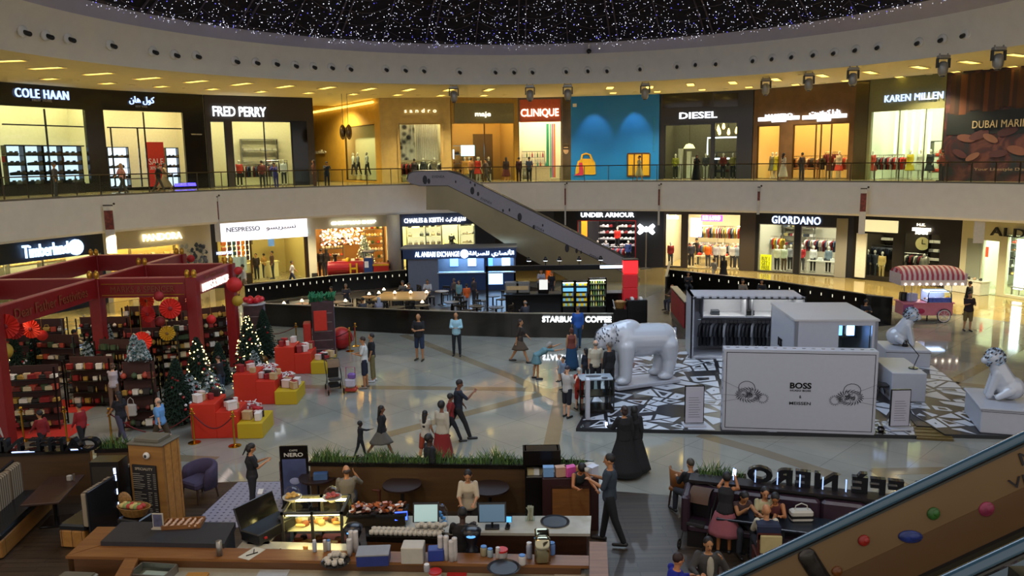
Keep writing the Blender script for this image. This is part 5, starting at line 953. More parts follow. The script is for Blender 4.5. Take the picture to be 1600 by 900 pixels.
for i,px in enumerate((827,853,875,906,940)):
 p=atY(px,424,CY+.6);u=thing('pendant_spot','small dark cone spotlight on a stem above the coffee counter','spotlight',(p.x,CY+1,2.33),0,'cone spots above the coffee counter');B().cyl(0,0,0,.25,.025,6).out('stem',BLK,u);B().lathe([(.13,.22),(.05,.42)],n=10).out('cone',BLK,u,True);B().cyl(0,0,.2,.219,.11,10).out('lens',ME('e8eef8',2),u)
for k_,(p0,p1,y0,y1,cols) in enumerate(((878,898,440,480,['c8a838','7ab0d8','8a8a3a']),(899,919,440,480,['e0b020','7ab0d8','c8a838']),(920,948,436,480,['8a9a5a','c8c8a0','d8c060','5a7a4a']))):
 xx0,xx1=atY(p0,470,CY-.5).x,atY(p1,470,CY-.5).x;z1=atY(p0,y0,CY-.5).z;z0=max(.05,atY(p0,y1,CY-.5).z);w_=xx1-xx0
 t=thing('display_fridge',['left food fridge with bright yellow and blue packs','middle food fridge with orange and blue packs','tall right-hand fridge of green and yellow drinks'][k_]+' in the coffee shop','fridge',(xx0,CY-.5,.012));h_=z1
 B().bx(0,w_,.3,.45,0,h_).bx(0,.05,0,.3,0,h_).bx(w_-.05,w_,0,.3,0,h_).bx(0,w_,0,.3,h_-.06,h_).bx(0,w_,0,.3,0,z0).out('cabinet',BLK,t);nr=5
 B().bx(.06,w_-.06,.04,.26,h_-.1,h_-.07).out('lamp',ME('f4f0c8',6),t);dr_=B().bx(.05,w_-.05,.02,.03,z0,h_-.06).out('glass_door',GLASS,t);B().bx(w_-.1,w_-.07,-.01,.02,h_*.5,h_*.7).out('handle',STEEL,dr_)
 for r_ in range(nr):
  zz=z0+(h_-z0)*r_/nr;B().bx(.05,w_-.05,.05,.3,zz,zz+.02).out('shelf',STEEL,t)
  if r_==nr-2 and k_<2:B().bx(.06,w_-.06,.04,.06,zz,zz+.17).out('blue_strip',ME('7ab8e0',.6),t);continue
  for j in range(6):
   item('bottle' if(k_==2) else 'gift_box',V((xx0+.08+(w_-.16)*(j+.5)/6,CY-.5+.16,.014+zz+.021)),0,ME(cols[(r_+j)%len(cols)],.3),'pack of food or drink in the lit coffee-shop fridge','food pack','packs in the coffee-shop fridges',.62 if k_<2 else .8,name='drink_bottle' if k_==2 else 'food_pack')
pr=atY(985,478,38.2);t=thing('menu_tower','square red tower of glowing panels beside the coffee-shop fridges','tower',(pr.x,38.4,.012));zt_=atY(985,406,38.4).z
for i in range(4):B().cb((0,0,.25+zt_/4*(i+.5)-.25),(.7,.5,zt_/4-.04),bev=.02).out('red_panel',ME('b01c22',.16) if i<3 else ME('f02c30',.5),t)
B().bx(-.37,.37,-.27,.27,0,.08).bx(-.37,.37,-.27,.27,zt_-.01,zt_+.04).out('frame',BLK,t)
t=thing('condiment_stand','black box stand with two white paper stacks beside the red tower','stand',(atY(993,495,36.8).x,36.6,.012));B().cb((0,0,.55),(.95,.6,1.1),bev=.03).out('cabinet',BLK,t);B().cb((-.2,0,1.13),(.12,.4,.1)).cb((.2,0,1.13),(.12,.4,.1)).out('paper_stack',MC('d8d8d8'),t)
t=thing('bread_basket','wicker basket of loaves with a white card by the red tower','basket',(atY(968,495,36.6).x,36.5,.72));B().lathe([(.2,0),(.3,.3),(.27,.3),(.18,.03)],n=14).out('basket',wood('wicker','6a4a20','9a7038',(20,20,20)),t);b=B();[b.ell((.12*math.cos(i*1.3),.12*math.sin(i*1.3),.3),(.1,.06,.06),8,6) for i in range(5)];tag(b.out('bread',MC('b89060'),t),kind='stuff');B().cb((-.3,-.1,.2),(.02,.25,.4),ry=-.2).out('card',MC('e0e0e0'),t);B().bx(-.3,.3,-.3,.3,-.7,-.01).out('stand_box',BLK,t)
for i,(px,w_,lab) in enumerate(((800,.9,'coffee machine with a pale front at the left end of the coffee counter'),(817,.9,'second coffee machine, next along the coffee counter'),(849,.7,'tall pale till screen above the coffee counter'))):
 p=atY(px,446,CY+.2);t=thing('coffee_machine' if i<2 else 'till',lab,'coffee machine' if i<2 else 'till',(p.x,CY+.35,1.013));B().cb((0,0,.3),(w_*.8,.5,.55),bev=.04).out('body',STEEL if i<2 else BLK,t);B().cb((0,-.26,.3 if i<2 else .45),(w_*.6,.02,.2 if i<2 else .5)).out('front_panel',MC('b89868') if i<2 else ME('b8b8b0',.8),t)
def cafe_chair(col='1a1613',seatc='241c17'):
 t=thing('cafe_chair','x','chair');m=MC(col,.5)
 for x in(-.19,.19):
  for y in(-.19,.19):B().bx(x-.02,x+.02,y-.02,y+.02,0,.44 if y>0 else .88).out('leg',m,t)
 B().cb((0,0,.46),(.44,.44,.05),bev=.02).out('seat',MC(seatc,.6),t);bk=B().bx(-.2,.2,-.21,-.17,.78,.9).bx(-.2,.2,-.205,-.175,.6,.66).out('backrest',m,t)
 for x in(-.1,0,.1):B().bx(x-.015,x+.015,-.2,-.18,.48,.8).out('slat',m,bk)
 return t
CH=cafe_chair();CHR=cafe_chair('4a1e14','4e2216');used={}
def chair(loc,rz,label,group=None,red=False,proto=None):
 pr_=proto or(CHR if red else CH)
 if pr_.name not in used:used[pr_.name]=1;pr_.location=loc;pr_.rotation_euler=(0,0,rz);pr_['label']=label;
 else:return dup(pr_,loc,rz,label,group)
 if group:pr_['group']=group
 return pr_
def rtable(loc,r,h,col,label,lamp=None,group=None,sq=False):
 t=thing('cafe_table',label,'table',loc,0,group);
 if sq:B().cb((0,0,h-.02),(r*2,r*1.6,.04),bev=.01).out('table_top',MC(col,.35),t)
 else:B().cyl(0,0,h-.04,h,r,22).out('table_top',MC(col,.35),t)
 B().cyl(0,0,.03,h-.04,.04,10).out('pedestal',BLK,t);B().lathe([(.24,0),(.22,.03),(.04,.05)],n=14).out('foot',BLK,t)
 return t
lampp=None
def tlamp(loc,lab,gr='little table lamps in the coffee shop'):
 global lampp
 if lampp is None:
  lampp=thing('table_lamp',lab,'lamp',loc,0,gr);B().cyl(0,0,0,.14,.02,6).out('stem',STEEL,lampp);B().lathe([(.1,.12),(.03,.24)],n=10).out('lamp_shade',ME('ffe8c0',1.6),lampp);return lampp
 return dup(lampp,loc,0,lab)
FL=.012
for i,(x,y,c) in enumerate(((444,479,'b07a38'),(472,475,'b07a38'),(525,472,'6a5238'),(577,464,'9a6c34'),(600,457,'5a4a38'),(634,452,'5a4a38'),(690,455,'6a5a48'),(540,475,'2a2420'),(580,478,'3a342c'),(660,477,'2a2420'),(706,472,'2a2420'),(745,478,'2a2420'),(770,462,'2a2420'),(500,478,'2a2420'),(620,480,'2a2420'),(775,480,'2a2420'))):
 p=gp(x,y,.75);p.z=FL;rtable(p,.38,.75,c,['small pale wood table with a lamp near the barrier end','small pale wood table beside the green-topped display','brown table by the back wall, used by a seated couple','light wood table left of the long communal table','dark table under the slotted back wall','dark table right along the slotted back wall','table before the exchange kiosk'][i] if i<7 else 'small dark round table in the middle of the coffee shop seating',group=None if i<7 else 'dark round tables inside the coffee shop')
 if i in(0,1,3,4,5,7,9):tlamp(V((p.x,p.y,FL+.751)),'little glowing lamp on a small coffee-shop table')
 for k_ in range(2):a=rnd.uniform(0,6.28);chair((p.x+.62*math.cos(a+k_*3.1),p.y+.62*math.sin(a+k_*3.1),FL),a+k_*3.1-math.pi/2+math.pi,'dark wooden slat-back chair at a small coffee-shop table','dark chairs inside the coffee shop')
a_,b_,c_,d_=gp(581,468,.95),gp(664,468,.95),gp(672,455,.95),gp(600,456,.95);o=(a_+b_+c_+d_)/4;o.z=FL;t=thing('communal_table','long communal table with a pale lit wooden top in the coffee shop','table',o)
P=[q-o for q in(a_,b_,c_,d_)];B().slab(P,.88,.94).out('table_top',wood('pale_oak','b08848','caa468',(1,9,9),.3),t)
for q in P:B().cyl(q.x*.85,q.y*.85,0,.88,.05,8).out('leg',BLK,t)
for i in range(4):p=o+V((-1.2+i*.8,0,.941));tlamp(p,'little glowing lamp on the long communal table')
for i in range(5):p=o+V((-1.4+i*.65,-1.1,0));chair(p,0,'dark wooden chair along the near side of the communal table','chairs at the communal table')
spot('communal_spot',(o.x,o.y,4.1),tuple(o),60,(1,.85,.6),40,.05)
for i,(x,y) in enumerate(((1075,470),(1110,472),(1150,474),(1300,487),(1330,492))):
 p=gp(x,y,.75);p.z=FL;rtable(p,.36,.75,'3a2a1c','dark round table behind the wardrobe booth',group='dark tables behind the wardrobe booth');chair((p.x+.6,p.y+.1,FL),1.6,'dark chair at a table behind the wardrobe booth','dark chairs behind the wardrobe booth')
 # ------------------------------------------------------------ toy train in front of the Christmas shop
p=gp(560,441);t=thing('toy_train','red, yellow and blue ride-on toy train engine before the Christmas shop','toy train',(p.x,p.y,0),R_(4));RD=MC('8a1420',.35);YL=MC('c8a010',.4);BU=MC('1c3a7a',.4)
B().cyl(0,0,-1.15,1.15,.45,18).out('boiler',RD,t).matrix_local=Matrix.Translation((-.7,0,.95))@Matrix.Rotation(R_(90),4,'Y');B().bx(-1.9,2.0,-.55,.55,.3,.5).out('chassis',BLK,t);B().bx(.45,1.0,-.5,.5,.5,1.6).out('cab',BU,t);B().bx(.35,1.1,-.6,.6,1.95,2.02).bx(.42,.48,-.5,-.45,1.6,1.95).bx(.95,1.0,-.5,-.45,1.6,1.95).bx(.42,.48,.45,.5,1.6,1.95).bx(.95,1.,.45,.5,1.6,1.95).out('cab_roof',MC('4a5260'),t);B().bx(1.05,2.0,-.5,.5,.5,1.2).out('tender',MC('a81810',.4),t)
B().bx(1.0,2.05,-.53,-.5,1.1,1.2).bx(1.0,2.05,-.53,-.5,.5,.58).bx(-.45,-.35,-.5,-.46,.6,1.3).bx(-.05,.05,-.5,-.46,.6,1.3).bx(-.45,.05,-.5,-.46,.9,1.02).out('yellow_trim',YL,t);B().lathe([(.1,0),(.1,.3),(.2,.5)],(-1.4,0,1.35),12).out('chimney',BLK,t);B().ell((-.6,0,1.42),(.18,.18,.2),10,8).out('steam_dome',YL,t)
for x in(-1.4,-.7,0,1.4):
 for y in(-.52,.52):B().cyl(0,0,-.05,.05,.27,16).out('wheel',RD,t).matrix_local=Matrix.Translation((x,y,.27))@Matrix.Rotation(R_(90),4,'X')
B().bx(.5,.75,-.52,-.5,1.0,1.4).out('window_decal',MC('d8dce8'),t)
# ------------------------------------------------------------ white and black fashion exhibit on its patterned platform
PW=M('exhibit_white',hx('a9abb4'),.35,noise=.02);PL=.1
def onP(x,y,z=PL):return gp(x,y,z)
def bsp(poly,depth,rr,out):
 def areaf(p):return abs(sum(p[i].x*p[(i+1)%len(p)].y-p[(i+1)%len(p)].x*p[i].y for i in range(len(p))))/2
 A=areaf(poly)
 if depth==0 or A<.12:out.append(poly);return
 c=sum(poly,V((0,0)))/len(poly);L=max(((poly[i]-poly[(i+1)%len(poly)]).length,i) for i in range(len(poly)))[1]
 e=(poly[(L+1)%len(poly)]-poly[L]).normalized();a=math.atan2(e.y,e.x)+math.pi/2+rr.uniform(-.75,.75);d=V((math.cos(a),math.sin(a)));n=V((-d.y,d.x));c=c+V((rr.uniform(-.2,.2),rr.uniform(-.2,.2)))*math.sqrt(A)
 s1,s2=[],[]
 for i in range(len(poly)):
  p,q=poly[i],poly[(i+1)%len(poly)];a_,b_=(p-c).dot(n),(q-c).dot(n)
  (s1 if a_>=0 else s2).append(p)
  if a_*b_<0:m=p+(q-p)*(a_/(a_-b_));s1.append(m);s2.append(m)
 for s_ in(s1,s2):
  if len(s_)>2:bsp(s_,depth-1,rr,out)
def pattern(poly,z,seed,depth=7):
 rr=random.Random(seed);out=[];bsp([V((p.x,p.y)) for p in poly],depth,rr,out);b=B()
 for p in out:
  if rr.random()<.25:continue
  c=sum(p,V((0,0)))/len(p);q=[c+(v-c)*.80 for v in p];k=rr.random()
  if k<.2 and len(q)>3:q=q[:3]
  b.slab(q,z,z+.004)
  if k>.8:b.slab([c+(v-c)*.12 for v in p],z+.0045,z+.006,1)
  elif k>.55:b.slab([c+(v-c)*.42 for v in p],z+.0045,z+.006,1)
 return b
BKP=M('platform_black',hx('191b20'),.3)
main=[gp(900,674),gp(1432,686),gp(1385,556),gp(1080,552),gp(962,560)]
right=[gp(1476,684),gp(1425,652),gp(1385,560),gp(1440,560),gp(1540,638),gp(1630,688)]
t=thing('exhibit_platform','low black platform printed with white triangles and shards, carrying the elephant-sized statue and white booths','platform')
B().slab(main,0.0,PL).out('deck',BKP,t);B().slab([gp(1432,670),gp(1476,672),gp(1425,650),gp(1415,650)],0,PL*.9).out('deck',BKP,t)
b=pattern(main,PL+.001,4,8);b.out('printed_pattern',[M('pattern_white',hx('b4b8c0'),.4),BKP],t)
t=thing('exhibit_platform','right-hand end of the black and white platform beside the seated statue','platform');B().slab(right,0,PL).out('deck',BKP,t);pattern(right,PL+.001,9,6).out('printed_pattern',[M('pattern_white'),M('deck_brown',hx('2e2616'),.35)],t)
rp=[gp(1420,651),gp(1470,652),gp(1490,690),gp(1432,687)];o=B();o.slab(rp,.0,.06);
for i in range(7):f=(i+.5)/7;a_,c_=rp[0].lerp(rp[3],f),rp[1].lerp(rp[2],f);o.tube([a_+V((0,0,.065)),c_+V((0,0,.065))],.012,4)
tag(o.out('access_ramp',M('ramp_gold',hx('4e3f1c'),.3,noise=.1)),'golden brown ribbed ramp leading onto the exhibit platform','ramp')
fl_,fr_=onP(1078,560),onP(1256,562);d=(fr_-fl_);Wb=d.length;rz=math.atan2(d.y,d.x);zt1=zt(fl_,463)-PL
t=thing('wardrobe_booth','open white wardrobe booth with lit shelves above a rail of dark suits','booth',fl_,rz);D=1.5
B().bx(0,Wb,D,D+.1,0,zt1).bx(0,.12,0,D,0,zt1).bx(Wb-.12,Wb,0,D,0,zt1).bx(0,Wb,-.02,D+.1,zt1-.1,zt1).bx(0,Wb,0,D,0,.06).out('shell',PW,t)
B().bx(0,.06,-.03,0,0,zt1).bx(Wb-.06,Wb,-.03,0,0,zt1).bx(0,Wb,-.03,0,zt1-.1,zt1-.07).out('black_edge',BLK,t)
hs=zt1*.62;B().bx(.5,Wb-.2,.5,D,hs,hs+.06).bx(.5,.53,.45,D,hs,zt1-.15).bx(Wb*.5,Wb*.5+.03,.45,D,hs,zt1-.15).bx(Wb*.5+.25,Wb*.5+.28,.45,D,hs,zt1-.15).out('shelf',PW,t)
B().bx(.6,Wb-.3,.55,.62,zt1-.16,zt1-.12).out('light_strip',ME('f6f4e4',16),t);B().tube([(.35,.7,hs-.12),(Wb-.2,.7,hs-.12)],.02,6).out('rail',CHROME,t)
b=B();n=15
for i in range(n):x=Wb*(i+.5)/n;b.bx(x-.05,x+.05,.0,.05,zt1+.001,zt1+.004).bx(x-.05,x+.05,-.035,-.03,zt1-.06,zt1-.02)
b.out('edge_marks',BLK,t);T0=Matrix.Translation(fl_)@Matrix.Rotation(rz,4,'Z')
for i in range(22):
 x=.5+i*(Wb-.9)/22;c=['1b1c22','1b1c22','1f2128','55585f','24262e','16171b','8a8c92'][i%7]
 item('garment',T0@V((x,.7,hs-.25)),rz+R_(62+rnd.uniform(-8,8)),c,'%s jacket hanging in the white wardrobe booth'%('grey' if c in('55585f','8a8c92') else 'black'),'jacket','%s jackets in the wardrobe booth'%('grey' if c in('55585f','8a8c92') else 'black'),1.15,name='jacket')
for i,(f,c) in enumerate(((.24,'3a3f4a'),(.55,'1c1c1e'),(.8,'2a2e38'))):item('folded_clothes',T0@V((Wb*f,.8,hs+.061)),rz,c,['dark blue folded jumper at the left of the booth shelf','black folded jumper in the middle of the booth shelf','dark folded jumper at the right of the booth shelf'][i],'clothes',None,1.1)
z2=2.45;A_=[gp(1243,502,z2),gp(1373,502,z2),gp(1330,478,z2),gp(1212,478,z2)]
A_=[A_[0],A_[1],A_[1]+(A_[3]-A_[0])*.95,A_[3]];o_=V((A_[0].x,A_[0].y,0));ex=(A_[1]-A_[0]);W2=ex.length;rz=math.atan2(ex.y,ex.x);dep=3.0
t=thing('white_cube_room','white flat-roofed cube cabin with a window of screens and a small BOSS mark','cabin',V((A_[0].x,A_[0].y,PL)),rz);H2=z2-PL
wx0,wx1=W2*.53,W2*.93
B().bx(0,wx0,0,.1,0,H2).bx(wx1,W2,0,.1,0,H2).bx(wx0,wx1,0,.1,H2-.14,H2).bx(wx0,wx1,0,.1,0,.6).bx(0,.1,0,dep,0,H2).bx(W2-.1,W2,0,dep,0,H2).bx(0,W2,dep-.1,dep,0,H2).out('wall_panel',PW,t)
B().bx(-.03,W2+.03,-.03,dep+.03,H2,H2+.06).out('roof',M('roof_white',hx('b6b2b0'),.4),t);B().bx(wx0+.1,wx1-.1,1.0,1.05,H2-.75,H2-.2).out('dark_screen',BLK,t)
for u_,w_,c,s_ in((.28,.12,'5aa0ff',3),(.55,.22,'b8d8ff',4),(.62,.16,'88b8ff',3)):B().bx(wx0+(wx1-wx0)*u_,wx0+(wx1-wx0)*u_+w_,.9,.95,H2-.65,H2-.25).out('screen',ME(c,s_),t)
B().bx(wx1-.08,wx1-.05,-.01,0,.6,H2-.14).out('window_edge',BLK,t);B().bx(wx0,wx1,.04,.05,.6,H2-.14).out('glass_pane',GLASS,t);b=B().ell((W2*.32,-.02,.95),(.45,.05,.12),12,6);b.out('relief',PW,t)
o=link('sign_lettering',textmesh('BOSS',BLK,.5,.3,.01),t);o.matrix_local=Matrix.Translation((-.02,dep*.55,H2*.55))@Matrix.Rotation(R_(-90),4,'Z')
fl_,fr_=onP(1128,672),onP(1366,680);d=fr_-fl_;Wf=d.length;rz=math.atan2(d.y,d.x);H3=zt(fl_,545)-PL
t=thing('logo_wall','broad white wall printed BOSS HUGO BOSS and MEISSEN with two drawn creatures','display wall',fl_,rz)
B().cb((Wf/2,.2,H3/2),(Wf,.4,H3),bev=.01).out('wall_panel',PW,t);e=.07
B().bx(e,Wf-e,-.006,0,H3-.1,H3-.085).bx(e,Wf-e,-.006,0,.08,.095).bx(e,e+.015,-.006,0,.08,H3-.09).bx(Wf-e-.015,Wf-e,-.006,0,.08,H3-.09).out('black_outline',BLK,t);b=B()
for i in range(16):x=Wf*(i+.5)/16;b.lathe([(.055,0),(.055,.004)],(x,.2,H3+.001),8,sy=.45)
for i in range(9):b.lathe([(.04,0),(.04,.004)],n=8,T=Matrix.Translation((-.001,.2,H3*(i+.5)/9))@Matrix.Rotation(R_(-90),4,'Y'))
b.out('edge_marks',BLK,t)
for tx,w_,h_,zf,bo in(('BOSS',.56,.17,.575,.03),('HUGO BOSS',.54,.05,.515,.01),('&',.05,.08,.44,0),('MEISSEN',.56,.085,.36,.01)):link('lettering',textmesh(tx,BLK,w_,h_,.004,bo),t,(Wf*.51,-.008,H3*zf))
def creature(t,cx,cz,sg,s_=1.):
 b=B();rr=random.Random(3)
 b.tube([(cx+sg*(.42*math.cos(a)*.5-.05)*s_,-.008,cz+(.18*math.sin(a)+.16)*s_) for a in[i*.45 for i in range(9)]],.008,4)
 for i in range(46):
  a=i/46*6.28;r0,r1=(.17,.27) if i%2 else(.2,.3);b.tube([(cx+sg*(r0*1.15*math.cos(a))*s_,-.008,cz-.03+r0*.72*math.sin(a)*s_),(cx+sg*(r1*1.15*math.cos(a+.25))*s_,-.008,cz-.03+r1*.72*math.sin(a+.25)*s_)],.008,3)
 for i in range(16):a=i/16*6.28;b.tube([(cx+sg*(.36+.1*math.cos(a))*s_,-.008,cz-.12+.09*math.sin(a)*s_),(cx+sg*(.36+.15*math.cos(a+.3))*s_,-.008,cz-.12+.14*math.sin(a+.3)*s_)],.007,3)
 for i in range(60):a,r_=rr.uniform(0,6.28),rr.uniform(0,.17);x0,z0=cx+sg*r_*1.3*math.cos(a)+sg*.03,cz-.04+r_*.8*math.sin(a);d_=rr.uniform(0,3.14);b.tube([(x0,-.008,z0),(x0+.05*math.cos(d_),-.008,z0+.05*math.sin(d_)),(x0+.06*math.cos(d_+.8),-.008,z0+.07*math.sin(d_+.8))],.006,3)
 for q in(.25,-.1,-.28):b.tube([(cx-sg*.2,-.008,cz+q*.5),(cx-sg*.85,-.008,cz+q*1.3+.1)],.003,3)
 b.out('printed_drawing',M('ink_grey',hx('33343a'),.6),t)
creature(t,Wf*.17,H3*.46,1,1.05);creature(t,Wf*.83,H3*.46,-1,1.05)
for px,py,y0,wd,lab in((1084,665,602,.55,'white black-edged text panel on a foot, left of the BOSS wall'),(1404,670,608,.55,'white black-edged text panel on a foot, right of the BOSS wall'),(1044,560,510,.62,'plain white panel standing behind the big white statue')):
 p=onP(px,py);h=zt(p,y0)-PL;t=thing('text_panel',lab,'info panel',p);B().cb((0,0,h/2+.04),(wd,.06,h-.08),bev=.005).out('board',BLK,t);B().bx(-wd/2+.025,wd/2-.025,-.036,-.031,.1,h-.03).out('printed_face',M('panel_print',hx('aaa8b4'),.5),t)
 B().cb((0,0,.03),(wd*1.15,.4,.06),bev=.01).out('foot',PW,t);b=B();
 for i in range(9):b.bx(-wd*.3,wd*(.3-.05*(i%3)),-.04,-.037,h*.22+i*h*.06,h*.22+i*h*.06+.012)
 b.out('printed_text',M('ink_soft',hx('6a6872'),.6),t)
def statue(label,loc,rz,L,seed=1):
 """massive glossy white big-cat-like beast on a plinth, head to -x, patterned face"""
 k=L/3.0;b=B();
 b.cap((-.75,0,1.62),(.75,0,1.52),.56,.58,18).ell((.95,0,1.45),(.52,.54,.62),18,12).ell((-.75,0,1.7),(.55,.52,.62),18,12).ell((-.55,0,2.0),(.5,.36,.34),16,10).ell((.05,0,1.28),(.85,.46,.4),16,10)
 b.cap((-.95,0,1.85),(-1.38,0,1.82),.44,.38,16).ell((-1.52,0,1.72),(.36,.36,.42),16,12).ell((-1.75,0,1.55),(.2,.25,.24),12,8).ell((-1.45,0,2.05),(.2,.3,.12),12,8)
 for s_ in(-1,1):
  b.ell((-1.35,s_*.3,2.1),(.09,.1,.12),8,6)
  b.cap((-.8,s_*.3,1.4),(-.82,s_*.32,.7),.34,.25,14).cap((-.82,s_*.32,.7),(-.84,s_*.33,.28),.25,.23,14).ell((-.94,s_*.33,.14),(.33,.24,.15),12,8)
  b.cap((.98,s_*.3,1.3),(1.05,s_*.32,.75),.4,.27,14).cap((1.05,s_*.32,.75),(.95,s_*.33,.28),.27,.22,14).ell((.86,s_*.33,.14),(.34,.24,.15),12,8)
 b.cap((1.45,0,1.5),(1.6,.1,.9),.07,.05,8);b.v=[(x*k,y*k,z*k) for x,y,z in b.v]
 t=thing('animal_statue',label,'statue',loc,rz);me=voxel(b,.045*k,3);me.materials.append(M('porcelain',hx('b8bcc4'),.12,coat=.8,spec=.6));me.transform(Matrix.Translation((0,0,.16*k)));link('body',me,t)
 B().cb((0.05*k,0,.08*k),(2.7*k,1.1*k,.16*k),bev=.03).out('plinth',PW,t);b=B();rr=random.Random(seed)
 for i in range(150):
  a,e_=rr.uniform(-1.9,1.9),rr.uniform(-1.1,1.1);cx,cy_,cz=(-1.52,0,1.72+.16) if i%3 else(-1.2,0,1.83+.16);rx,ry,rz_=(.385,.385,.44) if i%3 else(.46,.455,.46)
  pts=[((cx-rx*math.cos(a+q*.05)*math.cos(e_+q*.08)*(1 if i%3 else .35))*k,(cy_+ry*math.sin(a+q*.05)*math.cos(e_+q*.08))*k,(cz+rz_*math.sin(e_+q*.08))*k) for q in range(3)];b.tube(pts,[.008*k,.02*k,.006*k],4)
 for s_ in(-1,1):b.ell((-1.8*k,s_*.15*k,1.93*k),(.05*k,.05*k,.06*k),8,6)
 b.ell((-1.93*k,0,1.75*k),(.05*k,.09*k,.06*k),8,6);b.out('painted_markings',M('ink_grey'),t);return t
p=onP(995,607);p.z=PL+.006;p+=V((.1,.55,0));statue('huge glossy white animal statue with a patterned face, standing on the platform',p+V((.12,0,0)),R_(22),2.7)
def sitter(label,loc,rz,k,z0):
 t=thing('animal_statue',label,'statue',(loc.x,loc.y,z0),rz);b=B()
 b.cap((.1,0,.55),(-.1,0,.95),.3,.24,14).ell((.25,0,.35),(.4,.33,.36),14,10).cap((-.12,.14,.8),(-.3,.15,.1),.13,.1,10).cap((-.12,-.14,.8),(-.3,-.15,.1),.13,.1,10).cap((.2,.25,.3),(-.1,.28,.1),.15,.09,10).cap((.2,-.25,.3),(-.1,-.28,.1),.15,.09,10).ell((-.2,0,1.2),(.27,.25,.28),14,10).ell((-.44,0,1.12),(.12,.13,.11),10,8)
 b.v=[(x*k,y*k,z*k) for x,y,z in b.v];me=voxel(b,.03*k,3);me.materials.append(M('porcelain'));link('body',me,t);b=B();rr=random.Random(6)
 for i in range(170):
  a,e_=rr.uniform(0,6.28),rr.uniform(-1.2,1.4);P=[((-.2+.285*math.cos(a+q*.12)*math.cos(e_+q*.1))*k,(.27*math.sin(a+q*.12)*math.cos(e_+q*.1))*k,(1.2+.3*math.sin(e_+q*.1))*k) for q in range(3)];b.tube(P,[.01*k,.024*k,.01*k],4,i%2)
 b.out('patterned_mane',[M('ink_grey'),M('pale_blue_paint',hx('9fb4c8'),.3)],t);return t
p=onP(1570,668);t=thing('statue_plinth','stepped white plinth under the seated statue near the escalator','plinth',p,R_(-18));B().cb((0,.3,.33),(1.5,1.9,.66),bev=.02).out('block',PW,t);B().cb((0,.3,.69),(1.6,2.,.06),bev=.02).out('top_slab',PW,t);B().bx(-.76,.76,-.66,-.655,.6,.61).out('black_outline',BLK,t)
sitter('white seated animal statue with a swirling patterned head, on the stepped plinth',p+V((0,.35,0)),R_(-20),.95,.83)
p=onP(1412,568);t=thing('statue_plinth','low white block beyond the desk, under the far patterned-head statue','plinth',p,R_(-10));B().cb((0,.3,.3),(1.5,1.5,.6),bev=.02).out('block',PW,t);B().bx(-.76,.76,-.456,-.45,.5,.515).out('black_outline',BLK,t);sitter('white animal statue with a silver patterned head, beyond the desk with the lamp',p+V((.1,.3,0)),R_(150),.95,.71)
p=onP(1415,625);t=thing('white_desk','plain white block desk with a black lamp, right of the BOSS wall','desk',p,R_(-8));B().cb((0,.8,.45),(1.0,2.0,.9),bev=.015).out('block',PW,t)
t=thing('desk_lamp','black jointed desk lamp standing on the white block desk','lamp',p+V((.35,.35,.902)));B().cyl(0,0,0,.03,.14,16).out('base',BLK,t);B().tube([(0,0,.03),(.15,0,.42),(-.22,0,.85)],.014,6).out('arm',BLK,t);B().lathe([(.03,.1),(.1,-.08)],(-.3,0,.8),12).out('shade',BLK,t,True)
t=thing('round_stool','black spiky low stool in the shade beside the white desk','stool',onP(1376,622));B().cyl(0,0,.4,.46,.25,14).out('seat',BLK,t);
for i in range(4):a=i*1.57+.7;B().tube([(.1*math.cos(a),.1*math.sin(a),.4),(.35*math.cos(a),.35*math.sin(a),0)],.02,5).out('leg',BLK,t)
p=onP(930,640);t=thing('display_case','tall glass-topped black-framed display case with drawn plates at the left of the platform','display case',p,R_(3));Hc=1.0
B().bx(-.52,.52,-.35,.35,.0,.1).bx(-.52,.52,-.35,.35,.5,.54).out('shelf',BLK,t)
b=B();[b.bx(x-.02,x+.02,y-.02,y+.02,.1,Hc+.05) for x in(-.5,.5) for y in(-.33,.33)];b.out('frame',BLK,t);B().bx(-.5,.5,-.33,.33,Hc,Hc+.03).out('top_panel',M('case_top',hx('8a96a0'),.25),t);B().bx(-.48,.48,-.33,-.32,.55,Hc).out('glass_panel',GLASS,t);B().ell((-.05,.05,Hc+.04),(.25,.12,.012),12,5).ell((.25,-.2,Hc+.04),(.1,.07,.03),10,5).out('drawn_plates',M('ink_grey'),t)
p=onP(918,655);t=thing('slim_stand','slim white-edged panel stand beside the glass display case','stand',p);B().cb((0,0,.62),(.12,.3,1.2),bev=.01).out('board',PW,t)
t=thing('floor_spotlight','small black floor spotlight at the corner of the BOSS wall','spotlight',onP(1376,676));B().cb((0,0,.1),(.16,.16,.14),bev=.03,rx=.5).out('lamp_body',BLK,t);B().bx(-.1,.1,-.1,.1,0,.03).out('base',BLK,t)
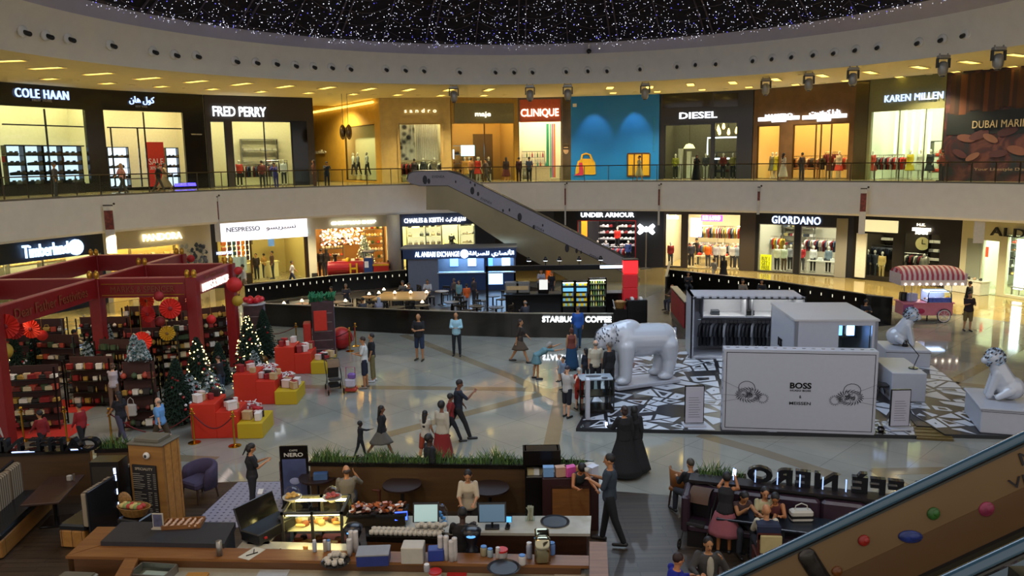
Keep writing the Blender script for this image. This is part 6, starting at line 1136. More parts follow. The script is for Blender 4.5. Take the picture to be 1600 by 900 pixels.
# ------------------------------------------------------------ pink ice-cream cart
p=gp(1440,500);t=thing('ice_cream_cart','pink ice-cream cart with a red and white striped canopy edged with bulbs','cart',p,R_(-4));PK=MC('c8707e',.4)
s_=45;wl,wr=-1.05,1.15
b=B();b.bx(wl,wr,-.45,.45,.3,.85).bx(wl-.05,wr+.05,-.5,.5,.85,.9);b.out('body',PK,t)
B().bx(wl,wl+.45,-.47,-.45,.4,.8).out('purple_panel',MC('8a3a6a',.4),t);B().ell((-.3,-.46,.5),(.22,.02,.13),10,6).out('printed_scoop',MC('a82048'),t)
for x in(.75,1.0):
 w_=B();w_.rings([[V((x+.0+(.27+.03*math.cos(b_))*math.cos(a),-.52+.03*math.sin(b_),.29+(.27+.03*math.cos(b_))*math.sin(a))) for b_ in(0,1.57,3.14,4.71)] for a in[i*.3927 for i in range(16)]],loop=True) if x==.75 else None
 if x==.75:
  for i in range(8):a=i*.785;w_.tube([(x,-.52,.29),(x+.27*math.cos(a),-.52,.29+.27*math.sin(a))],.01,4)
  w_.out('wheel',MC('d8c8c8',.4),t);B().rings([[V((x+(.30+.025*math.cos(b_))*math.cos(a),-.52+.025*math.sin(b_),.30+(.30+.025*math.cos(b_))*math.sin(a))) for b_ in(0,1.57,3.14,4.71)] for a in[i*.3927 for i in range(16)]],loop=True).out('tyre',BLK,t)
B().cyl(-.55,-.3,.0,.3,.04,8).cyl(-.55,.3,0,.3,.04,8).cyl(.1,-.3,0,.3,.03,8).out('leg',BLK,t)
B().tube([(x,-.5,z) for x,z in((0,.9),(0,1.25),(.05,1.42),(.9,1.42),(1.02,1.3),(1.05,.9))],.02,5).out('case_frame',BLK,t);B().bx(0,1.05,-.48,.3,.9,.95).bx(0,1.05,.25,.3,.9,1.42).out('case_back',PW,t);B().bx(.02,1.03,-.5,-.49,.92,1.4).bx(.02,1.03,-.49,.3,1.4,1.42).out('glass_hood',GLASS,t);B().bx(.05,1.0,-.35,.2,1.36,1.38).out('case_lamp',ME('c8d8ff',4),t);B().bx(.02,1.03,-.5,-.46,.92,1.13).out('blue_print',M('blue_print',hx('4a58b0'),.4,noise=.5,nscale=12),t)
b=B();rr=random.Random(2)
for i in range(16):b.ell((.12+.12*(i%8),-.1+.2*(i//8),1.0),.05,8,6,i%3)
tag(b.out('ice_cream',[MC('e8d8c8'),MC('c87a8a'),MC('8a5a3a')],t),kind='stuff')
B().cb((-.55,-.1,1.1),(.42,.3,.38),bev=.03).out('menu_box',MC('a8aac8',.4),t);B().cb((-.85,.1,1.1),(.3,.3,.4),bev=.03).out('cup_box',BLK,t);B().cyl(1.08,.0,.9,1.12,.09,10).out('yellow_bucket',MC('c89018',.4),t)
for x in(wl+.35,wr-.1):
 for y in(-.4,.4):B().cyl(x,y,.9,1.95,.018,6).out('canopy_pole',CHROME,t)
n=26;cx0_,cx1_=wl+.1,wr+.15;cv=B();prof=[(-.62,1.95),(-.6,2.2),(-.42,2.42),(-.1,2.54),(.2,2.54),(.5,2.42),(.64,2.2),(.66,1.95)]
cv2=B()
for i in range(n):
 xa,xb=lerp(cx0_-.35,cx1_+.3,i/n),lerp(cx0_-.35,cx1_+.3,(i+1)/n);sh=lambda x:max(.0,1-abs((x-.05)/1.62)**6)
 cv.rings([[V((xa,y,1.95+(z-1.95)*(.55+.45*sh(xa)))) for y,z in prof],[V((xb,y,1.95+(z-1.95)*(.55+.45*sh(xb)))) for y,z in prof]],i%2,cap=False,closed=False)
cv.out('striped_canopy',[MC('a8404e',.7),MC('d0b4b0',.7)],t,True);b=B()
for i in range(22):xa=lerp(cx0_-.35,cx1_+.3,i/22);xb=xa+(cx1_-cx0_+.65)/22;b.prism([(xa,1.96),(xb,1.96),(xb,1.74),((xa+xb)/2,1.69),(xa,1.74)],.015,T=Matrix.Translation((0,-.63,0)))
for q in(cx0_-.35,cx1_+.3):b.bx(q-.01,q+.01,-.62,.66,1.72,2.25)
b.out('valance',MC('c8b4ac',.8),t);lb=B();[lb.ell((lerp(cx0_-.3,cx1_+.25,(i+.5)/9),-.66,1.78),.045,8,6) for i in range(9)];lb.out('canopy_bulbs',ME('fff6e0',4),t)
# ------------------------------------------------------------ red Christmas pavilion
RED=M('pavilion_red',hx('760a0c'),.45,noise=.06);DG=M('dull_gold',hx('7a3a1c'),.5);GOLD=M('gold_paint',hx('b8862a'),.3,metal=.7);XA,XB,XC,YA,YB_,YC_,YD=-10.55,-13.75,-17.3,20.7,26.,29.5,32.9;HT,HB=3.95,3.3
t=thing('red_pavilion','big red open-roofed pavilion of square posts and deep beams, signed MARKS & SPENCER','pavilion',(0,0,0))
for x,y in((XB,YA),(XB,YB_),(XA,YB_),(XA,YC_),(XB,YC_),(XB,YD),(XC,YD),(XC,YB_),(XC,YA)):
 B().cb((x,y,HT/2),(.36,.36,HT),bev=.02).out('post',RED,t);b=B()
 for q in(-.11,.11):b.ell((x+q,y-.1,HT+.12),(.09,.09,.15),8,6).lathe([(.08,0),(.03,.08)],(x+q,y-.1,HT),8)
 b.out('gold_finial',GOLD,t)
def beam(x0,y0,x1,y1):
 d=V((x1-x0,y1-y0,0));L=d.length;r=math.atan2(d.y,d.x);T=Matrix.Translation((x0,y0,0))@Matrix.Rotation(r,4,'Z');B().bx(0,L,-.09,.09,HB,HT,T=T).out('beam',RED,t);B().bx(0,L,-.10,.10,HT-.02,HT+.01,T=T).out('beam_edge',M('pink_edge',hx('b05a50'),.5),t)
for q in((XB,YA,XB,YD),(XA,YB_,XA,YC_),(XB,YB_,XA,YB_),(XB,YC_,XA,YC_),(XC,YD,XB,YD),(XC,YB_,XB,YB_),(XC,YA,XC,YD),(XC,YA,XB,YA)):beam(*q)
for z in(3.38,3.75):B().bx(XB+.25,XA-.25,YB_-.13,YB_-.1,z,z+.02).bx(XC,XB-.2,YA-.13,YA-.1,z,z+.02).out('gold_line',GOLD,t)
o=link('sign_lettering',textmesh('MARKS & SPENCER',ME('ffe8d8',.8),2.5,.27,.02,0),t);o.matrix_local=Matrix.Translation((XA+.13,(YB_+YC_)/2,3.5))@Matrix.Rotation(R_(90),4,'Z')
o=link('gold_lettering',textmesh('Dear Father Festivities',DG,3.8,.3,.005),t);o.matrix_local=Matrix.Translation((XB+.12,(YA+YB_)/2,3.62))@Matrix.Rotation(R_(90),4,'Z')
o=link('gold_lettering',textmesh("Dear Father Festivities",DG,2.0,.14,.005),t);o.matrix_local=Matrix.Translation((XA+.12,(YB_+YC_)/2,3.82))@Matrix.Rotation(R_(90),4,'Z')
link('gold_lettering',textmesh('MARKS & SPENCER',DG,2.1,.2,.005),t,((XA+XB)/2,YB_-.12,3.58))
def lantern(loc,r,col,lab,kind='fan'):
 t=thing('paper_lantern',lab,'paper decoration',loc,R_(rnd.uniform(-20,20)),None);m=M('paper_'+col,hx(col),.7,noise=.15,nscale=6);L=HB-loc[2]
 if kind=='fan':
  rs=[[V((rr_*math.cos(a),(.03 if i%2 else-.03)*rr_/r+q,rr_*math.sin(a))) for i,a in enumerate([k*6.28318/36 for k in range(36)])] for rr_,q in((r*.1,-.02),(r,0),(r,.02),(r*.1,.04))];B().rings(rs).out('pleated_disc',m,t);B().ell((0,-.03,0),(r*.22,.03,r*.22),10,6).out('centre',MC('7a1010' if col!='b08a18' else '6a4a10'),t)
 else:B().ell((0,0,0),r,16,12).out('paper_ball',m,t,True)
 if L>0:B().tube([(0,0,r*.9),(0,0,L)],.006,4).out('cord',GOLD,t)
for x,y,Y,r,c,k_,lab in((8,510,21,.34,'c0200f','fan','red paper fan hanging left of the front left red post'),(22,516,22,.26,'a81a10','fan','smaller red fan overlapping the one left of the front post'),(48,514,24.5,.3,'d03214','fan','orange-red paper fan just right of the front left post'),(66,524,25,.17,'b81c10','ball','small red paper ball right of the front left post'),(222,533,25,.31,'d02c12','fan','lowest bright red fan beneath the front cross beam'),(231,491,25.6,.27,'b01810','fan','middle red fan beneath the front cross beam'),(266,482,25.2,.33,'c82010','fan','large red fan touching the post by the lit sign'),(248,463,25.4,.16,'8a1010','ball','small dark red ball hung high by the cross beam'),(261,521,25.3,.24,'b08a18','fan','gold paper fan beside the lowest red fan'),(250,502,26,.17,'7a1410','ball','dark red paper ball above the gold fan'),(229,470,27,.26,'e04018','fan','orange fan high inside the pavilion'),(300,468,27.5,.26,'b01a12','fan','red fan behind the post with the lit sign'),(366,445,27.6,.27,'b01812','ball','large red ball outside the right post of the pavilion'),(372,423,28.5,.15,'a01410','ball','small red ball above the large one by the right post'),(298,404,34,.17,'a01410','ball','red ball near the coffee shop corner above the back beam'),(371,470,27.5,.19,'a08018','ball','gold ball hanging under the large red ball'),(5,549,21,.24,'9a7a18','ball','gold ball hanging low at the left frame edge'),(209,560,25.5,.2,'a88018','fan','gold fan standing on the shelves under the red fans'),(330,499,27,.16,'c01814','ball','bright red ball behind the fairy-lit tree')):
 p=atY(x,y,Y);lantern(p,r,c,lab,k_)
def gondola(name,lab,loc,w_,h,d,rows,n,kinds,cols,rz=0,grp=None,mat=None,both=False):
 mat=mat or BLK;t=thing(name,lab,'shelf unit',loc,rz);T=Matrix.Translation(loc)@Matrix.Rotation(rz,4,'Z')
 for x in(-w_/2,w_/2):
  for y in(-d/2,d/2):B().bx(x-.02,x+.02,y-.02,y+.02,0,h).out('upright',mat,t)
 B().bx(-w_/2,w_/2,-.01,.01,.1,h).out('back_panel',M('crate_brown',hx('3a1c14'),.7),t)
 for i in range(rows):
  z=.12+(h-.12)*i/(rows-.0);B().bx(-w_/2,w_/2,-d/2,d/2,z-.02,z).out('shelf',mat,t)
  n_=int(n*1.5)
  for j in range(n_):
   if rnd.random()<.06:continue
   k=kinds[(i+j)%len(kinds)];c=cols[(i*5+j*3+i*j)%len(cols)];item(k,T@V((-w_/2+w_*(j+.5)/n_,-d/4-.02,z+.001)),rz+rnd.uniform(-.2,.2),c,grp[0],grp[1],grp[2],rnd.uniform(.6,.95)*min(1,(h-.12)/rows/.27),name=k if k!='bottle' else 'festive_bottle')
 return t
FC=['8a1c18','c8b890','b08a3a','3a4a2a','d8d0c0','6a2418','2a2420','a8402a']
for i,(x,y,w_,h,rows,n,lab,kn) in enumerate(((64,668,1.3,1.9,5,6,'black wire rack right of the front left post',['folded_clothes','gift_box']),(150,632,1.4,1.6,4,6,'rack of bottles under the snowy branches',['bottle','gift_box']),(200,622,1.6,2.0,6,7,'tall brown shelf of gifts behind the white-bloused woman',['gift_box','bottle']),(225,668,.9,2.0,4,4,'open black rack before the dark tree',['gift_box','bauble']),(245,604,1.9,2.1,7,8,'wide shelf of jars and tins beneath the red fans',['bottle','gift_box','bauble']),(284,602,1.0,2.3,7,5,'tall narrow shelf of yellow packs by the lit sign post',['gift_box']),(100,600,1.5,1.8,4,5,'low shelf of folded blankets in the middle of the pavilion',['folded_clothes','gift_box']),(170,560,2.0,1.7,4,6,'shelf of red and green goods deep inside the pavilion',['gift_box','bauble']),(60,560,2.2,1.6,3,6,'shelf of handbags near the boot shop behind the pavilion',['handbag','gift_box']),(240,548,2.0,1.9,5,6,'tall deep shelf at the back right of the pavilion',['gift_box','bottle']),(325,575,1.6,2.3,6,6,'tall shelf of decorations behind the right fairy-lit tree',['bauble','gift_box']))):
 gondola('goods_rack',lab,gp(x,y),w_,h,.6,rows,n,kn,FC[i%3:]+FC[:i%3],R_([8,0,-5,6,3,20,-8,0,10,5,35][i]),('festive goods standing on the '+lab,'festive goods','goods on the '+lab))
for i,(x,y,sc_) in enumerate(((222,612,1),(233,612,.8))):
 xtree(gp(x,y)+V((0,-.7,2.0)) if 0 else V((gp(x,668).x,gp(x,668).y,2.02)),.75*sc_,.22*sc_,'small frosted tabletop tree, %s of the pair on the open black rack'%('taller' if i==0 else 'shorter'),False,True,name='tabletop_tree',base='4a6a66',dens=.5)
for x,y,h,r,lab,lit,snow in((315,640,2.35,.68,'fairy-lit Christmas tree left of the man in black by the red post',True,False),(392,590,2.3,.66,'fairy-lit Christmas tree outside the right post',True,False),(281,662,2.0,.62,'dark Christmas tree with silver baubles, unlit, near the front right corner',False,False),(8,665,2.7,.8,'fairy-lit Christmas tree at the left frame edge',True,False),(157,600,2.2,.7,'bushy dark green tree in the middle of the pavilion',False,False),(143,620,1.9,.6,'frosted pale tree behind the bottle rack',False,True),(415,560,2.0,.55,'dark bare tree behind the white-ribboned tower',False,False),(30,610,1.9,.6,'dark green wreathed tree behind the front left post',False,False),(172,575,1.8,.5,'pale frosted tree under the cross beam',False,True),(65,590,2.0,.55,'green tree amid the blankets shelf',False,False),(400,600,1.2,.4,'small frosted tree at the foot of the right fairy-lit tree',False,True),(345,600,1.5,.4,'bare-branched decorated tree by the right red post',False,False)):xtree(gp(x,y),h,r,lab,lit,snow)
for x,y,lab in((300,652,'left'),(328,640,'right')):xtree(gp(x,y)+V((0,0,.6)),.75,.5,'silver twig tree standing on the front red podium, %s one'%lab,False,True,name='twig_tree',dens=.5)
def podium(lab,x,y,seed):
 p=gp(x,y);t=thing('stepped_podium',lab,'podium',p,R_(2));R2=M('podium_red',hx('c02a14'),.5);Y2_=M('podium_yellow',hx('b89a14'),.5)
 B().cb((.35,.5,.5),(.7,1.0,1.0),bev=.01).out('tall_step',R2,t);B().cb((1.0,.5,.38),(.6,1.0,.76),bev=.01).out('middle_step',R2,t);B().cb((1.65,.5,.22),(.7,1.2,.44),bev=.01).out('low_step',Y2_,t);rr=random.Random(seed)
 T=Matrix.Translation(p)@Matrix.Rotation(R_(2),4,'Z');cs=['a81c24','d8ccc4','b89a70','8a1a20','d0b8b0','2a1818']
 for x0,z,w_,k in((.35,1.0,.5,5),(1.0,.762,.45,7),(1.65,.442,.5,9)):
  for i in range(k):item('gift_box',T@V((x0+rr.uniform(-w_/2,w_/2),.2+.75*i/k,z+.002)),rr.uniform(0,3),cs[(i+seed)%len(cs)],'wrapped present on the %s'%lab,'present','presents on the %s'%lab,rr.uniform(.8,1.35),name='present')
podium('nearest red and yellow stepped podium, by the roped stanchions',300,686,1);podium('middle red and yellow stepped podium, heaped with striped sweets',367,633,2);podium('farthest red and yellow stepped podium, with red boxes on top',431,585,3)
def canes(p,n,lab,col='c8b8b4'):
 b=B();rr=random.Random(n);
 for i in range(n):c=V((rr.uniform(-.3,.3),rr.uniform(-.4,.4),rr.uniform(.02,.16)));a=rr.uniform(0,3.14);d=V((math.cos(a),math.sin(a),rr.uniform(-.2,.5)))*.1;b.tube([c-d,c+d],.018,5,i%3)
 t=tag(b.out('wrapped_sweets',[MC(col),MC('a01c20'),MC('d8d0cc')]),lab,'sweets',None,'stuff');t.location=p
canes(gp(395,622)+V((.3,.5,.78)),190,'heap of red and white wrapped sweets on the middle podium');canes(gp(420,622)+V((.3,.6,.46)),190,'second heap of wrapped sweets on the yellow step of the middle podium');canes(gp(355,675)+V((.4,.6,.46)),120,'striped gift bundle on the nearest yellow step')
def tower(lab,x,y,h,topc,w_=.8):
 p=gp(x,y);t=thing('display_tower',lab,'display tower',p,R_(12));B().cb((0,0,h/2),(w_,w_,h),bev=.02).out('body',M('tower_print',hx('3a2024'),.5,noise=.5,nscale=3),t);B().cb((0,0,.06),(w_+.1,w_+.1,.12),bev=.02).out('base',MC('7a6038'),t)
 for i in range(5):B().bx(-w_*.4,w_*.4,-w_/2-.02,-w_/2,h*.15+h*.16*i,h*.15+h*.16*i+.02).out('shelf',MC('7a6a68'),t)
 B().bx(w_/2+.001,w_/2+.012,-w_*.42,w_*.42,.3,h-.1).out('printed_side',M('side_print',hx('6a6478'),.5,noise=.6,nscale=4),t);return t,p
t,p=tower('tall dark display tower topped with a fringe of green paper, by the far podium',508,555,2.25,'green',.85);b=B();rr=random.Random(4)
for i in range(90):c=V((rr.uniform(-.45,.45),rr.uniform(-.45,.45),2.25));b.tube([c,c+V((rr.uniform(-.1,.1),-.05,.2+.1*rr.random())),c+V((rr.uniform(-.15,.15),-.25,.18))],.02,4,i%5==0)
tag(b.out('green_fringe',[MC('14603a'),MC('2a7a4a')],t),kind='stuff');B().cb((-.1,-.46,1.5),(.5,.05,.8),bev=.02).out('red_sack',MC('b8240e'),t);B().cb((-.62,-.1,.7),(.3,.6,1.4),bev=.03).out('red_side_box',MC('a8200e'),t)
t,p=tower('white-shelved display tower topped by a big red ribbon bow',402,556,2.1,'red',.75);b=B();[b.cap((0,0,2.2),(.3*math.cos(i*1.05),.3*math.sin(i*1.05),2.3),.09,.12,8) for i in range(6)];b.out('red_bow',MC('c8202a',.4),t);B().cyl(0,0,2.11,2.15,.45,20).out('round_tray',MC('b0b0b0',.4),t)
t=thing('red_ball','big matt red ball resting on the floor beside the far stanchions','ball',gp(534,545)+V((0,0,.0)));B().ell((0,0,.46),.46,22,14).out('ball',MC('a01414',.5),t,True);B().tube([(.465*math.cos(a),.465*math.sin(a),.5) for a in[i*.314 for i in range(21)]],.01,4).out('seam',MC('6a0c0c'),t)
t=thing('yellow_lamp','glowing yellow dome lamp on a basket next to the red ball','lamp',gp(515,546));B().lathe([(.2,0),(.24,.3)],n=14).out('basket',wood('wicker','6a4a20','9a7038'),t);B().ell((0,0,.32),(.2,.2,.16),14,8).out('dome',ME('f0d820',1.6),t,True)
t=thing('gold_ball','dark gold woven ball on the floor below the right fairy-lit tree','ball',gp(410,574));B().ell((0,0,.24),.24,14,10).out('ball',M('dark_gold',hx('6a4c1c'),.4,metal=.5,noise=.4,nscale=8),t,True)
sp=None;ST=[(38,689),(105,688),(175,691),(304,692),(367,697),(547,549),(556,541),(464,541)];PS=[gp(x,y) for x,y in ST]
for i,p in enumerate(PS):
 lab='brass rope stanchion '+['at the far left of the pavilion front','between the two people in red jackets','beside the man in black shorts','in front of the nearest red podium','at the yellow end of the nearest podium','nearest the big red ball','just behind the one by the big red ball','left of the green-topped tower'][i]
 if sp is None:
  sp=thing('rope_stanchion',lab,'stanchion',p);BR=M('brass',hx('c09030'),.2,metal=1);B().lathe([(.17,0),(.17,.02),(.05,.05),(.03,.06)],n=18).out('base',BR,sp);pl_=B().cyl(0,0,.05,.9,.026,10).out('pole',BR,sp);B().ell((0,0,.96),.045,10,8).lathe([(.045,.86),(.045,.9)],n=10).out('finial',BR,sp);b=B();[b.cap((0,0,.86),(.07*math.cos(a),.07*math.sin(a),.84),.016,.012,6) for a in(0,1.57,3.14,4.71)];b.out('hooks',BR,pl_)
 else:dup(sp,p,0,lab)
def rope(a,c,lab,sag=.4,col='5a0f10'):
 P=[a.lerp(c,i/14)+V((0,0,.84-sag*math.sin(math.pi*i/14))) for i in range(15)];tag(B().tube(P,.018,6).out('barrier_rope',MC(col,.8),None,True),lab,'rope')
rope(PS[2],PS[3],'dark red rope drooping past the dark tree',.55);rope(PS[3],PS[4],'dark red rope sagging before the nearest podium',.38);rope(PS[5],PS[5]+V((-1.9,.2,0)),'dark rope from the far stanchion towards the green-topped tower',.3);rope(PS[6],PS[5],'short red rope looped between the two far stanchions',.5,'8a1414');rope(PS[7],PS[7]+V((-1.9,0,0)),'dark rope running left from the stanchion by the tower',.3)
for x,y,lab in((60,690,'red floor mat at the pavilion front'),(95,648,'bright red carpet strip inside the pavilion')):p=gp(x,y-10);tag(B().slab([p+V((-1,-.5,0)),p+V((1,-.5,0)),p+V((1,.9,0)),p+V((-1,.9,0))],.001,.012).out('red_mat',MC('b8240e',.9)),lab,'mat')
# ------------------------------------------------------------ cafe in front
OAK=wood('cafe_oak','6e4420','86592c',(1.5,12,12),.4);PINE=wood('planter_pine','966428','b07c38',(.8,9,9),.55,.22);WAL=wood('walnut_dark','2a1710','3a2216',(2,14,14),.4)
FWD=wood('cafe_wood_floor','35291f','4a3c2e',(.5,7,7),.4,.17)
S(B().slab([V((-14,16.9,0)),gp(275,757),gp(372,753),gp(460,752),gp(620,765),gp(945,767),gp(1065,776),gp(1600,800),V((14,4,0)),V((-14,4,0))],.001,.010).out('floor_cafe_wood',FWD))
tm=M('pattern_tile',hx('8a8694'),.35);nt=tm.node_tree;tc=nt.nodes.new('ShaderNodeTexCoord');ch=nt.nodes.new('ShaderNodeTexVoronoi');ch.distance='MANHATTAN';ch.inputs['Scale'].default_value=7;ch.inputs['Randomness'].default_value=0;cr=nt.nodes.new('ShaderNodeValToRGB');cr.color_ramp.interpolation='CONSTANT';e=cr.color_ramp.elements;e[0].color=(*hx('4c4a5c'),1);e[1].position=.35;e[1].color=(*hx('8e8a96'),1)
nt.links.new(tc.outputs['Object'],ch.inputs['Vector']);nt.links.new(ch.outputs['Distance'],cr.inputs[0]);nt.links.new(cr.outputs[0],nt.nodes['Principled BSDF'].inputs['Base Color'])
S(B().slab([gp(372,754),gp(462,753),gp(440,830),gp(300,820)],.0105,.014).out('floor_tile_strip',tm));S(B().slab([gp(150,815),gp(195,780),gp(225,830),gp(190,850)],.0105,.014).out('floor_tile_patch',tm))
Gz=.010
def P(x,y,z=0):return gp(x,y,z)
def grass(lab,a,c,h=.34,n=170,d=.34):
 t=thing('planter_box',lab,'planter',(a.x,a.y,0),math.atan2(c.y-a.y,c.x-a.x));L=(V((c.x,c.y,0))-V((a.x,a.y,0))).length
 B().bx(0,L,0,d,0,1.02).out('wooden_box',PINE,t);B().bx(-.03,L+.03,-.03,.03,1.02,1.1).bx(-.03,L+.03,d-.03,d+.03,1.02,1.1).bx(-.03,.03,0,d,1.02,1.1).bx(L-.03,L+.03,0,d,1.02,1.1).out('black_rim',BLK,t);b=B();rr=random.Random(int(L*100))
 for i in range(int(L*n)):
  x,y=rr.uniform(.03,L-.03),rr.uniform(.04,d-.04);hh=h*rr.uniform(.5,1.1)*(.8+.3*math.sin(x*5));a_=rr.uniform(0,6.28);lx,ly=.14*math.cos(a_),.14*math.sin(a_);w_=.009
  b.add([(x-w_,y,1.04),(x+w_,y,1.04),(x+lx*.35+w_*.8,y+ly*.35,1.04+hh*.6),(x+lx*.35-w_*.8,y+ly*.35,1.04+hh*.6),(x+lx,y+ly,1.04+hh)],[(0,1,2,3),(3,2,4)],i%3)
 B().bx(.03,L-.03,.03,d-.03,1.0,1.05).out('soil',MC('1a140e',.9),t);tag(b.out('grass_blades',[MC('3a5a26',.6),MC('54702e',.6),MC('2c4420',.6)],t),kind='stuff');return t
a_,c_=P(484,722,1.1),P(832,727,1.1);grass('long wooden planter with bright grass across the back of the cafe',a_,c_,.36)
a_,c_=P(857,727,1.1),P(925,729,1.1);grass('short dark planter with grass behind the snack display',a_,c_,.25,90)
a_,c_=P(150,702,1.1),P(206,700,1.1);grass('small planter of grass beside the menu pillar',a_,c_,.36)
a_,c_=P(1090,746,1.1),P(1165,751,1.1);grass('grass planter at the end of the long sofa',a_,c_,.36,150)
a_,c_=P(-60,712,1.1),P(140,703,1.1);t=thing('booth_wall','low wooden wall behind the left booth with a black ledge','wall',(a_.x,a_.y,0),math.atan2(c_.y-a_.y,c_.x-a_.x));L=(c_-a_).length;B().bx(0,L,0,.12,0,1.05).out('boarding',PINE,t);B().bx(0,L,-.05,.3,1.05,1.12).out('ledge',BLK,t)
me=textmesh('CAFFE NERO',M('letter_black',hx('101216'),.2),3.3,.3,.08,.02);o=link('cafe_sign',me);p=P(62,706,1.13);o.location=(p.x-.3,p.y+.1,1.28);o.rotation_euler[2]=math.pi;tag(o,'black standing cafe letters seen from behind on the left booth ledge','sign')
b=B();[b.bx(x,x+.5,-.02,-.01,1.125,1.14) for x in(1.1,2.4)];o=b.out('ledge_light',ME('a8c0ff',3));o.matrix_world=t.matrix_world;o.location=(a_.x,a_.y,0);o.rotation_euler=t.rotation_euler;tag(o,'thin bluish light strips at the foot of the left standing letters','light strip')
STR=M('striped_cloth',hx('6a5a44'),.9);nt=STR.node_tree;tc=nt.nodes.new('ShaderNodeTexCoord');wv=nt.nodes.new('ShaderNodeTexWave');wv.inputs['Scale'].default_value=3.5;cr=nt.nodes.new('ShaderNodeValToRGB');cr.color_ramp.elements[0].color=(*hx('4a3c2c'),1);cr.color_ramp.elements[1].color=(*hx('8f8068'),1);nt.links.new(tc.outputs['Object'],wv.inputs['Vector']);nt.links.new(wv.outputs[0],cr.inputs[0]);nt.links.new(cr.outputs[0],nt.nodes['Principled BSDF'].inputs['Base Color'])
SEAT=M('black_leather',hx('141618'),.25,bump=.1)
def booth(lab,x,y,L,rz,flip=1,back=STR):
 t=thing('booth_bench',lab,'bench',V((x,y,Gz)),rz);B().cb((0,0,.2),(L,.55,.36),bev=.02).out('base',PINE,t);B().cb((0,.02,.44),(L,.6,.14),bev=.05).out('seat',SEAT,t);n=max(2,int(L/.55))
 for i in range(n):B().cb((-L/2+L*(i+.5)/n,.33*flip,.82),(L/n-.02,.16,.74),bev=.05).out('back_cushion',back,t)
 B().cb((0,.43*flip,.62),(L+.04,.05,1.2),bev=.01).out('back_board',M('bench_black',hx('121519'),.3),t);return t
p=P(20,800,.5);booth('striped-backed booth bench at the left frame edge',p.x,p.y,2.3,R_(98));p=P(158,790,.5);booth('booth bench with a black back board, right of the booth table',p.x,p.y,1.9,R_(-98))
p=P(88,762,.75);t=thing('booth_table','dark rectangular wooden table between the two booth benches','table',(p.x,p.y-.1,Gz),R_(10));B().cb((0,0,.73),(.75,1.5,.05),bev=.01).out('table_top',WAL,t);B().cyl(0,0,.03,.7,.05,10).out('pedestal',BLK,t);B().cb((0,0,.02),(.5,.6,.04),bev=.01).out('foot',BLK,t)
t=thing('napkin_holder','small napkin holder and bottle on the dark booth table','napkin holder',(p.x+.1,p.y+.35,.766));B().cb((0,0,.06),(.1,.08,.12),bev=.01).out('holder',MC('9a948a'),t);B().cyl(.1,0,0,.15,.025,8).out('bottle',MC('5a4a3a'),t)
fl_,fr_=P(212,822),P(270,828);w_=.8;h_=zt(P(240,825),698);p=P(240,826);RZ=R_(-12)
t=thing('menu_pillar','square wooden pillar with a black menu board headed SPECIALITY and a small white camera','pillar',(p.x,p.y+.35,Gz),RZ);B().cb((0,0,h_/2),(w_,.6,h_),bev=.01).out('pillar_body',PINE,t);B().cb((0,0,h_+.02),(w_+.04,.64,.04),bev=.01).out('top_board',M('grey_top',hx('5c5648'),.6),t);B().cb((-.02,0,h_+.08),(w_*.72,.42,.08),bev=.01).out('top_tray',M('grey_top'),t)
B().bx(-w_*.4,w_*.3,-.33,-.30,.25,h_-.42).out('menu_board',M('chalk_black',hx('17110d'),.6),t);link('lettering',textmesh('SPECIALITY',MC('a89a80'),.42,.055,.002),t,(-.04,-.335,h_-.5));b=B();rr=random.Random(1)
for i in range(26):
 z=h_-.62-i*.045
 if i in(8,16):continue
 b.bx(-.32,-.32+rr.uniform(.15,.3),-.334,-.331,z,z+.012);b.bx(.02,.02+rr.uniform(.05,.1),-.334,-.331,z,z+.012).bx(.16,.22,-.334,-.331,z,z+.012)
b.out('menu_lines',MC('8a8274'),t);B().ell((.05,-.33,h_-.2),(.075,.05,.075),12,8).out('camera_dome',MC('c8c4bc'),t);B().ell((.05,-.37,h_-.2),(.035,.025,.035),8,6).out('camera_lens',BLK,t)
p=P(212,800,.9);t=thing('bread_basket','wicker basket of breads and fruit on a black stand by the menu pillar','basket',(p.x,p.y-.05,.85),R_(-15));WK=wood('wicker','6a4a20','9a7038');B().cb((0,0,-.41),(.5,.4,.82),bev=.02).out('stand',BLK,t);B().rings([[V((math.cos(a)*rx,math.sin(a)*rx*.6,z)) for a in[i*.3927 for i in range(16)]] for rx,z in((.24,.02),(.36,.2),(.33,.2),(.2,.05))],cap=True).out('basket_body',WK,t);B().ell((-.3,.12,.25),(.16,.04,.16),12,8).out('lid',WK,t);b=B();[b.ell((-.2+.08*(i%6),-.08+.09*(i//6),.22),(.07,.05,.05),8,6,i%3) for i in range(12)];tag(b.out('breads',[MC('b8a060'),MC('7a8a4a'),MC('a03028')],t),kind='stuff')
p=P(206,760,1.2);t=thing('glass_display','black framed glass cooler with bluish lights behind the bread basket','cooler',(p.x-.82,p.y+.75,Gz));B().bx(-.3,.3,-.2,.2,0,1.5).out('cabinet',BLK,t);B().bx(-.26,.26,-.21,-.2,.2,1.4).out('glass_door',M('smoked_glass'),t);b=B();[b.bx(.2,.24,-.225,-.21,z,z+.12) for z in(.5,.8,1.1,1.25)];b.out('blue_lamps',ME('b0c8ff',4),t)
p=P(308,785);t=thing('tub_armchair','purple upholstered tub armchair on dark wooden legs','armchair',(p.x,p.y+.2,Gz),R_(150));PU=M('purple_cloth',hx('3a3048'),.9,noise=.1,bump=.1);B().cb((0,.03,.42),(.6,.6,.16),bev=.06).out('seat',PU,t)
rs=[]
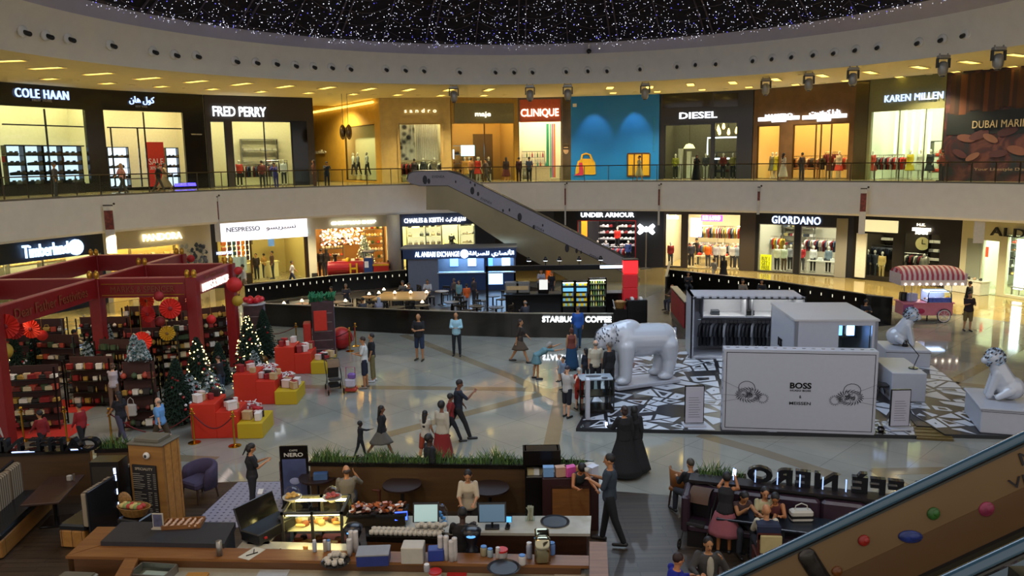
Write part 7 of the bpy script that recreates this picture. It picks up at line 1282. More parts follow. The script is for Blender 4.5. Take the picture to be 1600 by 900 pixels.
for i in range(17):
 a=R_(-25+230*i/16);hh=.72+.12*math.sin(math.pi*i/16)-(.16 if i in(0,16) else 0);c=V((math.cos(a)*.36,math.sin(a)*.34-.0,0));o_=V((math.cos(a),math.sin(a),0))*.05;rs.append([c-o_+V((0,0,.3)),c+o_+V((0,0,.3)),c+o_*1.6+V((0,0,hh-.04)),c+o_*.8+V((0,0,hh)),c-o_*.6+V((0,0,hh))])
b=B().rings(rs);b.v=[(x,-y,z) for x,y,z in b.v];b.f=[f[::-1] for f in b.f];b.out('shell_back',PU,t,True)
for x in(-.24,.24):
 for y in(-.24,.24):B().tube([(x,y,.36),(x*1.15,y*1.15,0)],[.03,.02],6).out('leg',WAL,t)
p=P(270,770);t=thing('umbrella','folded white umbrella leaning on the far side of the menu pillar','umbrella',(p.x,p.y-.3,Gz));B().cap((0,0,.12),(0,.05,.75),.02,.05,8).out('canopy',MC('b0aca4'),t);B().cyl(0,0,0,.12,.01,6).out('tip',BLK,t)
BH=1.12
def board(name,lab,pts,z,th,mat,cat='counter',under=None):
 o=sum(pts,V())/len(pts);t=thing(name,lab,cat,(o.x,o.y,Gz));q=[V((v.x-o.x,v.y-o.y)) for v in pts];B().slab(q,z-th-Gz,z-Gz).out('worktop',mat,t)
 B().slab([v*.97 for v in q],0,z-th-Gz).out('body',under or wood('bar_panel','4a2e16','5e3c1e',(1,9,9)),t);return t
board('bar_counter','left arm of the oak bar ledge, running back beside the slate block',[P(152,823,BH),P(182,823,BH),P(160,851,BH),P(104,868,BH)],BH,.05,OAK)
board('bar_counter','long oak bar ledge along the front of the cafe kitchen',[P(160,852,BH),P(920,868,BH),P(920,884,BH),P(102,869,BH)],BH,.05,OAK)
board('bar_counter','right end of the oak bar running towards the viewer',[P(921,846,BH),P(948,847,BH),P(952,925,BH),P(921,925,BH)],BH,.05,OAK)
board('bar_counter','narrow oak return board leading off the left bar towards the viewer',[P(195,872,BH),P(216,872,BH),P(190,925,BH),P(165,925,BH)],BH,.05,OAK)
board('slate_counter','broad dark slate-topped counter block carrying the pastry tray',[P(190,815,1.2),P(368,816,1.2),P(350,850,1.2),P(157,846,1.2)],1.2,.12,M('slate',hx('25262a'),.45,noise=.1),under=M('slate_side',hx('33363c'),.5))
MB_=M('white_marble',hx('a8a598'),.25,noise=.12,nscale=3)
far=board('marble_counter','pale marble service counter facing the customers, with tills and trays',[P(600,806,1.0),P(924,806,1.0),P(922,834,1.0),P(690,832,1.0),P(600,830,1.0)],1.0,.05,MB_,under=WAL)
board('work_counter','pale inner worktop under the plates, just behind the oak ledge',[P(380,845,.98),P(560,850,.98),P(560,868,.98),P(365,862,.98)],.98,.04,MB_,under=WAL)
board('work_counter','pale side worktop running back past the black till towards the pastry case',[P(432,800,.98),P(452,802,.98),P(420,850,.98),P(385,850,.98)],.98,.04,MB_,under=WAL)
board('cup_shelf','black shelf holding rows of upturned white cups',[P(570,822,1.05),P(695,828,1.05),P(692,842,1.05),P(572,838,1.05)],1.05,.1,BLK,'shelf')
p=P(440,838,.95);q=P(535,840,.95);L=(q-p).length;t=thing('pastry_case','glass pastry case glowing yellow inside, filled with cakes on orange trays','display case',(p.x,p.y,Gz));Hb,Ht,Dp=.55,1.38,.8
B().bx(0,L,0,Dp,0,Hb).out('plinth',WAL,t);b=B()
for x in(0,L*.48,L-.05):
 for y in(0,Dp-.05):b.bx(x,x+.05,y,y+.05,Hb,Ht)
b.bx(0,L,0,.05,Ht-.04,Ht).bx(0,L,Dp-.05,Dp,Ht-.04,Ht).bx(0,.05,0,Dp,Ht-.04,Ht).bx(L-.05,L,0,Dp,Ht-.04,Ht).bx(0,L,0,Dp,Hb,Hb+.05).out('frame',M('case_grey',hx('4a473c'),.4,metal=.3),t);B().bx(.03,L-.03,.03,Dp-.03,Ht-.02,Ht-.01).bx(.03,L-.03,.01,.02,Hb,Ht).bx(L-.02,L-.01,.03,Dp-.03,Hb,Ht).bx(.01,.02,.03,Dp-.03,Hb,Ht).out('glass_panel',GLASS,t)
B().bx(.08,L-.08,Dp*.9,Dp*.93,Ht-.1,Ht-.06).bx(.08,L-.08,.08,.11,Ht-.09,Ht-.06).out('lamp',ME('ffe08a',26),t);B().bx(.06,L-.06,.15,Dp-.06,.95,.965).out('shelf',MC('c8c0a0',.3),t);B().bx(.07,L*.46,.1,Dp-.1,Hb+.06,Hb+.09).bx(L*.53,L-.07,.1,Dp-.1,Hb+.06,Hb+.09).out('orange_tray',MC('c8501c',.5),t)
rr=random.Random(12)
for i in range(22):
 lv=i%2;x=.15+(L-.3)*((i//2)+.5)/11;y=rr.uniform(.25,.6);z=(Hb+.095 if lv==0 else .97)+Gz;c=['8a4a1c','c89a50','3a2014','d8b878','a86a30'][i%5];o=(B().cyl(0,0,0,.07,.07,12,r2=.06) if i%3 else B().cap((-.06,0,.03),(.06,0,.03),.035,.03,8)).out('pastry',MC(c,.6),None,True);o.location=(p.x+x,p.y+y,z);tag(o,'pastry inside the glowing glass pastry case','pastry','pastries in the glass case')
for i,(x,c,lab) in enumerate(((459,'c8963a','plate of golden biscuits under a clear dome on the left of the pastry case'),(521,'a83a2a','plate of red-glazed cakes under a clear dome on the right of the pastry case'))):
 q=P(x,777,Ht+.05);t=thing('domed_plate',lab,'cake stand',(q.x,q.y-.1,Ht+Gz+.001));B().lathe([(.06,0),(.03,.05),(.17,.08),(.18,.1),(.16,.09),(.02,.07)],n=20).out('plate',MC('c0b8a4',.3),t,True);b=B();[b.ell((.08*math.cos(k*.8)*(k%3)/1.5,.08*math.sin(k*.8)*(k%3)/1.5,.12),(.045,.035,.03),8,6) for k in range(14)];tag(b.out('cakes',MC(c,.5),t),kind='stuff');B().lathe([(.155,.1),(.15,.2),(.1,.27),(.02,.29)],n=20).ell((0,0,.3),.02,8,6).out('clear_dome',glassmat('dome_glass',(.93,.95,.97),.25),t,True)
p=P(545,825,1.0);q=P(612,825,1.0);L=q.x-p.x+.25;t=thing('snack_case','low dark snack case with a heap of wrapped brown snacks on top','display case',(p.x,p.y,1.001));B().bx(0,L,0,.4,0,.22).out('case',M('smoked_glass'),t);B().bx(-.03,L+.03,-.03,.43,.22,.26).out('wire_tray',BLK,t);b=B();rr=random.Random(2)
for i in range(70):b.cb((rr.uniform(.05,L-.05),rr.uniform(.03,.38),.28+.05*rr.random()),(.09,.05,.03),i%4,rr.uniform(0,3),rr.uniform(-.5,.5))
tag(b.out('wrapped_snacks',[MC('7a3a1c',.25),MC('a85a2a',.25),MC('c8b8a8',.2),MC('5a2a18',.25)],t),kind='stuff')
def screen(lab,x,y,w_,h_,rz,col,es,z=1.0,name='till_screen'):
 q=P(x,y,z+.12);t=thing(name,lab,'screen',(q.x,q.y,z+.001),R_(rz));B().cb((0,0,.015),(w_*.5,.18,.03),bev=.01).out('foot',BLK,t);B().bx(-.02,.02,.02,.05,.02,.15).out('stem',BLK,t);bz=B().cb((0,0,.12+h_/2),(w_,.04,h_),rx=R_(-18),bev=.01).out('bezel',BLK,t);B().cb((0,-.023,.12+h_/2-.007),(w_*.88,.004,h_*.84),rx=R_(-18)).out('display',ME(col,es),bz);return t
screen('small bright blue tablet screen on the marble counter',627,812,.26,.18,8,'3a5aff',2);screen('large till screen with a pale blue and orange picture',666,815,.48,.36,0,'a8c8c8',.2);screen('wide dark grey-blue till screen to the right of the woman in white',769,815,.52,.36,0,'4a6478',.35);screen('small blue card-reader screen at the right of the dark till',793,815,.17,.12,-6,'4a9ad8',.9)
q=P(690,812,1.1);t=thing('cup_dispenser','clear dome dispenser of blue-lidded cups between the two tills','dispenser',(q.x,q.y,1.001));B().lathe([(.12,0),(.12,.3),(.06,.38)],n=14).out('dome',glassmat('dome_glass'),t,True);b=B();[b.ell((.05*math.cos(k),.05*math.sin(k),.06+.05*k),(.05,.05,.025),8,5) for k in range(5)];b.out('cup_lids',MC('4a90c8'),t)
cp0=None
def cup(loc,lab,grp,rz=0):
 global cp0
 if cp0 is None:cp0=link('white_cup',B().lathe([(.03,0),(.045,.02),(.048,.075),(.044,.075),(.04,.02)],n=12).tube([(.045,0,.06),(.07,0,.05),(.07,0,.03),(.044,0,.02)],.007,5).me('cup',MC('b8b4a8',.3),True))
 o=cp0 if 'label' not in cp0 else cp0.copy()
 if o is not cp0:COL.objects.link(o)
 o.location=loc;o.rotation_euler[2]=rz;return tag(o,lab,'cup',grp)
A0,A1=P(577,836,1.051),P(690,839,1.051)
for i in range(15):
 for k in range(2):q=A0.lerp(A1,(i+.5)/15);cup(q+V((.02*k,.02+.13*k,.0)),'white cup in the long row on the black shelf','white cups on the black shelf',rnd.uniform(0,6))
for i in range(8):q=P(652+i*6,832-(i%2)*2,1.1);cup(V((q.x,q.y+.1,1.135)),'white cup stacked on top of the row on the black shelf','upper white cups on the black shelf')
p=P(524,878,BH+.02);t=thing('round_tray','black round tray crowded with white cups on the oak ledge','tray',(p.x,p.y+.02,BH+.001));B().lathe([(.22,0),(.24,.02),(.22,.015)],n=24).out('tray',BLK,t);
for i in range(8):a=i*.8;cup(V((p.x+(.14 if i else 0)*math.cos(a),p.y+.02+(.14 if i else 0)*math.sin(a),BH+.018)),'white cup on the crowded round tray','white cups on the round tray',a)
for k in range(2):cup(V((p.x+.05*k-.02,p.y+.05,BH+.095)),'white cup piled on top of the crowded tray','piled cups on the round tray')
for i,(x,y,z,lab) in enumerate(((787,886,BH,'large black round tray lying at the front edge of the oak ledge'),(867,814,1.0,'black round tray lying on the marble counter'))):q=P(x,y,z+.02);t=thing('round_tray',lab,'tray',(q.x,q.y,z+.001));B().lathe([(.24,0),(.27,.02),(.25,.03),(.22,.01)],n=28).out('tray',M('tray_black',hx('15171d'),.35),t)
ct0=B().lathe([(.035,0),(.045,.1),(.046,.11)]+[(.044,.12+.02*k/1) if k%2 else(.047,.12+.02*k) for k in range(14)],n=12).me('stack',M('cup_paper',hx('b4b0ac'),.5,noise=.15,nscale=9),True)
for i,(x,y,h_) in enumerate(((547,868,.8),(550,862,1),(557,862,1),(689,872,1.05),(698,874,1.1),(706,876,.95),(711,875,1.05))):
 q=P(x,y,BH);o=link('paper_cup_stack',ct0,None,(q.x,q.y-.02,BH+.001));o.scale=(1,1,h_);tag(o,'stack of white paper cups '+('left of the blue crate' if i<3 else 'right of the small blue box'),'cup stack','paper cup stacks '+('left of the blue crate' if i<3 else 'right of the small blue box'))
def ibox(lab,x,y,sz,col,lid=None,rz=0,name='crate',z=BH,bev=.01):
 q=P(x,y,z);t=thing(name,lab,'box',(q.x,q.y+sz[1]/2-.04,z+.001),R_(rz));B().cb((0,0,sz[2]/2),sz,bev=bev).out('box_body',MC(col,.45),t)
 if lid:B().cb((0,0,sz[2]+.012),(sz[0]*1.03,sz[1]*1.03,.03),bev=.01).out('lid',MC(lid,.5),t)
 return t
ibox('blue plastic crate with a flat grey lid on the oak ledge',582,884,(.52,.34,.18),'16286a','7a7e84',3);ibox('plain white cardboard box on the oak ledge',645,880,(.36,.3,.28),'a8a498',None,-2,'cardboard_box');ibox('small blue open box of sachets next to the white box',681,876,(.26,.2,.2),'1c3684',None,4);ibox('white folded takeaway box beside the black till',408,800,(.14,.16,.12),'b8b4a4',None,30,'takeaway_box',1.0)
for x,y,lab in((548,862,'black coffee grinder with a blue emblem near the pastry case'),(736,868,'black coffee grinder with a blue emblem beside the barista')):
 q=P(x,y,BH);t=thing('coffee_grinder',lab,'coffee grinder',(q.x,q.y+.25,.9));B().lathe([(.12,0),(.12,.22),(.07,.28),(.15,.45),(.17,.55),(.1,.6),(.02,.61)],n=16).out('hopper',M('grinder_black',hx('10131c'),.3),t,True);B().ell((0,-.15,.5),(.08,.02,.03),8,5).out('emblem',ME('5aa0e8',.7),t);B().cb((0,0,-.45),(.34,.3,.9),bev=.02).out('cabinet',WAL,t)
q=P(848,884,BH);t=thing('water_boiler','tall chrome arched dispenser with a metal lid at the right of the oak ledge','dispenser',(q.x,q.y+.12,BH+.001));B().cb((0,0,.22),(.26,.2,.44),bev=.04).cb((0,.12,.38),(.24,.3,.1),bev=.04,rx=.5).out('body',M('polished_steel',hx('a8a288'),.15,metal=1),t,True);B().bx(-.08,.08,.1,.12,.46,.5).out('vent',BLK,t)
for i,(x,y,r,h,c,lab) in enumerate(((816,882,.06,.16,'b8b4b0','white lidded plastic jar on the oak ledge'),(827,872,.05,.26,'8a90a0','stack of clear cups beside the white jar'),(766,870,.05,.14,'8a9aa0','steel milk jug near the barista'),(778,872,.04,.18,'a8a098','slim steel jug near the barista'),(756,868,.06,.16,'8a8266','brass-toned pot between the steel jugs'),(492,862,.035,.2,'9aa4b0','clear blue-capped bottle near the plates'),(514,860,.035,.18,'a8b0b8','small blue-capped bottle near the plates'),(508,862,.03,.2,'9a948a','slim glass bottle between the blue-capped ones'),(862,866,.06,.2,'5a7ab0','blue bottle beside the chrome dispenser'),(667,893,.05,.12,'8a8a90','grey cup at the front edge under the white box'))):
 q=P(x,y,BH);t=thing('kitchen_container',lab,'container',(q.x,q.y,BH+.001));B().lathe([(r*.9,0),(r,.02),(r,h*.8),(r*.8,h*.95)],n=12).out('body',MC(c,.25),t,True);B().cyl(0,0,h*.95,h*1.05,r*.85,12).out('lid',MC('c8c8c8' if i%2 else '4a80c0',.4),t)
for i,(x,y) in enumerate(((418,864),(439,863))):q=P(x,y,.99);t=thing('white_plate','white plate with a knife across, %s of the two on the inner worktop'%('left' if i==0 else 'right'),'plate',(q.x,q.y,.981));B().lathe([(.05,0),(.12,.02),(.125,.025),(.05,.008)],n=22).out('dish',MC('b8b4a8',.3),t,True);B().cb((.02,0,.03),(.03,.2,.01),rz=.6).out('knife',BLK,t)
q=P(478,866,.99);t=thing('juice_glass','glass of orange juice on the inner worktop','drink',(q.x,q.y,.981));B().lathe([(.035,0),(.045,.15)],n=12).out('juice',MC('c8801c',.3),t,True)
q=P(398,852,1.0);t=thing('black_till','long black till with raised lid and a stack of white napkins beside it','till',(q.x+.12,q.y+.45,.99),R_(-30));B().cb((0,0,.12),(.45,.9,.2),bev=.02).out('body',M('till_black',hx('15171a'),.4),t);B().cb((-.28,0,.35),(.04,.9,.5),ry=R_(-20),bev=.01).out('raised_lid',BLK,t);B().cb((.15,.3,.26),(.16,.34,.06),bev=.02).out('keypad',MC('2c3036'),t);B().cyl(.24,-.3,.1,.13,.03,8).out('red_button',MC('a01818'),t)
q=P(397,864,BH);t=thing('paper_sheet','white paper with black pens lying across the oak ledge','paper',(q.x-.03,q.y-.02,BH+.001),R_(-25));B().bx(-.12,.12,-.2,.2,0,.004).out('sheet',MC('b4b0a0'),t);B().cb((0,.05,.012),(.012,.16,.012),rz=.7).cb((.03,-.03,.012),(.014,.2,.012),rz=-.5).out('pens',BLK,t)
q=P(383,858,1.1);t=thing('crumpled_napkins','crumpled white napkins at the end of the slate block','napkins',(q.x,q.y,BH-.1));B().cb((0,0,.0),(.2,.16,.16),bev=.05,rz=.4).out('pile',MC('b0b0ac',.9),t)
q=P(342,862,1.2);t=thing('steel_canister','steel cylinder at the front corner of the slate block','canister',(q.x,q.y+.02,BH+.001));B().cyl(0,0,0,.26,.05,14).out('body',STEEL,t,True)
q=P(283,825,1.2);t=thing('pastry_tray','wooden tray of rolled pastries on the slate block','tray',(q.x,q.y+.12,1.201),R_(6));B().bx(-.33,.33,-.16,.16,0,.02).bx(-.33,.33,-.17,-.15,0,.07).bx(-.33,.33,.15,.17,0,.07).bx(-.34,-.32,-.16,.16,0,.07).bx(.32,.34,-.16,.16,0,.07).out('tray',WAL if 0 else OAK,t);rr=random.Random(7);T=Matrix.Translation((q.x,q.y+.12,1.2))
for i in range(24):o=link('rolled_pastry',bpy.data.meshes.get('roll') or B().cap((-.035,0,.025),(.035,0,.025),.024,.024,8).me('roll',MC('b89478',.6),True),None,T@V((-.27+.108*(i%6),-.11+.075*(i//6),.021)),rr.uniform(1.2,1.9));tag(o,'rolled pastry on the wooden tray','pastry','rolled pastries on the slate block')
q=P(248,826,1.2);t=thing('card_frame','small standing framed card with a dark picture beside the pastry tray','frame',(q.x,q.y,1.201),R_(-4));B().cb((0,0,.15),(.2,.02,.28),bev=.005).cb((0,0,.01),(.22,.1,.02)).out('frame',MC('a8a090'),t);B().bx(-.08,.08,-.013,-.01,.04,.27).out('picture',M('card_pic',hx('4a4a60'),.5,noise=.4,nscale=9),t)
q=P(464,790);h_=zt(q,697);t=thing('poster_stand','black-framed poster board headed CAFFE NERO with a blue picture of a cup','poster',(q.x,q.y,Gz),R_(2));B().cb((0,0,h_/2),(.62,.06,h_),bev=.01).out('board',BLK,t);B().bx(-.26,.26,-.036,-.03,.15,h_-.3).out('printed_picture',M('poster_blue',hx('3c4468'),.5,noise=.4,nscale=2),t);link('lettering',textmesh('NERO',MC('b8b4a8'),.42,.09,.003,.02),t,(0,-.034,h_-.2));link('lettering',textmesh('CAFFE',MC('b8b4a8'),.18,.04,.003),t,(0,-.034,h_-.1));B().ell((0,-.04,h_*.42),(.12,.006,.08),12,6).out('printed_cup',MC('8a90b0'),t);B().bx(-.3,.3,-.2,.2,0,.03).out('foot',BLK,t)
q=P(847,806);h_=zt(q,702);t=thing('snack_stand','tall black shelf stand of snack packets with a header board','display stand',(q.x,q.y+.05,Gz));B().bx(-.36,.36,-.15,.2,0,.9).bx(-.36,-.33,-.15,.2,.9,h_).bx(.33,.36,-.15,.2,.9,h_).bx(-.36,.36,.17,.2,.9,h_).bx(-.4,.4,-.18,.2,h_-.32,h_).out('cabinet',BLK,t)
for i in range(10):q2=V((q.x-.24+.12*(i%5),q.y+.03,Gz+(.92 if i<5 else 1.2)));item('gift_box',q2,rnd.uniform(-.2,.2),['b8a878','c8c8c0','6a6048'][i%3],'snack packet on the tall black stand','packet','packets on the snack stand',.75,name='snack_packet')
for z in(.9,1.18):B().bx(-.33,.33,-.15,.17,z,z+.015).out('shelf',STEEL,t)
q=P(890,738,1.15);t=thing('snack_shelf','low dark shelf unit by the short planter, topped with colourful packets','shelf unit',(q.x,q.y-.15,Gz));B().cb((0,0,.57),(1.15,.35,1.14),bev=.01).out('body',M('maroon_board',hx('2e1210'),.5),t)
for i,(x,c) in enumerate(((-.45,'6a90b8'),(-.2,'b08a70'),(0,'c84a90'),(.22,'a87a4a'),(.46,'c0c4d0'))):item('gift_box',V((q.x+x,q.y-.2,Gz+1.145)),.2*i,c,'%s packet on the low dark shelf by the short planter'%['blue','tan','bright pink','orange-brown','white'][i],'packet',None,(1.1,1,1.2) if 0 else 1.1,name='snack_packet')
board('side_counter','brown wooden counter front between the snack stand and the man with a cup',[P(862,744,1.0),P(920,745,1.0),P(922,760,1.0),P(862,760,1.0)],1.0,.05,WAL,under=OAK)
q=P(828,812,1.0);t=thing('straw_jar','clear square jar of white straws and sachets on the marble counter','jar',(q.x,q.y,1.001));B().bx(-.09,.09,-.07,.07,0,.32).out('glass_box',GLASS,t);b=B();rr=random.Random(2);[b.tube([(rr.uniform(-.06,.06),rr.uniform(-.04,.04),.01),(rr.uniform(-.07,.07),rr.uniform(-.05,.05),.26)],.008,4) for i in range(24)];tag(b.out('straws',MC('b8b4a0'),t),kind='stuff')
for i,(x,y) in enumerate(((628,757),(765,762),(497,745))):q=P(x,y,.75);rtable(V((q.x,q.y,Gz)),.42,.75,'24140f',['dark round table between the wooden chair and the man in black','dark round table right of the woman in white, against the planter','dark round table by the poster board with plates on it'][i])
for x,y,rz_,lab in((585,800,160,'reddish brown slat-back chair left of the first round table'),(715,790,-70,'brown chair left of the second round table'),(815,790,80,'brown chair right of the second round table'),(452,790,-60,'dark brown chair beside the poster board'),(677,790,90,'brown chair with a red cloth on it behind the man in black')):q=P(x,y);chair(V((q.x,q.y+.3,Gz)),R_(rz_),lab,red=True)
q=P(503,744,.78);t=thing('blue_snack_box','small blue printed box on the table by the poster board','box',(q.x,q.y-.1,.762));B().cb((0,0,.07),(.3,.16,.14),rz=.1).out('box',MC('34507a'),t);cup(V((q.x-.15,q.y+.12,.762)),'white cup behind the blue printed box',None);cup(V((q.x+.05,q.y+.16,.762)),'white bowl-like cup right behind the blue printed box',None)
board('front_counter','pale front counter with glass trays and papers along the bottom edge',[P(215,878,.95),P(921,890,.95),P(921,960,.95),P(170,960,.95)],.95,.04,MC('8f8a78',.4),under=PINE)
q=P(245,893,.98);t=thing('glass_tray_case','steel-framed glass tray case at the bottom left of the counter','display case',(q.x,q.y-.12,.951),R_(-8));B().bx(-.32,.32,-.2,-.18,0,.14).bx(-.32,.32,.18,.2,0,.14).bx(-.32,-.3,-.2,.2,0,.14).bx(.3,.32,-.2,.2,0,.14).out('frame',STEEL,t);B().bx(-.3,.3,-.18,.18,.135,.14).out('glass_lid',GLASS,t);B().bx(-.2,.2,-.12,.12,.01,.04).out('napkins',MC('b8b8b0'),t)
q=P(308,900,.98);t=thing('golden_tray','golden brown tray of baked slices at the bottom edge','tray',(q.x,q.y-.05,.951));B().cb((0,0,.03),(.35,.25,.06),bev=.01).out('slices',MC('9a6a1c',.6),t)
q=P(112,893,1.1);t=thing('coffee_machine','grey-topped machine box with a white knob at the lower left corner','machine',(q.x+.05,q.y-.1,Gz),R_(-6));B().cb((0,0,.5),(.6,.5,1.0),bev=.02).out('body',MC('7a7464',.4),t);B().cb((0,0,1.01),(.52,.42,.03)).out('top_plate',MC('5a5648',.5),t);B().cyl(0,0,-.05,.05,.06,12).out('knob',MC('b0aca0'),t).matrix_local=Matrix.Translation((.33,-.1,.95))@Matrix.Rotation(R_(90),4,'Y')
for i,(x,c,w_,lab) in enumerate(((427,'9aa0a4',.5,'white notice sheet with small dark print on the front counter'),(714,'a01c1c',.32,'red notice card on the front counter'),(890,'a8a090',.5,'pale paper pair on the front counter near the right bar'))):q=P(x,894,.97);o=B().bx(-w_/2,w_/2,-.1,.1,0,.006).out('notice_card',MC(c,.6));o.location=(q.x,q.y,.952);tag(o,lab,'card')
q=P(680,899,1.0);t=thing('red_lid_tub','red-lidded tub at the bottom edge under the white box','tub',(q.x,q.y,.951));B().cyl(0,0,0,.1,.1,14).out('tub',MC('a8a4a0'),t);B().cyl(0,0,.1,.13,.11,14).out('lid',MC('b8201c',.4),t)
q=P(770,872,BH);t=thing('red_lid_tub','red-topped tub behind the big black tray','tub',(q.x+.15,q.y+.05,BH+.001));B().cyl(0,0,0,.1,.09,14).out('tub',MC('a8a4a0'),t);B().cyl(0,0,.1,.13,.1,14).out('lid',MC('b8201c',.4),t)
a_,c_=P(1080,757,1.05),P(1470,800,1.05);rz=math.atan2(c_.y-a_.y,c_.x-a_.x);L=(V((c_.x,c_.y,0))-V((a_.x,a_.y,0))).length+1.2
t=thing('long_sofa','long deep-purple buttoned sofa facing the viewer at the right of the cafe','sofa',(a_.x,a_.y,Gz),rz);SP=M('plum_leather',hx('2c1c26'),.4,bump=.2,noise=.1);n=7
for i in range(n):B().cb((L*(i+.5)/n,0,.72),(L/n-.01,.2,.62),bev=.05).out('back_cushion',SP,t);B().cb((L*(i+.5)/n,-.35,.4),(L/n-.01,.6,.16),bev=.05).out('seat_cushion',SP,t)
B().bx(0,L,-.6,.1,.0,.32).out('base',BLK,t);B().bx(-.05,L,.1,.32,0,1.08).bx(-.05,L+.05,.02,.4,1.08,1.13).out('back_box',M('sofa_box',hx('1a1416'),.4),t);B().cb((-.05,-.2,.65),(.16,.8,.75),bev=.06).out('armrest',SP,t)
Tm=Matrix.Translation((a_.x,a_.y,Gz))@Matrix.Rotation(rz,4,'Z');LB=M('letter_black')
q0,q1=P(1170,752,1.16),P(1500,790,1.16);W_=(q1-q0).length;m_=textmesh('CAFFÈ NERO',LB,W_,.40,.07,.045,1.12);o=link('cafe_sign',m_);c=(q0+q1)/2;o.location=(c.x,c.y+.12,1.13+Gz+.215);o.rotation_euler[2]=math.pi+rz;tag(o,'black standing CAFFÈ NERO letters on the sofa back, seen reversed','sign')
b=B();[b.bx(L*.14+i*.42,L*.14+i*.42+.02,.17,.22,1.16,1.4) for i in range(6)];o=b.out('letter_edge_light',ME('9ab8ff',.7));o.matrix_world=Tm;tag(o,'thin bluish light strips between the standing reversed letters','light strip')
for i,(x,y) in enumerate(((1150,802),(1215,815),(1275,822))):q=P(x,y,.75);t=thing('square_table',['dark square table before the two women in dark tops','dark square table between the floral-top woman and the bald man','dark square table under the black and white bag'][i],'table',(q.x,q.y,Gz),rz);B().cb((0,0,.73),(.7,.7,.05),bev=.01).out('table_top',M('blue_black_top',hx('121820'),.3),t);B().cyl(0,0,.02,.7,.04,10).out('pedestal',BLK,t);B().cb((0,0,.015),(.42,.42,.03)).out('foot',BLK,t)
q=P(1246,815,.78);bag_at(V((q.x+.1,q.y+.1,.757)),'black and white striped bag standing on the table by the escalator','a8a498',(.42,.2,.22));o=B().cb((0,0,.1),(.43,.21,.05)).out('bag_stripe',BLK);o.location=(q.x+.1,q.y+.1,.757+.0);tag(o,'dark band around the striped bag','bag trim')
for i in range(3):cup(V((P(1195+8*i,800,.77).x,P(1195,800,.77).y,.757)),'white cup on the table before the bald man','cups before the bald man',i)
q=P(1072,800);t=thing('tub_chair','tan curved-back chair with its back to us at the left end of the sofa','chair',(q.x,q.y+.35,Gz),R_(-30));TN=M('tan_leather',hx('7a4a1e'),.5);B().cb((0,0,.42),(.5,.5,.1),bev=.04).out('seat',TN,t)
rs=[[V((math.cos(R_(a))*r_,-math.sin(R_(a))*r_,z)) for r_,z in((.24,.4),(.28,.4),(.31,.86),(.27,.86))] for a in range(0,181,15)];B().rings(rs).out('backrest',TN,t,True)
for x in(-.2,.2):
 for y in(-.2,.2):B().tube([(x,y,.4),(x*1.2,y*1.2,0)],[.025,.018],6).out('leg',WAL,t)
def pram(lab,loc,rz,col,hood='6a5138'):
 t=thing('pushchair',lab,'pushchair',loc,rz);FB=M('pram_frame',hx('20201f'),.35,metal=.4)
 for s in(-.24,.24):B().tube([(s,-.35,.12),(s,.05,.5),(s,-.48,1.02)],.014,6).tube([(s,.42,.1),(s,.05,.5),(s,-.1,.75)],.014,6).out('frame_tube',FB,t)
 B().tube([(-.24,-.48,1.02),(0,-.52,1.05),(.24,-.48,1.02)],.02,8).out('handle',FB,t);B().cb((0,.08,.45),(.36,.36,.08),bev=.03,rx=.15).cb((0,-.16,.68),(.36,.07,.5),bev=.03,rx=-.3).out('seat',MC(col,.8),t)
 rs=[]
 for i in range(7):a=R_(15+i*22);rs.append([V((x_,-.2+.30*math.cos(a)*(1-.15*abs(x_)),.78+.30*math.sin(a))) for x_ in(-.2,-.12,0,.12,.2)])
 B().rings(rs,cap=False,closed=False).out('hood',MC(hood,.8),t,True);B().cb((0,-.12,.22),(.34,.4,.12),bev=.03).out('basket',MC('15151a',.9),t)
 for x in(-.25,.25):
  for y in(-.35,.42):w_=B();w_.rings([[V((.02*math.cos(b_),(.085+.02*math.sin(b_))*math.cos(a),(.085+.02*math.sin(b_))*math.sin(a))) for b_ in(0,1.57,3.14,4.71)] for a in[i*.52 for i in range(12)]],loop=True).cyl(0,0,-.01,.01,.02,8);w_.out('wheel',BLK,t).location=(x,y,.105)
 return t
pram('black pushchair with a brown padded hood on the open floor',gp(523,612),R_(200),'2a2624');q=gp(1100,868);pram('black pushchair with brown hood and chrome bars beside the sofa',V((q.x,q.y+.5,Gz)),R_(150),'1c1a1a','4a3220')
t=thing('toy_trolley','pink and white child trolley hung with bags beside the brown-hooded pushchair','trolley',gp(549,612));B().tube([(-.15,0,.1),(-.15,0,.85),(.15,0,.85),(.15,0,.1)],.014,6).out('frame',MC('8a2a5a',.4),t);B().cb((0,-.1,.35),(.34,.28,.3),bev=.05).out('white_bag',MC('b0a8b4'),t);B().cb((.06,-.12,.58),(.26,.2,.2),bev=.06).out('purple_bag',MC('6a4a8a'),t);B().cb((0,0,.1),(.4,.35,.1),bev=.03).out('red_base',MC('a8342a',.4),t)
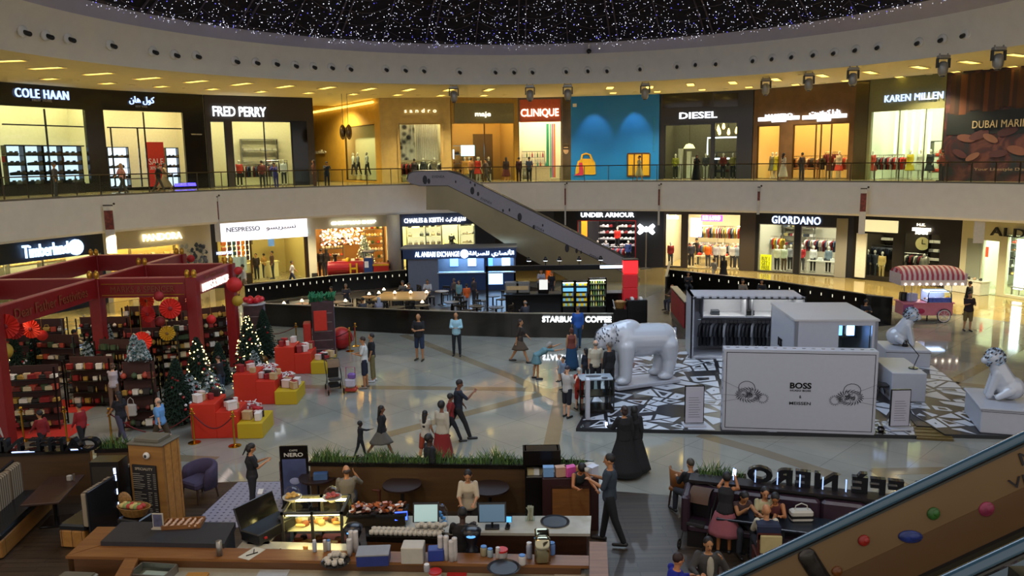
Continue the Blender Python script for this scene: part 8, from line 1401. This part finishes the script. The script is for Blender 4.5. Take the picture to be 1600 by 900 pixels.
# ------------------------------------------------------------ the people
def pp(label,px,py,yt,rz_,pose='stand',z=0.0,**k):
 """person whose feet show at picture point px,py on the level z; yt is the row of the head's top"""
 p=gp(px,py,z);h=k.pop('h',None)
 if h is None:
  lo,hi=.6,2.2
  for _ in range(30):
   m=(lo+hi)/2
   if pj(p+V((0,0,m)))[1]>yt:lo=m
   else:hi=m
  h=min(1.95,max(.85,lo/.985))
 return person(label,p,rz_,h,pose,vs=k.pop('vs',.02 if p.y>30 else .015),**k)
def sitp(label,px,py,zh,rz_,pose='sit',seat=.46,h=1.7,base=Gz,**k):
 """seated person whose head centre shows at px,py when it is zh above the floor"""
 q=gp(px,py,zh);return person(label,V((q.x,q.y,base)),rz_,h,pose,seat=seat,vs=k.pop('vs',.016),**k)
T_='trousers';S_='shorts'
def gal(label,px,yh,face,dy=1.6,pose='stand',**k):
 bi=min(range(len(g)),key=lambda i:abs(pj(g[i])[0]-px));e=g[bi];d=(e-EYE);d=V((d.x,d.y,0));u=d.normalized();Y=(d+u*dy)
 r=ray(px,280);s_=Y.length/V((r.x,r.y,0)).length;p=V((EYE.x+r.x*s_,EYE.y+r.y*s_,GZ));return person(label,p,face,k.pop('h',1.72),pose,vs=.022,face=False,**k)
gal('woman in a pink top and dark trousers walking past the Arabic-signed doorway',191,250,80,pose='walk',fem=True,hair=('8a6a4a','long'),top=('a8706a',.6),bot=('2a2426',T_,1))
gal('man in dark clothes walking before the SALE banner',247,250,-80,pose='walk',top=('2a2420',.6),bot=('3a3430',T_,1));gal('person in beige walking just right of the SALE banner',257,250,-80,pose='walk2',fem=True,top=('8a7860',.9),bot=('7a6a54','skirt',.8),hair=('2a2018','long'))
gal('person in dark red by the FRED PERRY window',410,255,20,top=('5a2a28',.6),dy=2.4);gal('person in blue-violet light leaning at the rail under FRED PERRY',431,262,170,.5,'lookout',top=('3a3a8a',.9),bot=('2a2a6a',T_,1),h=1.6)
gal('woman in brown by the dark glass pillar',491,252,100,fem=True,top=('5a3424',.9),hair=('1a1210','long'),bot=('4a2c20',T_,1));gal('man in a dark teal jacket leaning on the rail by the golden wall',511,262,200,.6,'lookout',top=('26343c',.9),h=1.62)
gal('person in grey walking in front of the maje shop',760,242,60,pose='walk',top=('4a4038',.9),bot=('3a342c',T_,1));gal('woman in black standing between maje and CLINIQUE',791,246,10,fem=True,top=('2a1c1c',.9),bot=('5a2420','skirt',.6),hair=('14100e','long'))
gal('woman in dark red standing left of CLINIQUE',811,247,0,fem=True,top=('3a1a1e',.9),bot=('2a1618',T_,1));gal('man in a blue-grey shirt looking into CLINIQUE',827,242,0,top=('3c4a60',.4),bot=('1c1e26',T_,1))
gal('person in pale clothes in front of the printed yellow trunk',999,250,90,pose='stroll',fem=True,top=('8a8a74',.6),bot=('9a9474','skirt',.7));gal('dark figure standing at the rail before DIESEL',1088,245,170,.6,'lookout',fem=True,top=('15120f',1),bot=('15120f','abaya',1),hair=('120f0e','scarf'))
gal('woman in a pale dress walking before the amber windows',1223,242,-70,pose='stroll',fem=True,top=('c0b8a8',.5),bot=('c0b8a8','dress',.8),hair=('1a1412','long'));gal('woman with dark hair among the amber-lit clothes',1252,246,20,3,fem=True,top=('2a2228',.9))
gal('person with dark hair standing before the left shoe bays',86,258,-60,top=('2a2a30',.9));gal('person browsing by the KAREN MILLEN bags',1470,250,30,3.2,fem=True,top=('6a3a34',.8))
gal('dark-dressed shopper beside the black-dressed rail at sandro',648,245,20,3,fem=True,top=('1c1a1e',.9));gal('shopper in tan by the maje entrance',737,243,-20,2.6,fem=True,top=('8a5a34',.8))
for a in(('man in a white shirt walking past NESPRESSO',457,447,406,-80,'walk',dict(top=('c0c0c4',.5),bot=('2a3450',T_,1))),('person in a dark top standing inside the NESPRESSO doorway',402,437,396,180,'stand',dict(top=('2a1c18',.8))),('person in brown inside NESPRESSO near the counter',427,436,392,120,'stand',dict(top=('4a2a1c',.8))),('person in yellow-tan at the NESPRESSO counter',414,434,396,60,'stand',dict(top=('a87a3a',.8),fem=True)),('dark-dressed shopper at the left of the Christmas shop',503,433,383,30,'stand',dict(top=('1c1614',.9),bot=('1c1614',T_,1))),('second dark-dressed shopper beside the one in the Christmas shop',512,433,386,-20,'stand',dict(top=('241a18',.9),fem=True,hair=('120e0c','scarf'))),('person in a dark top next to the white column',607,440,408,150,'stand',dict(top=('3a3020',.6),h=1.4)),('woman in white walking into the sports shop with a bag',1115,440,402,20,'walk',dict(top=('8a8478',.8),bot=('b8b0a0',T_,1),fem=True,hair=('2a1c14','short'))),('woman in a black dress beside the one in white at the sports shop',1130,441,400,0,'stand',dict(top=('15131a',.9),bot=('15131a','dress',.6),fem=True,hair=('120e0c','long'))),('dark-clothed shopper leaning to the sports shop table',1090,413,372,60,'reach',dict(top=('2a2622',.8),fem=True)),('child in dark clothes in the sports shop entrance',1076,414,380,90,'stand',dict(top=('2a2a3a',.8))),('man in a dark red-brown T-shirt and khaki shorts standing near the ice-cream cart',1511,517,456,170,'hold',dict(top=('241416',.4),bot=('6a5a34',S_,.55),fat=1.15)),('dark figure just behind the man in khaki shorts',1512,492,439,30,'stand',dict(top=('14161c',1),bot=('14161c',T_,1))),('shopper in a pale shirt near NESPRESSO seen over the pavilion',383,462,408,100,'walk',dict(top=('9aa0a8',.8),bot=('6a5a4a',S_,.5)))):
 pp(a[0],a[1],a[2],a[3],a[4],a[5],face=False,**a[6])
for a in(('man in a light teal shirt standing in the coffee queue',718,480,438,150,'stand',dict(top=('6a9298',.8),bot=('1c2028',T_,1))),('man in a bright orange T-shirt and grey trousers in the coffee queue',730,487,443,20,'stand',dict(top=('c8561c',.4),bot=('8a8a92',T_,1))),('person in dark grey behind the man in orange',741,474,434,-40,'stand',dict(top=('3a3438',.8))),('grey-haired person left of the man in teal',710,470,436,40,'stand',dict(top=('5a4a44',.8),hair=('5a5450','short'))),('coffee-shop worker in white behind the left end of the counter',846,470,420,180,'hold',dict(top=('9a98a0',.4),fem=True,hair=('1c1412','tail'))),('coffee-shop worker in black by the fridges',862,468,424,160,'stand',dict(top=('15151a',.4)))):pp(a[0],a[1],a[2],a[3],a[4],a[5],z=FL,face=False,**a[6])
for a in(('seated man in grey by the slotted back wall',630,442,1.2,160,dict(top=('5a5654',.8),hair=('4a4442','short'))),('seated man in dark grey beside the one in grey',638,446,1.2,200,dict(top=('2a2c34',.8))),('seated person in a white shirt at the back wall',668,440,1.2,180,dict(top=('b0b0b4',.8))),('seated person in dark clothes at the brown corner table',519,451,1.2,150,dict(top=('2a2426',.8),fem=True)),('seated grey-haired person right of the brown corner table',540,447,1.2,200,dict(top=('3a3438',.8),hair=('6a625a','short'))),('woman in a pale headscarf seated inside the black front wall',592,469,1.2,20,dict(top=('8a8a9a',.9),fem=True,hair=('9a9ca8','scarf'))),('seated person in dark grey inside the front wall',568,471,1.15,40,dict(top=('3c3c40',.8))),('seated grey-haired man by the coffee barrier left of the glowing lettering',822,474,1.2,30,dict(top=('34343c',.8),hair=('7a7674','balding'))),('person seated beyond the barrier behind the booth, dark shirt',1075,428,1.2,180,dict(top=('1c1c22',.8))),('seated person with auburn hair left of the booth',1052,449,1.2,120,dict(top=('3a2a20',.8),fem=True,hair=('6a3418','bob'))),('seated dark-haired person beyond the barrier under GIORDANO',1160,440,1.2,180,dict(top=('6a6258',.8))),('seated figure in black beyond the barrier, right of GIORDANO',1190,440,1.2,170,dict(top=('15151a',.8))),('seated dark-haired person by the end wall right of the cube cabin',1352,472,1.2,180,dict(top=('141a26',.8),hair=('100e10','curly')))):
 sitp(a[0],a[1],a[2],a[3],a[4],base=FL,face=False,vs=.022,**a[5])
W_='c0c0bc'
pp('man in a light blue shirt and dark trousers standing with clasped hands',714,556,488,178,'clasp',top=('8fb4c0',.95),bot=('14181f',T_,1),hair=('1a1614','balding'))
pp('man in a black T-shirt and navy shorts with arms crossed',656,563,490,165,'clasp',top=('141418',.4),bot=('1c2a44',S_,.5),hair=('5a5450','balding'))
pp('man in a white T-shirt and navy shorts, arms folded, before the pushchair',571,606,526,95,'clasp',top=(W_,.4),bot=('161b2e',S_,.52),hair=('2a1a12','short'),shoe='7a6a5a');pp('man in a black T-shirt and khaki trousers beside the one in white',583,596,521,100,'stand',top=('15151a',.4),bot=('6e6440',T_,.92),shoe='b8b8b8')
pp('woman in brown walking with a shoulder bag left of the bending woman',812,566,496,-100,'walk',fem=True,top=('2c221c',.6),bot=('4a3a2a','dress',.45),hair=('2a1a12','long'))
pp('grey-haired woman in a pale teal dress bending towards a toddler',838,592,530,-80,'bend',fem=True,top=('54767c',.4),bot=('54767c','dress',.35),hair=('8a8680','bob'),h=1.6)
pp('toddler in pale clothes facing the bending woman',874,596,548,80,'stand',top=('a8b0b4',.5),bot=('8a9aa4',S_,.4),hair=('8a7a6a','short'),h=.95,skin='pale')
pp('man in a blue shirt standing in front of the glowing coffee lettering',903,545,478,10,'stroll',top=('1c4a94',.8),bot=('1a3a5a',T_,1),hair=('3a2c24','short'))
pp('woman in a strappy rust top and long blue skirt beside the animal statue',893,578,512,10,'stand',fem=True,top=('6a342a',.0),bot=('123a5a','skirt',1),hair=('4a2418','bun'))
pp('boy in white with a cap and navy shorts holding a sheet',886,652,572,-40,'hold',top=('a8a4a0',.45),bot=('12141e',S_,.5),hair=('2a2230','cap'),h=1.6,skin='pale');pp('child in a red football kit and white cap',905,640,582,20,'stand',top=('a82a18',.5),bot=('9a2416',S_,.5),hair=('a8a49c','cap'),h=1.35,skin='pale')
pp('person with dark hair in navy crowded beside the display case',915,600,545,30,'stand',fem=True,top=('1a1e2c',.8),hair=('14100e','long'));pp('child in pale blue near the statue head',880,610,560,120,'stand',top=('6a7a90',.6),h=1.15)
p_=gp(932,618,PL);person('man in a cream short-sleeved shirt standing behind the display case with his back to us',p_+V((0,.3,0)),5,1.78,'stand',skin='pale',top=('b0a894',.45),bot=('15151c',T_,1),hair=('6a625a','balding'),vs=.014,fat=1.1)
p_=gp(953,622,PL);person('man in a black suit standing by the statue beside the cream-shirted man',p_+V((0,.2,0)),40,1.8,'stand',skin='tan',top=('121216',1),bot=('121216',T_,1),hair=('5a524c','short'),vs=.014)
pp('man in a navy T-shirt striding right and checking his phone',716,686,590,-75,'phone',top=('141a28',.45),bot=('1c1a1c',T_,1),hair=('1a1210','short'),skin='brown',lL=(-22,12),lR=(24,6),lean=4)
J=pp('woman in red walking beside the striding man',704,690,612,-75,'walk',fem=True,top=('7a1c1c',.3),bot=('14141c',T_,1),hair=('120e0c','curly'),skin='brown')
pp('long-haired woman in a white top and orange shorts, hand at her mouth',666,722,640,-20,'chin',fem=True,top=('b4ac9c',.2),bot=('8a3418',S_,.45),hair=('120e0e','long'),skin='tan');pp('woman in a white blouse and long red skirt with a black headscarf bun',692,728,626,-25,'stroll',fem=True,top=('aaa290',.95),bot=('7a1a18','skirt',.95),hair=('120e10','curly'),skin='brown')
pp('woman in a dark jacket and grey skirt leading a small child',597,714,630,-100+20,'lead',fem=True,top=('17181d',1),bot=('5a564e','skirt',.5),hair=('120f0e','long'),skin='brown',lL=(-26,10),lR=(26,4));pp('small child in black pulled along by the woman in the grey skirt',564,714,674,-60,'led',top=('14161c',.8),bot=('14161c',T_,1),hair=('120f0e','short'),skin='dark',h=.98)
J=pp('woman in a flowing black abaya seen from behind, holding a lit phone',975,742,632,12,'stroll',fem=True,top=('0c0c0f',1),bot=('0c0c0f','abaya',1),hair=('2a1814','bun'),h=1.78,flare=2.6,coat=1,vs=.014,aL=(20,22,60,-10));phone_at(J,-1,'lit smartphone in the hand of the woman in the black abaya')
pp('second woman in a black abaya just ahead, her robe trailing to the right',990,736,634,-15,'stroll',fem=True,top=('0e0e12',1),bot=('0e0e12','abaya',1),hair=('0d0d10','scarf'),h=1.7,flare=2.4,coat=1,vs=.014)
pp('woman in a white blouse and beige trousers with her back to us at the shelves',181,642,568,10,'reach',fem=True,top=('9a949a',.5),bot=('6a5040',T_,.95),hair=('4a3424','bun'),skin='pale');pp('woman in black with patterned trousers and a white bag',193,692,608,60,'walk',fem=True,top=('15131a',.3),bot=('3a3648',T_,.95),hair=('1a1210','long'),skin='tan')
J=pp('bald man in a light blue polo and brown shorts walking left of the menu pillar',255,700,618,80,'walk2',top=('5a88b8',.45),bot=('3c3020',S_,.52),hair=('7a6a5a','balding'),skin='pale',fat=1.15);pp('man in black with jeans beside the fairy-lit tree',348,620,556,70,'reach',top=('141418',.45),bot=('2a3c50',T_,1),hair=('3a2018','short'),skin='pale')
pp('man in a red jacket and black trousers walking at the pavilion front, left one',70,712,640,70,'walk',top=('7a1418',1),bot=('101014',T_,1),hair=('1a1414','short'));pp('man in a red jacket, a blue bag across his back, among the stanchions',131,705,630,75,'stroll',top=('82141a',1),bot=('101014',T_,1),hair=('1a1414','short'))
pp('woman in a pale blue top and white trousers at the left frame edge',8,705,628,90,'walk',fem=True,top=('6a88a8',.6),bot=('a8a4a0',T_,1),hair=('6a4a30','long'),skin='pale');pp('person in a cream top bending over the shelves deep in the pavilion',118,590,515,-60,'reach',fem=True,top=('a08a68',.8),bot=('6a5a48',T_,1));pp('dark-dressed shopper deep in the pavilion behind the gold fan',275,570,500,40,'stand',top=('17151a',.9))
bag_at(gp(206,650,.45),'white carrier bag swinging beside the woman in black with patterned trousers','b4aca4',(.3,.12,.36))
q=P(730,800,1.0);person('dark-haired woman in a white blouse with a black strap, facing us at the till',V((q.x,q.y+.55,Gz)),180,1.68,'reach',fem=True,skin='tan',top=('b4a68c',.5),bot=('2a2624',T_,1),hair=('150f0d','bob'),vs=.011,head=(28,0),lean=4,aL=(30,8,50,15),aR=(30,8,50,15))
q=P(722,868,1.0);person('barista in a black T-shirt with his back to us at the till',V((q.x,q.y+.25,Gz)),0,1.72,'reach',skin='dark',top=('0e0d0f',.45),bot=('15131a',T_,1),hair=('0e0c0c','short'),vs=.011,head=(18,0),aL=(38,10,40,10),aR=(42,10,40,10));
q=P(672,800);person('dark-skinned man in black standing among the round tables',V((q.x,q.y+.25,Gz)),-60,1.72,'stand',skin='dark',top=('0f1116',.5),bot=('0f0f12',T_,1),hair=('0c0a0a','short'),vs=.013)
q=P(395,805);person('waitress in a black polo reading her pad at the left of the till',V((q.x,q.y+.1,Gz)),-60,1.62,'hold',fem=True,skin='tan',top=('121014',.4),bot=('1a1a20',T_,1),hair=('15100e','tail'),vs=.012,head=(22,0));t=thing('order_pad','white order pad in the hands of the waitress by the till','notepad',gp(407,768,1.12));B().cb((0,0,0),(.1,.14,.015),rx=.4).out('pad',MC('b8b4b0'),t)
sitp('man in a grey shirt seated with his back to us, hand on bald head',541,735,1.22,15,'sitchin',skin='tan',top=('6a6458',.5),bot=('2a2a30',T_,1),hair=('3a2c24','balding'),vs=.013,aR=(45,30,140,55),aL=(20,8,60,25))
q=P(953,850);J=person('tall man in a dark teal shirt and black trousers standing side-on with a cup',V((q.x,q.y,Gz)),75,1.92,'hold',skin='tan',top=('28343f',.5),bot=('101318',T_,1),hair=('14100e','short'),vs=.011,head=(10,0),lL=(-14,8),lR=(12,3),aL=(22,8,88,22),aR=(22,8,88,22));cup(hand(J,1)+V((-.04,.02,.05)),'white cup in the hand of the tall man in the teal shirt',None)
t=tag(B().lathe([(.14,0),(.16,.06),(.13,.14),(.02,.18)],n=18).out('white_bowl',MC('b0aca4',.4),None,True),'big white rounded container on the shelf behind the tall man','container');t.location=P(922,735,1.18)
q=P(905,858);person('dark-haired woman in a dark camisole and tan shorts bending over the marble counter',V((q.x,q.y+.95,Gz)),-160,1.62,'reach',fem=True,skin='a86a3c',top=('1a2220',0),bot=('8a6a44',S_,.4),hair=('0e0a0a','curly'),vs=.012,lean=30,aL=(40,12,30,5),aR=(30,20,60,5),head=(20,0))
q=P(1135,872);J=person('woman in a black halter top and pink skirt photographing the table',V((q.x,q.y+.2,Gz)),-25,1.62,'photo',fem=True,skin='9a6238',top=('0f0d10',0),bot=('8a4c54','skirt',.6),hair=('0c0909','curly'),vs=.012,lean=12,flare=1.6);phone_at(J,1,'lit smartphone held up by the woman in the pink skirt')
for a in(('woman with long dark hair seated on the sofa behind the raised phone',1153,768,1.15,190,dict(top=('3a2622',.1),hair=('0f0b0b','long'),skin='9a6a44',fem=True)),('woman in a floral cream top seated on the sofa',1194,772,1.15,175,dict(top=('a09670',.3),hair=('15100e','bob'),skin='tan',fem=True)),('woman in dark red with long black hair leaning over the sofa table',1212,770,1.15,160,dict(top=('4a1c1c',0),hair=('0d0a0c','long'),skin='9a6238',fem=True,pose='sitlean')),('man in black seated at the sofa end with his back turned',1082,728,1.2,20,dict(top=('101014',.9),hair=('3a3428','short'),skin='tan'))):
 k=a[5];po=k.pop('pose','sitlean' if 'behind' in a[0] else 'sit');sitp(a[0],a[1],a[2],a[3],a[4],po,vs=.013,**k)
q=P(1198,796,1.25);J=sitp('bald man in a white shirt with a navy jacket over his shoulders, back to us',1199,800,1.22,-5,'sit',skin='a8744c',top=('b0ac98',1),bot=('20242c',T_,1),hair=('a8744c','none'),vs=.012);p_=J['mw'].translation;t=thing('draped_jacket','navy jacket draped over the shoulders of the bald man','jacket',p_,R_(-5));B().cb((0,-.17,.93),(.42,.07,.2),bev=.03).cb((0,-.06,1.02),(.4,.24,.05),bev=.02).out('cloth',MC('101a34',.8),t)
chair(V((p_.x,p_.y-.02,Gz)),R_(-5),'dark red slat-back chair under the bald man',None,True);t=thing('hung_cardigan','cream cardigan hung over the chair back of the bald man','cardigan',(p_.x,p_.y-.26,.52),R_(-5));B().cb((0,0,.2),(.38,.05,.34),bev=.025).out('cloth',MC('a89a6a',.85),t)
q=P(1110,850,1.15);sitp('dark-haired man in a grey jacket over a white shirt, hand to his ear, facing us',1107,852,1.2,172,'sitchin',skin='a87850',top=('3e3c3a',1),bot=('16181f',T_,1),hair=('140f0e','short'),vs=.011,aR=(35,25,60,20),aL=(25,30,138,35),coat=1);o=B().ell((0,0,0),(.065,.04,.2),12,8).out('shirt_front',MC('b0aa98',.8));q=gp(1107,882,.95);o.location=(q.x,q.y-.02,.93);tag(o,'white shirt front showing between the grey jacket lapels','shirt');
o.location=(gp(1107,852,1.2).x+.01,gp(1107,852,1.2).y-.12,.86)
sitp('short-haired person in a bright blue jacket at the bottom edge, turned right',1053,882,1.15,-70,'sit',skin='b87c54',top=('14208a',.9),bot=('1a1a22',T_,1),hair=('2a140e','short'),vs=.011)
chair(V((gp(1107,852,1.2).x,gp(1107,852,1.2).y+.02,Gz)),R_(172),'dark chair under the man in the grey jacket',None,True)
p_=gp(1600,668,0);person('person in black at the right edge beside the stepped plinth',p_+V((.1,0,0)),60,1.65,'stand',fem=True,skin='tan',top=('101016',.4),bot=('14161c',T_,1),hair=('14100e','long'),vs=.015)
sitp('customer with raised hand at the bottom edge reaching over the front counter',470,905,1.2,-20,'reach',seat=.3,skin='tan',top=('1a1416',.3),bot=('1a1a20',T_,1),hair=('14100e','bun'),fem=True,vs=.013)
for _o in(CH,CHR):
 if 'used' not in _o and _o.name not in used:bpy.data.objects.remove(_o)
bpy.data.scenes.remove(TMP)
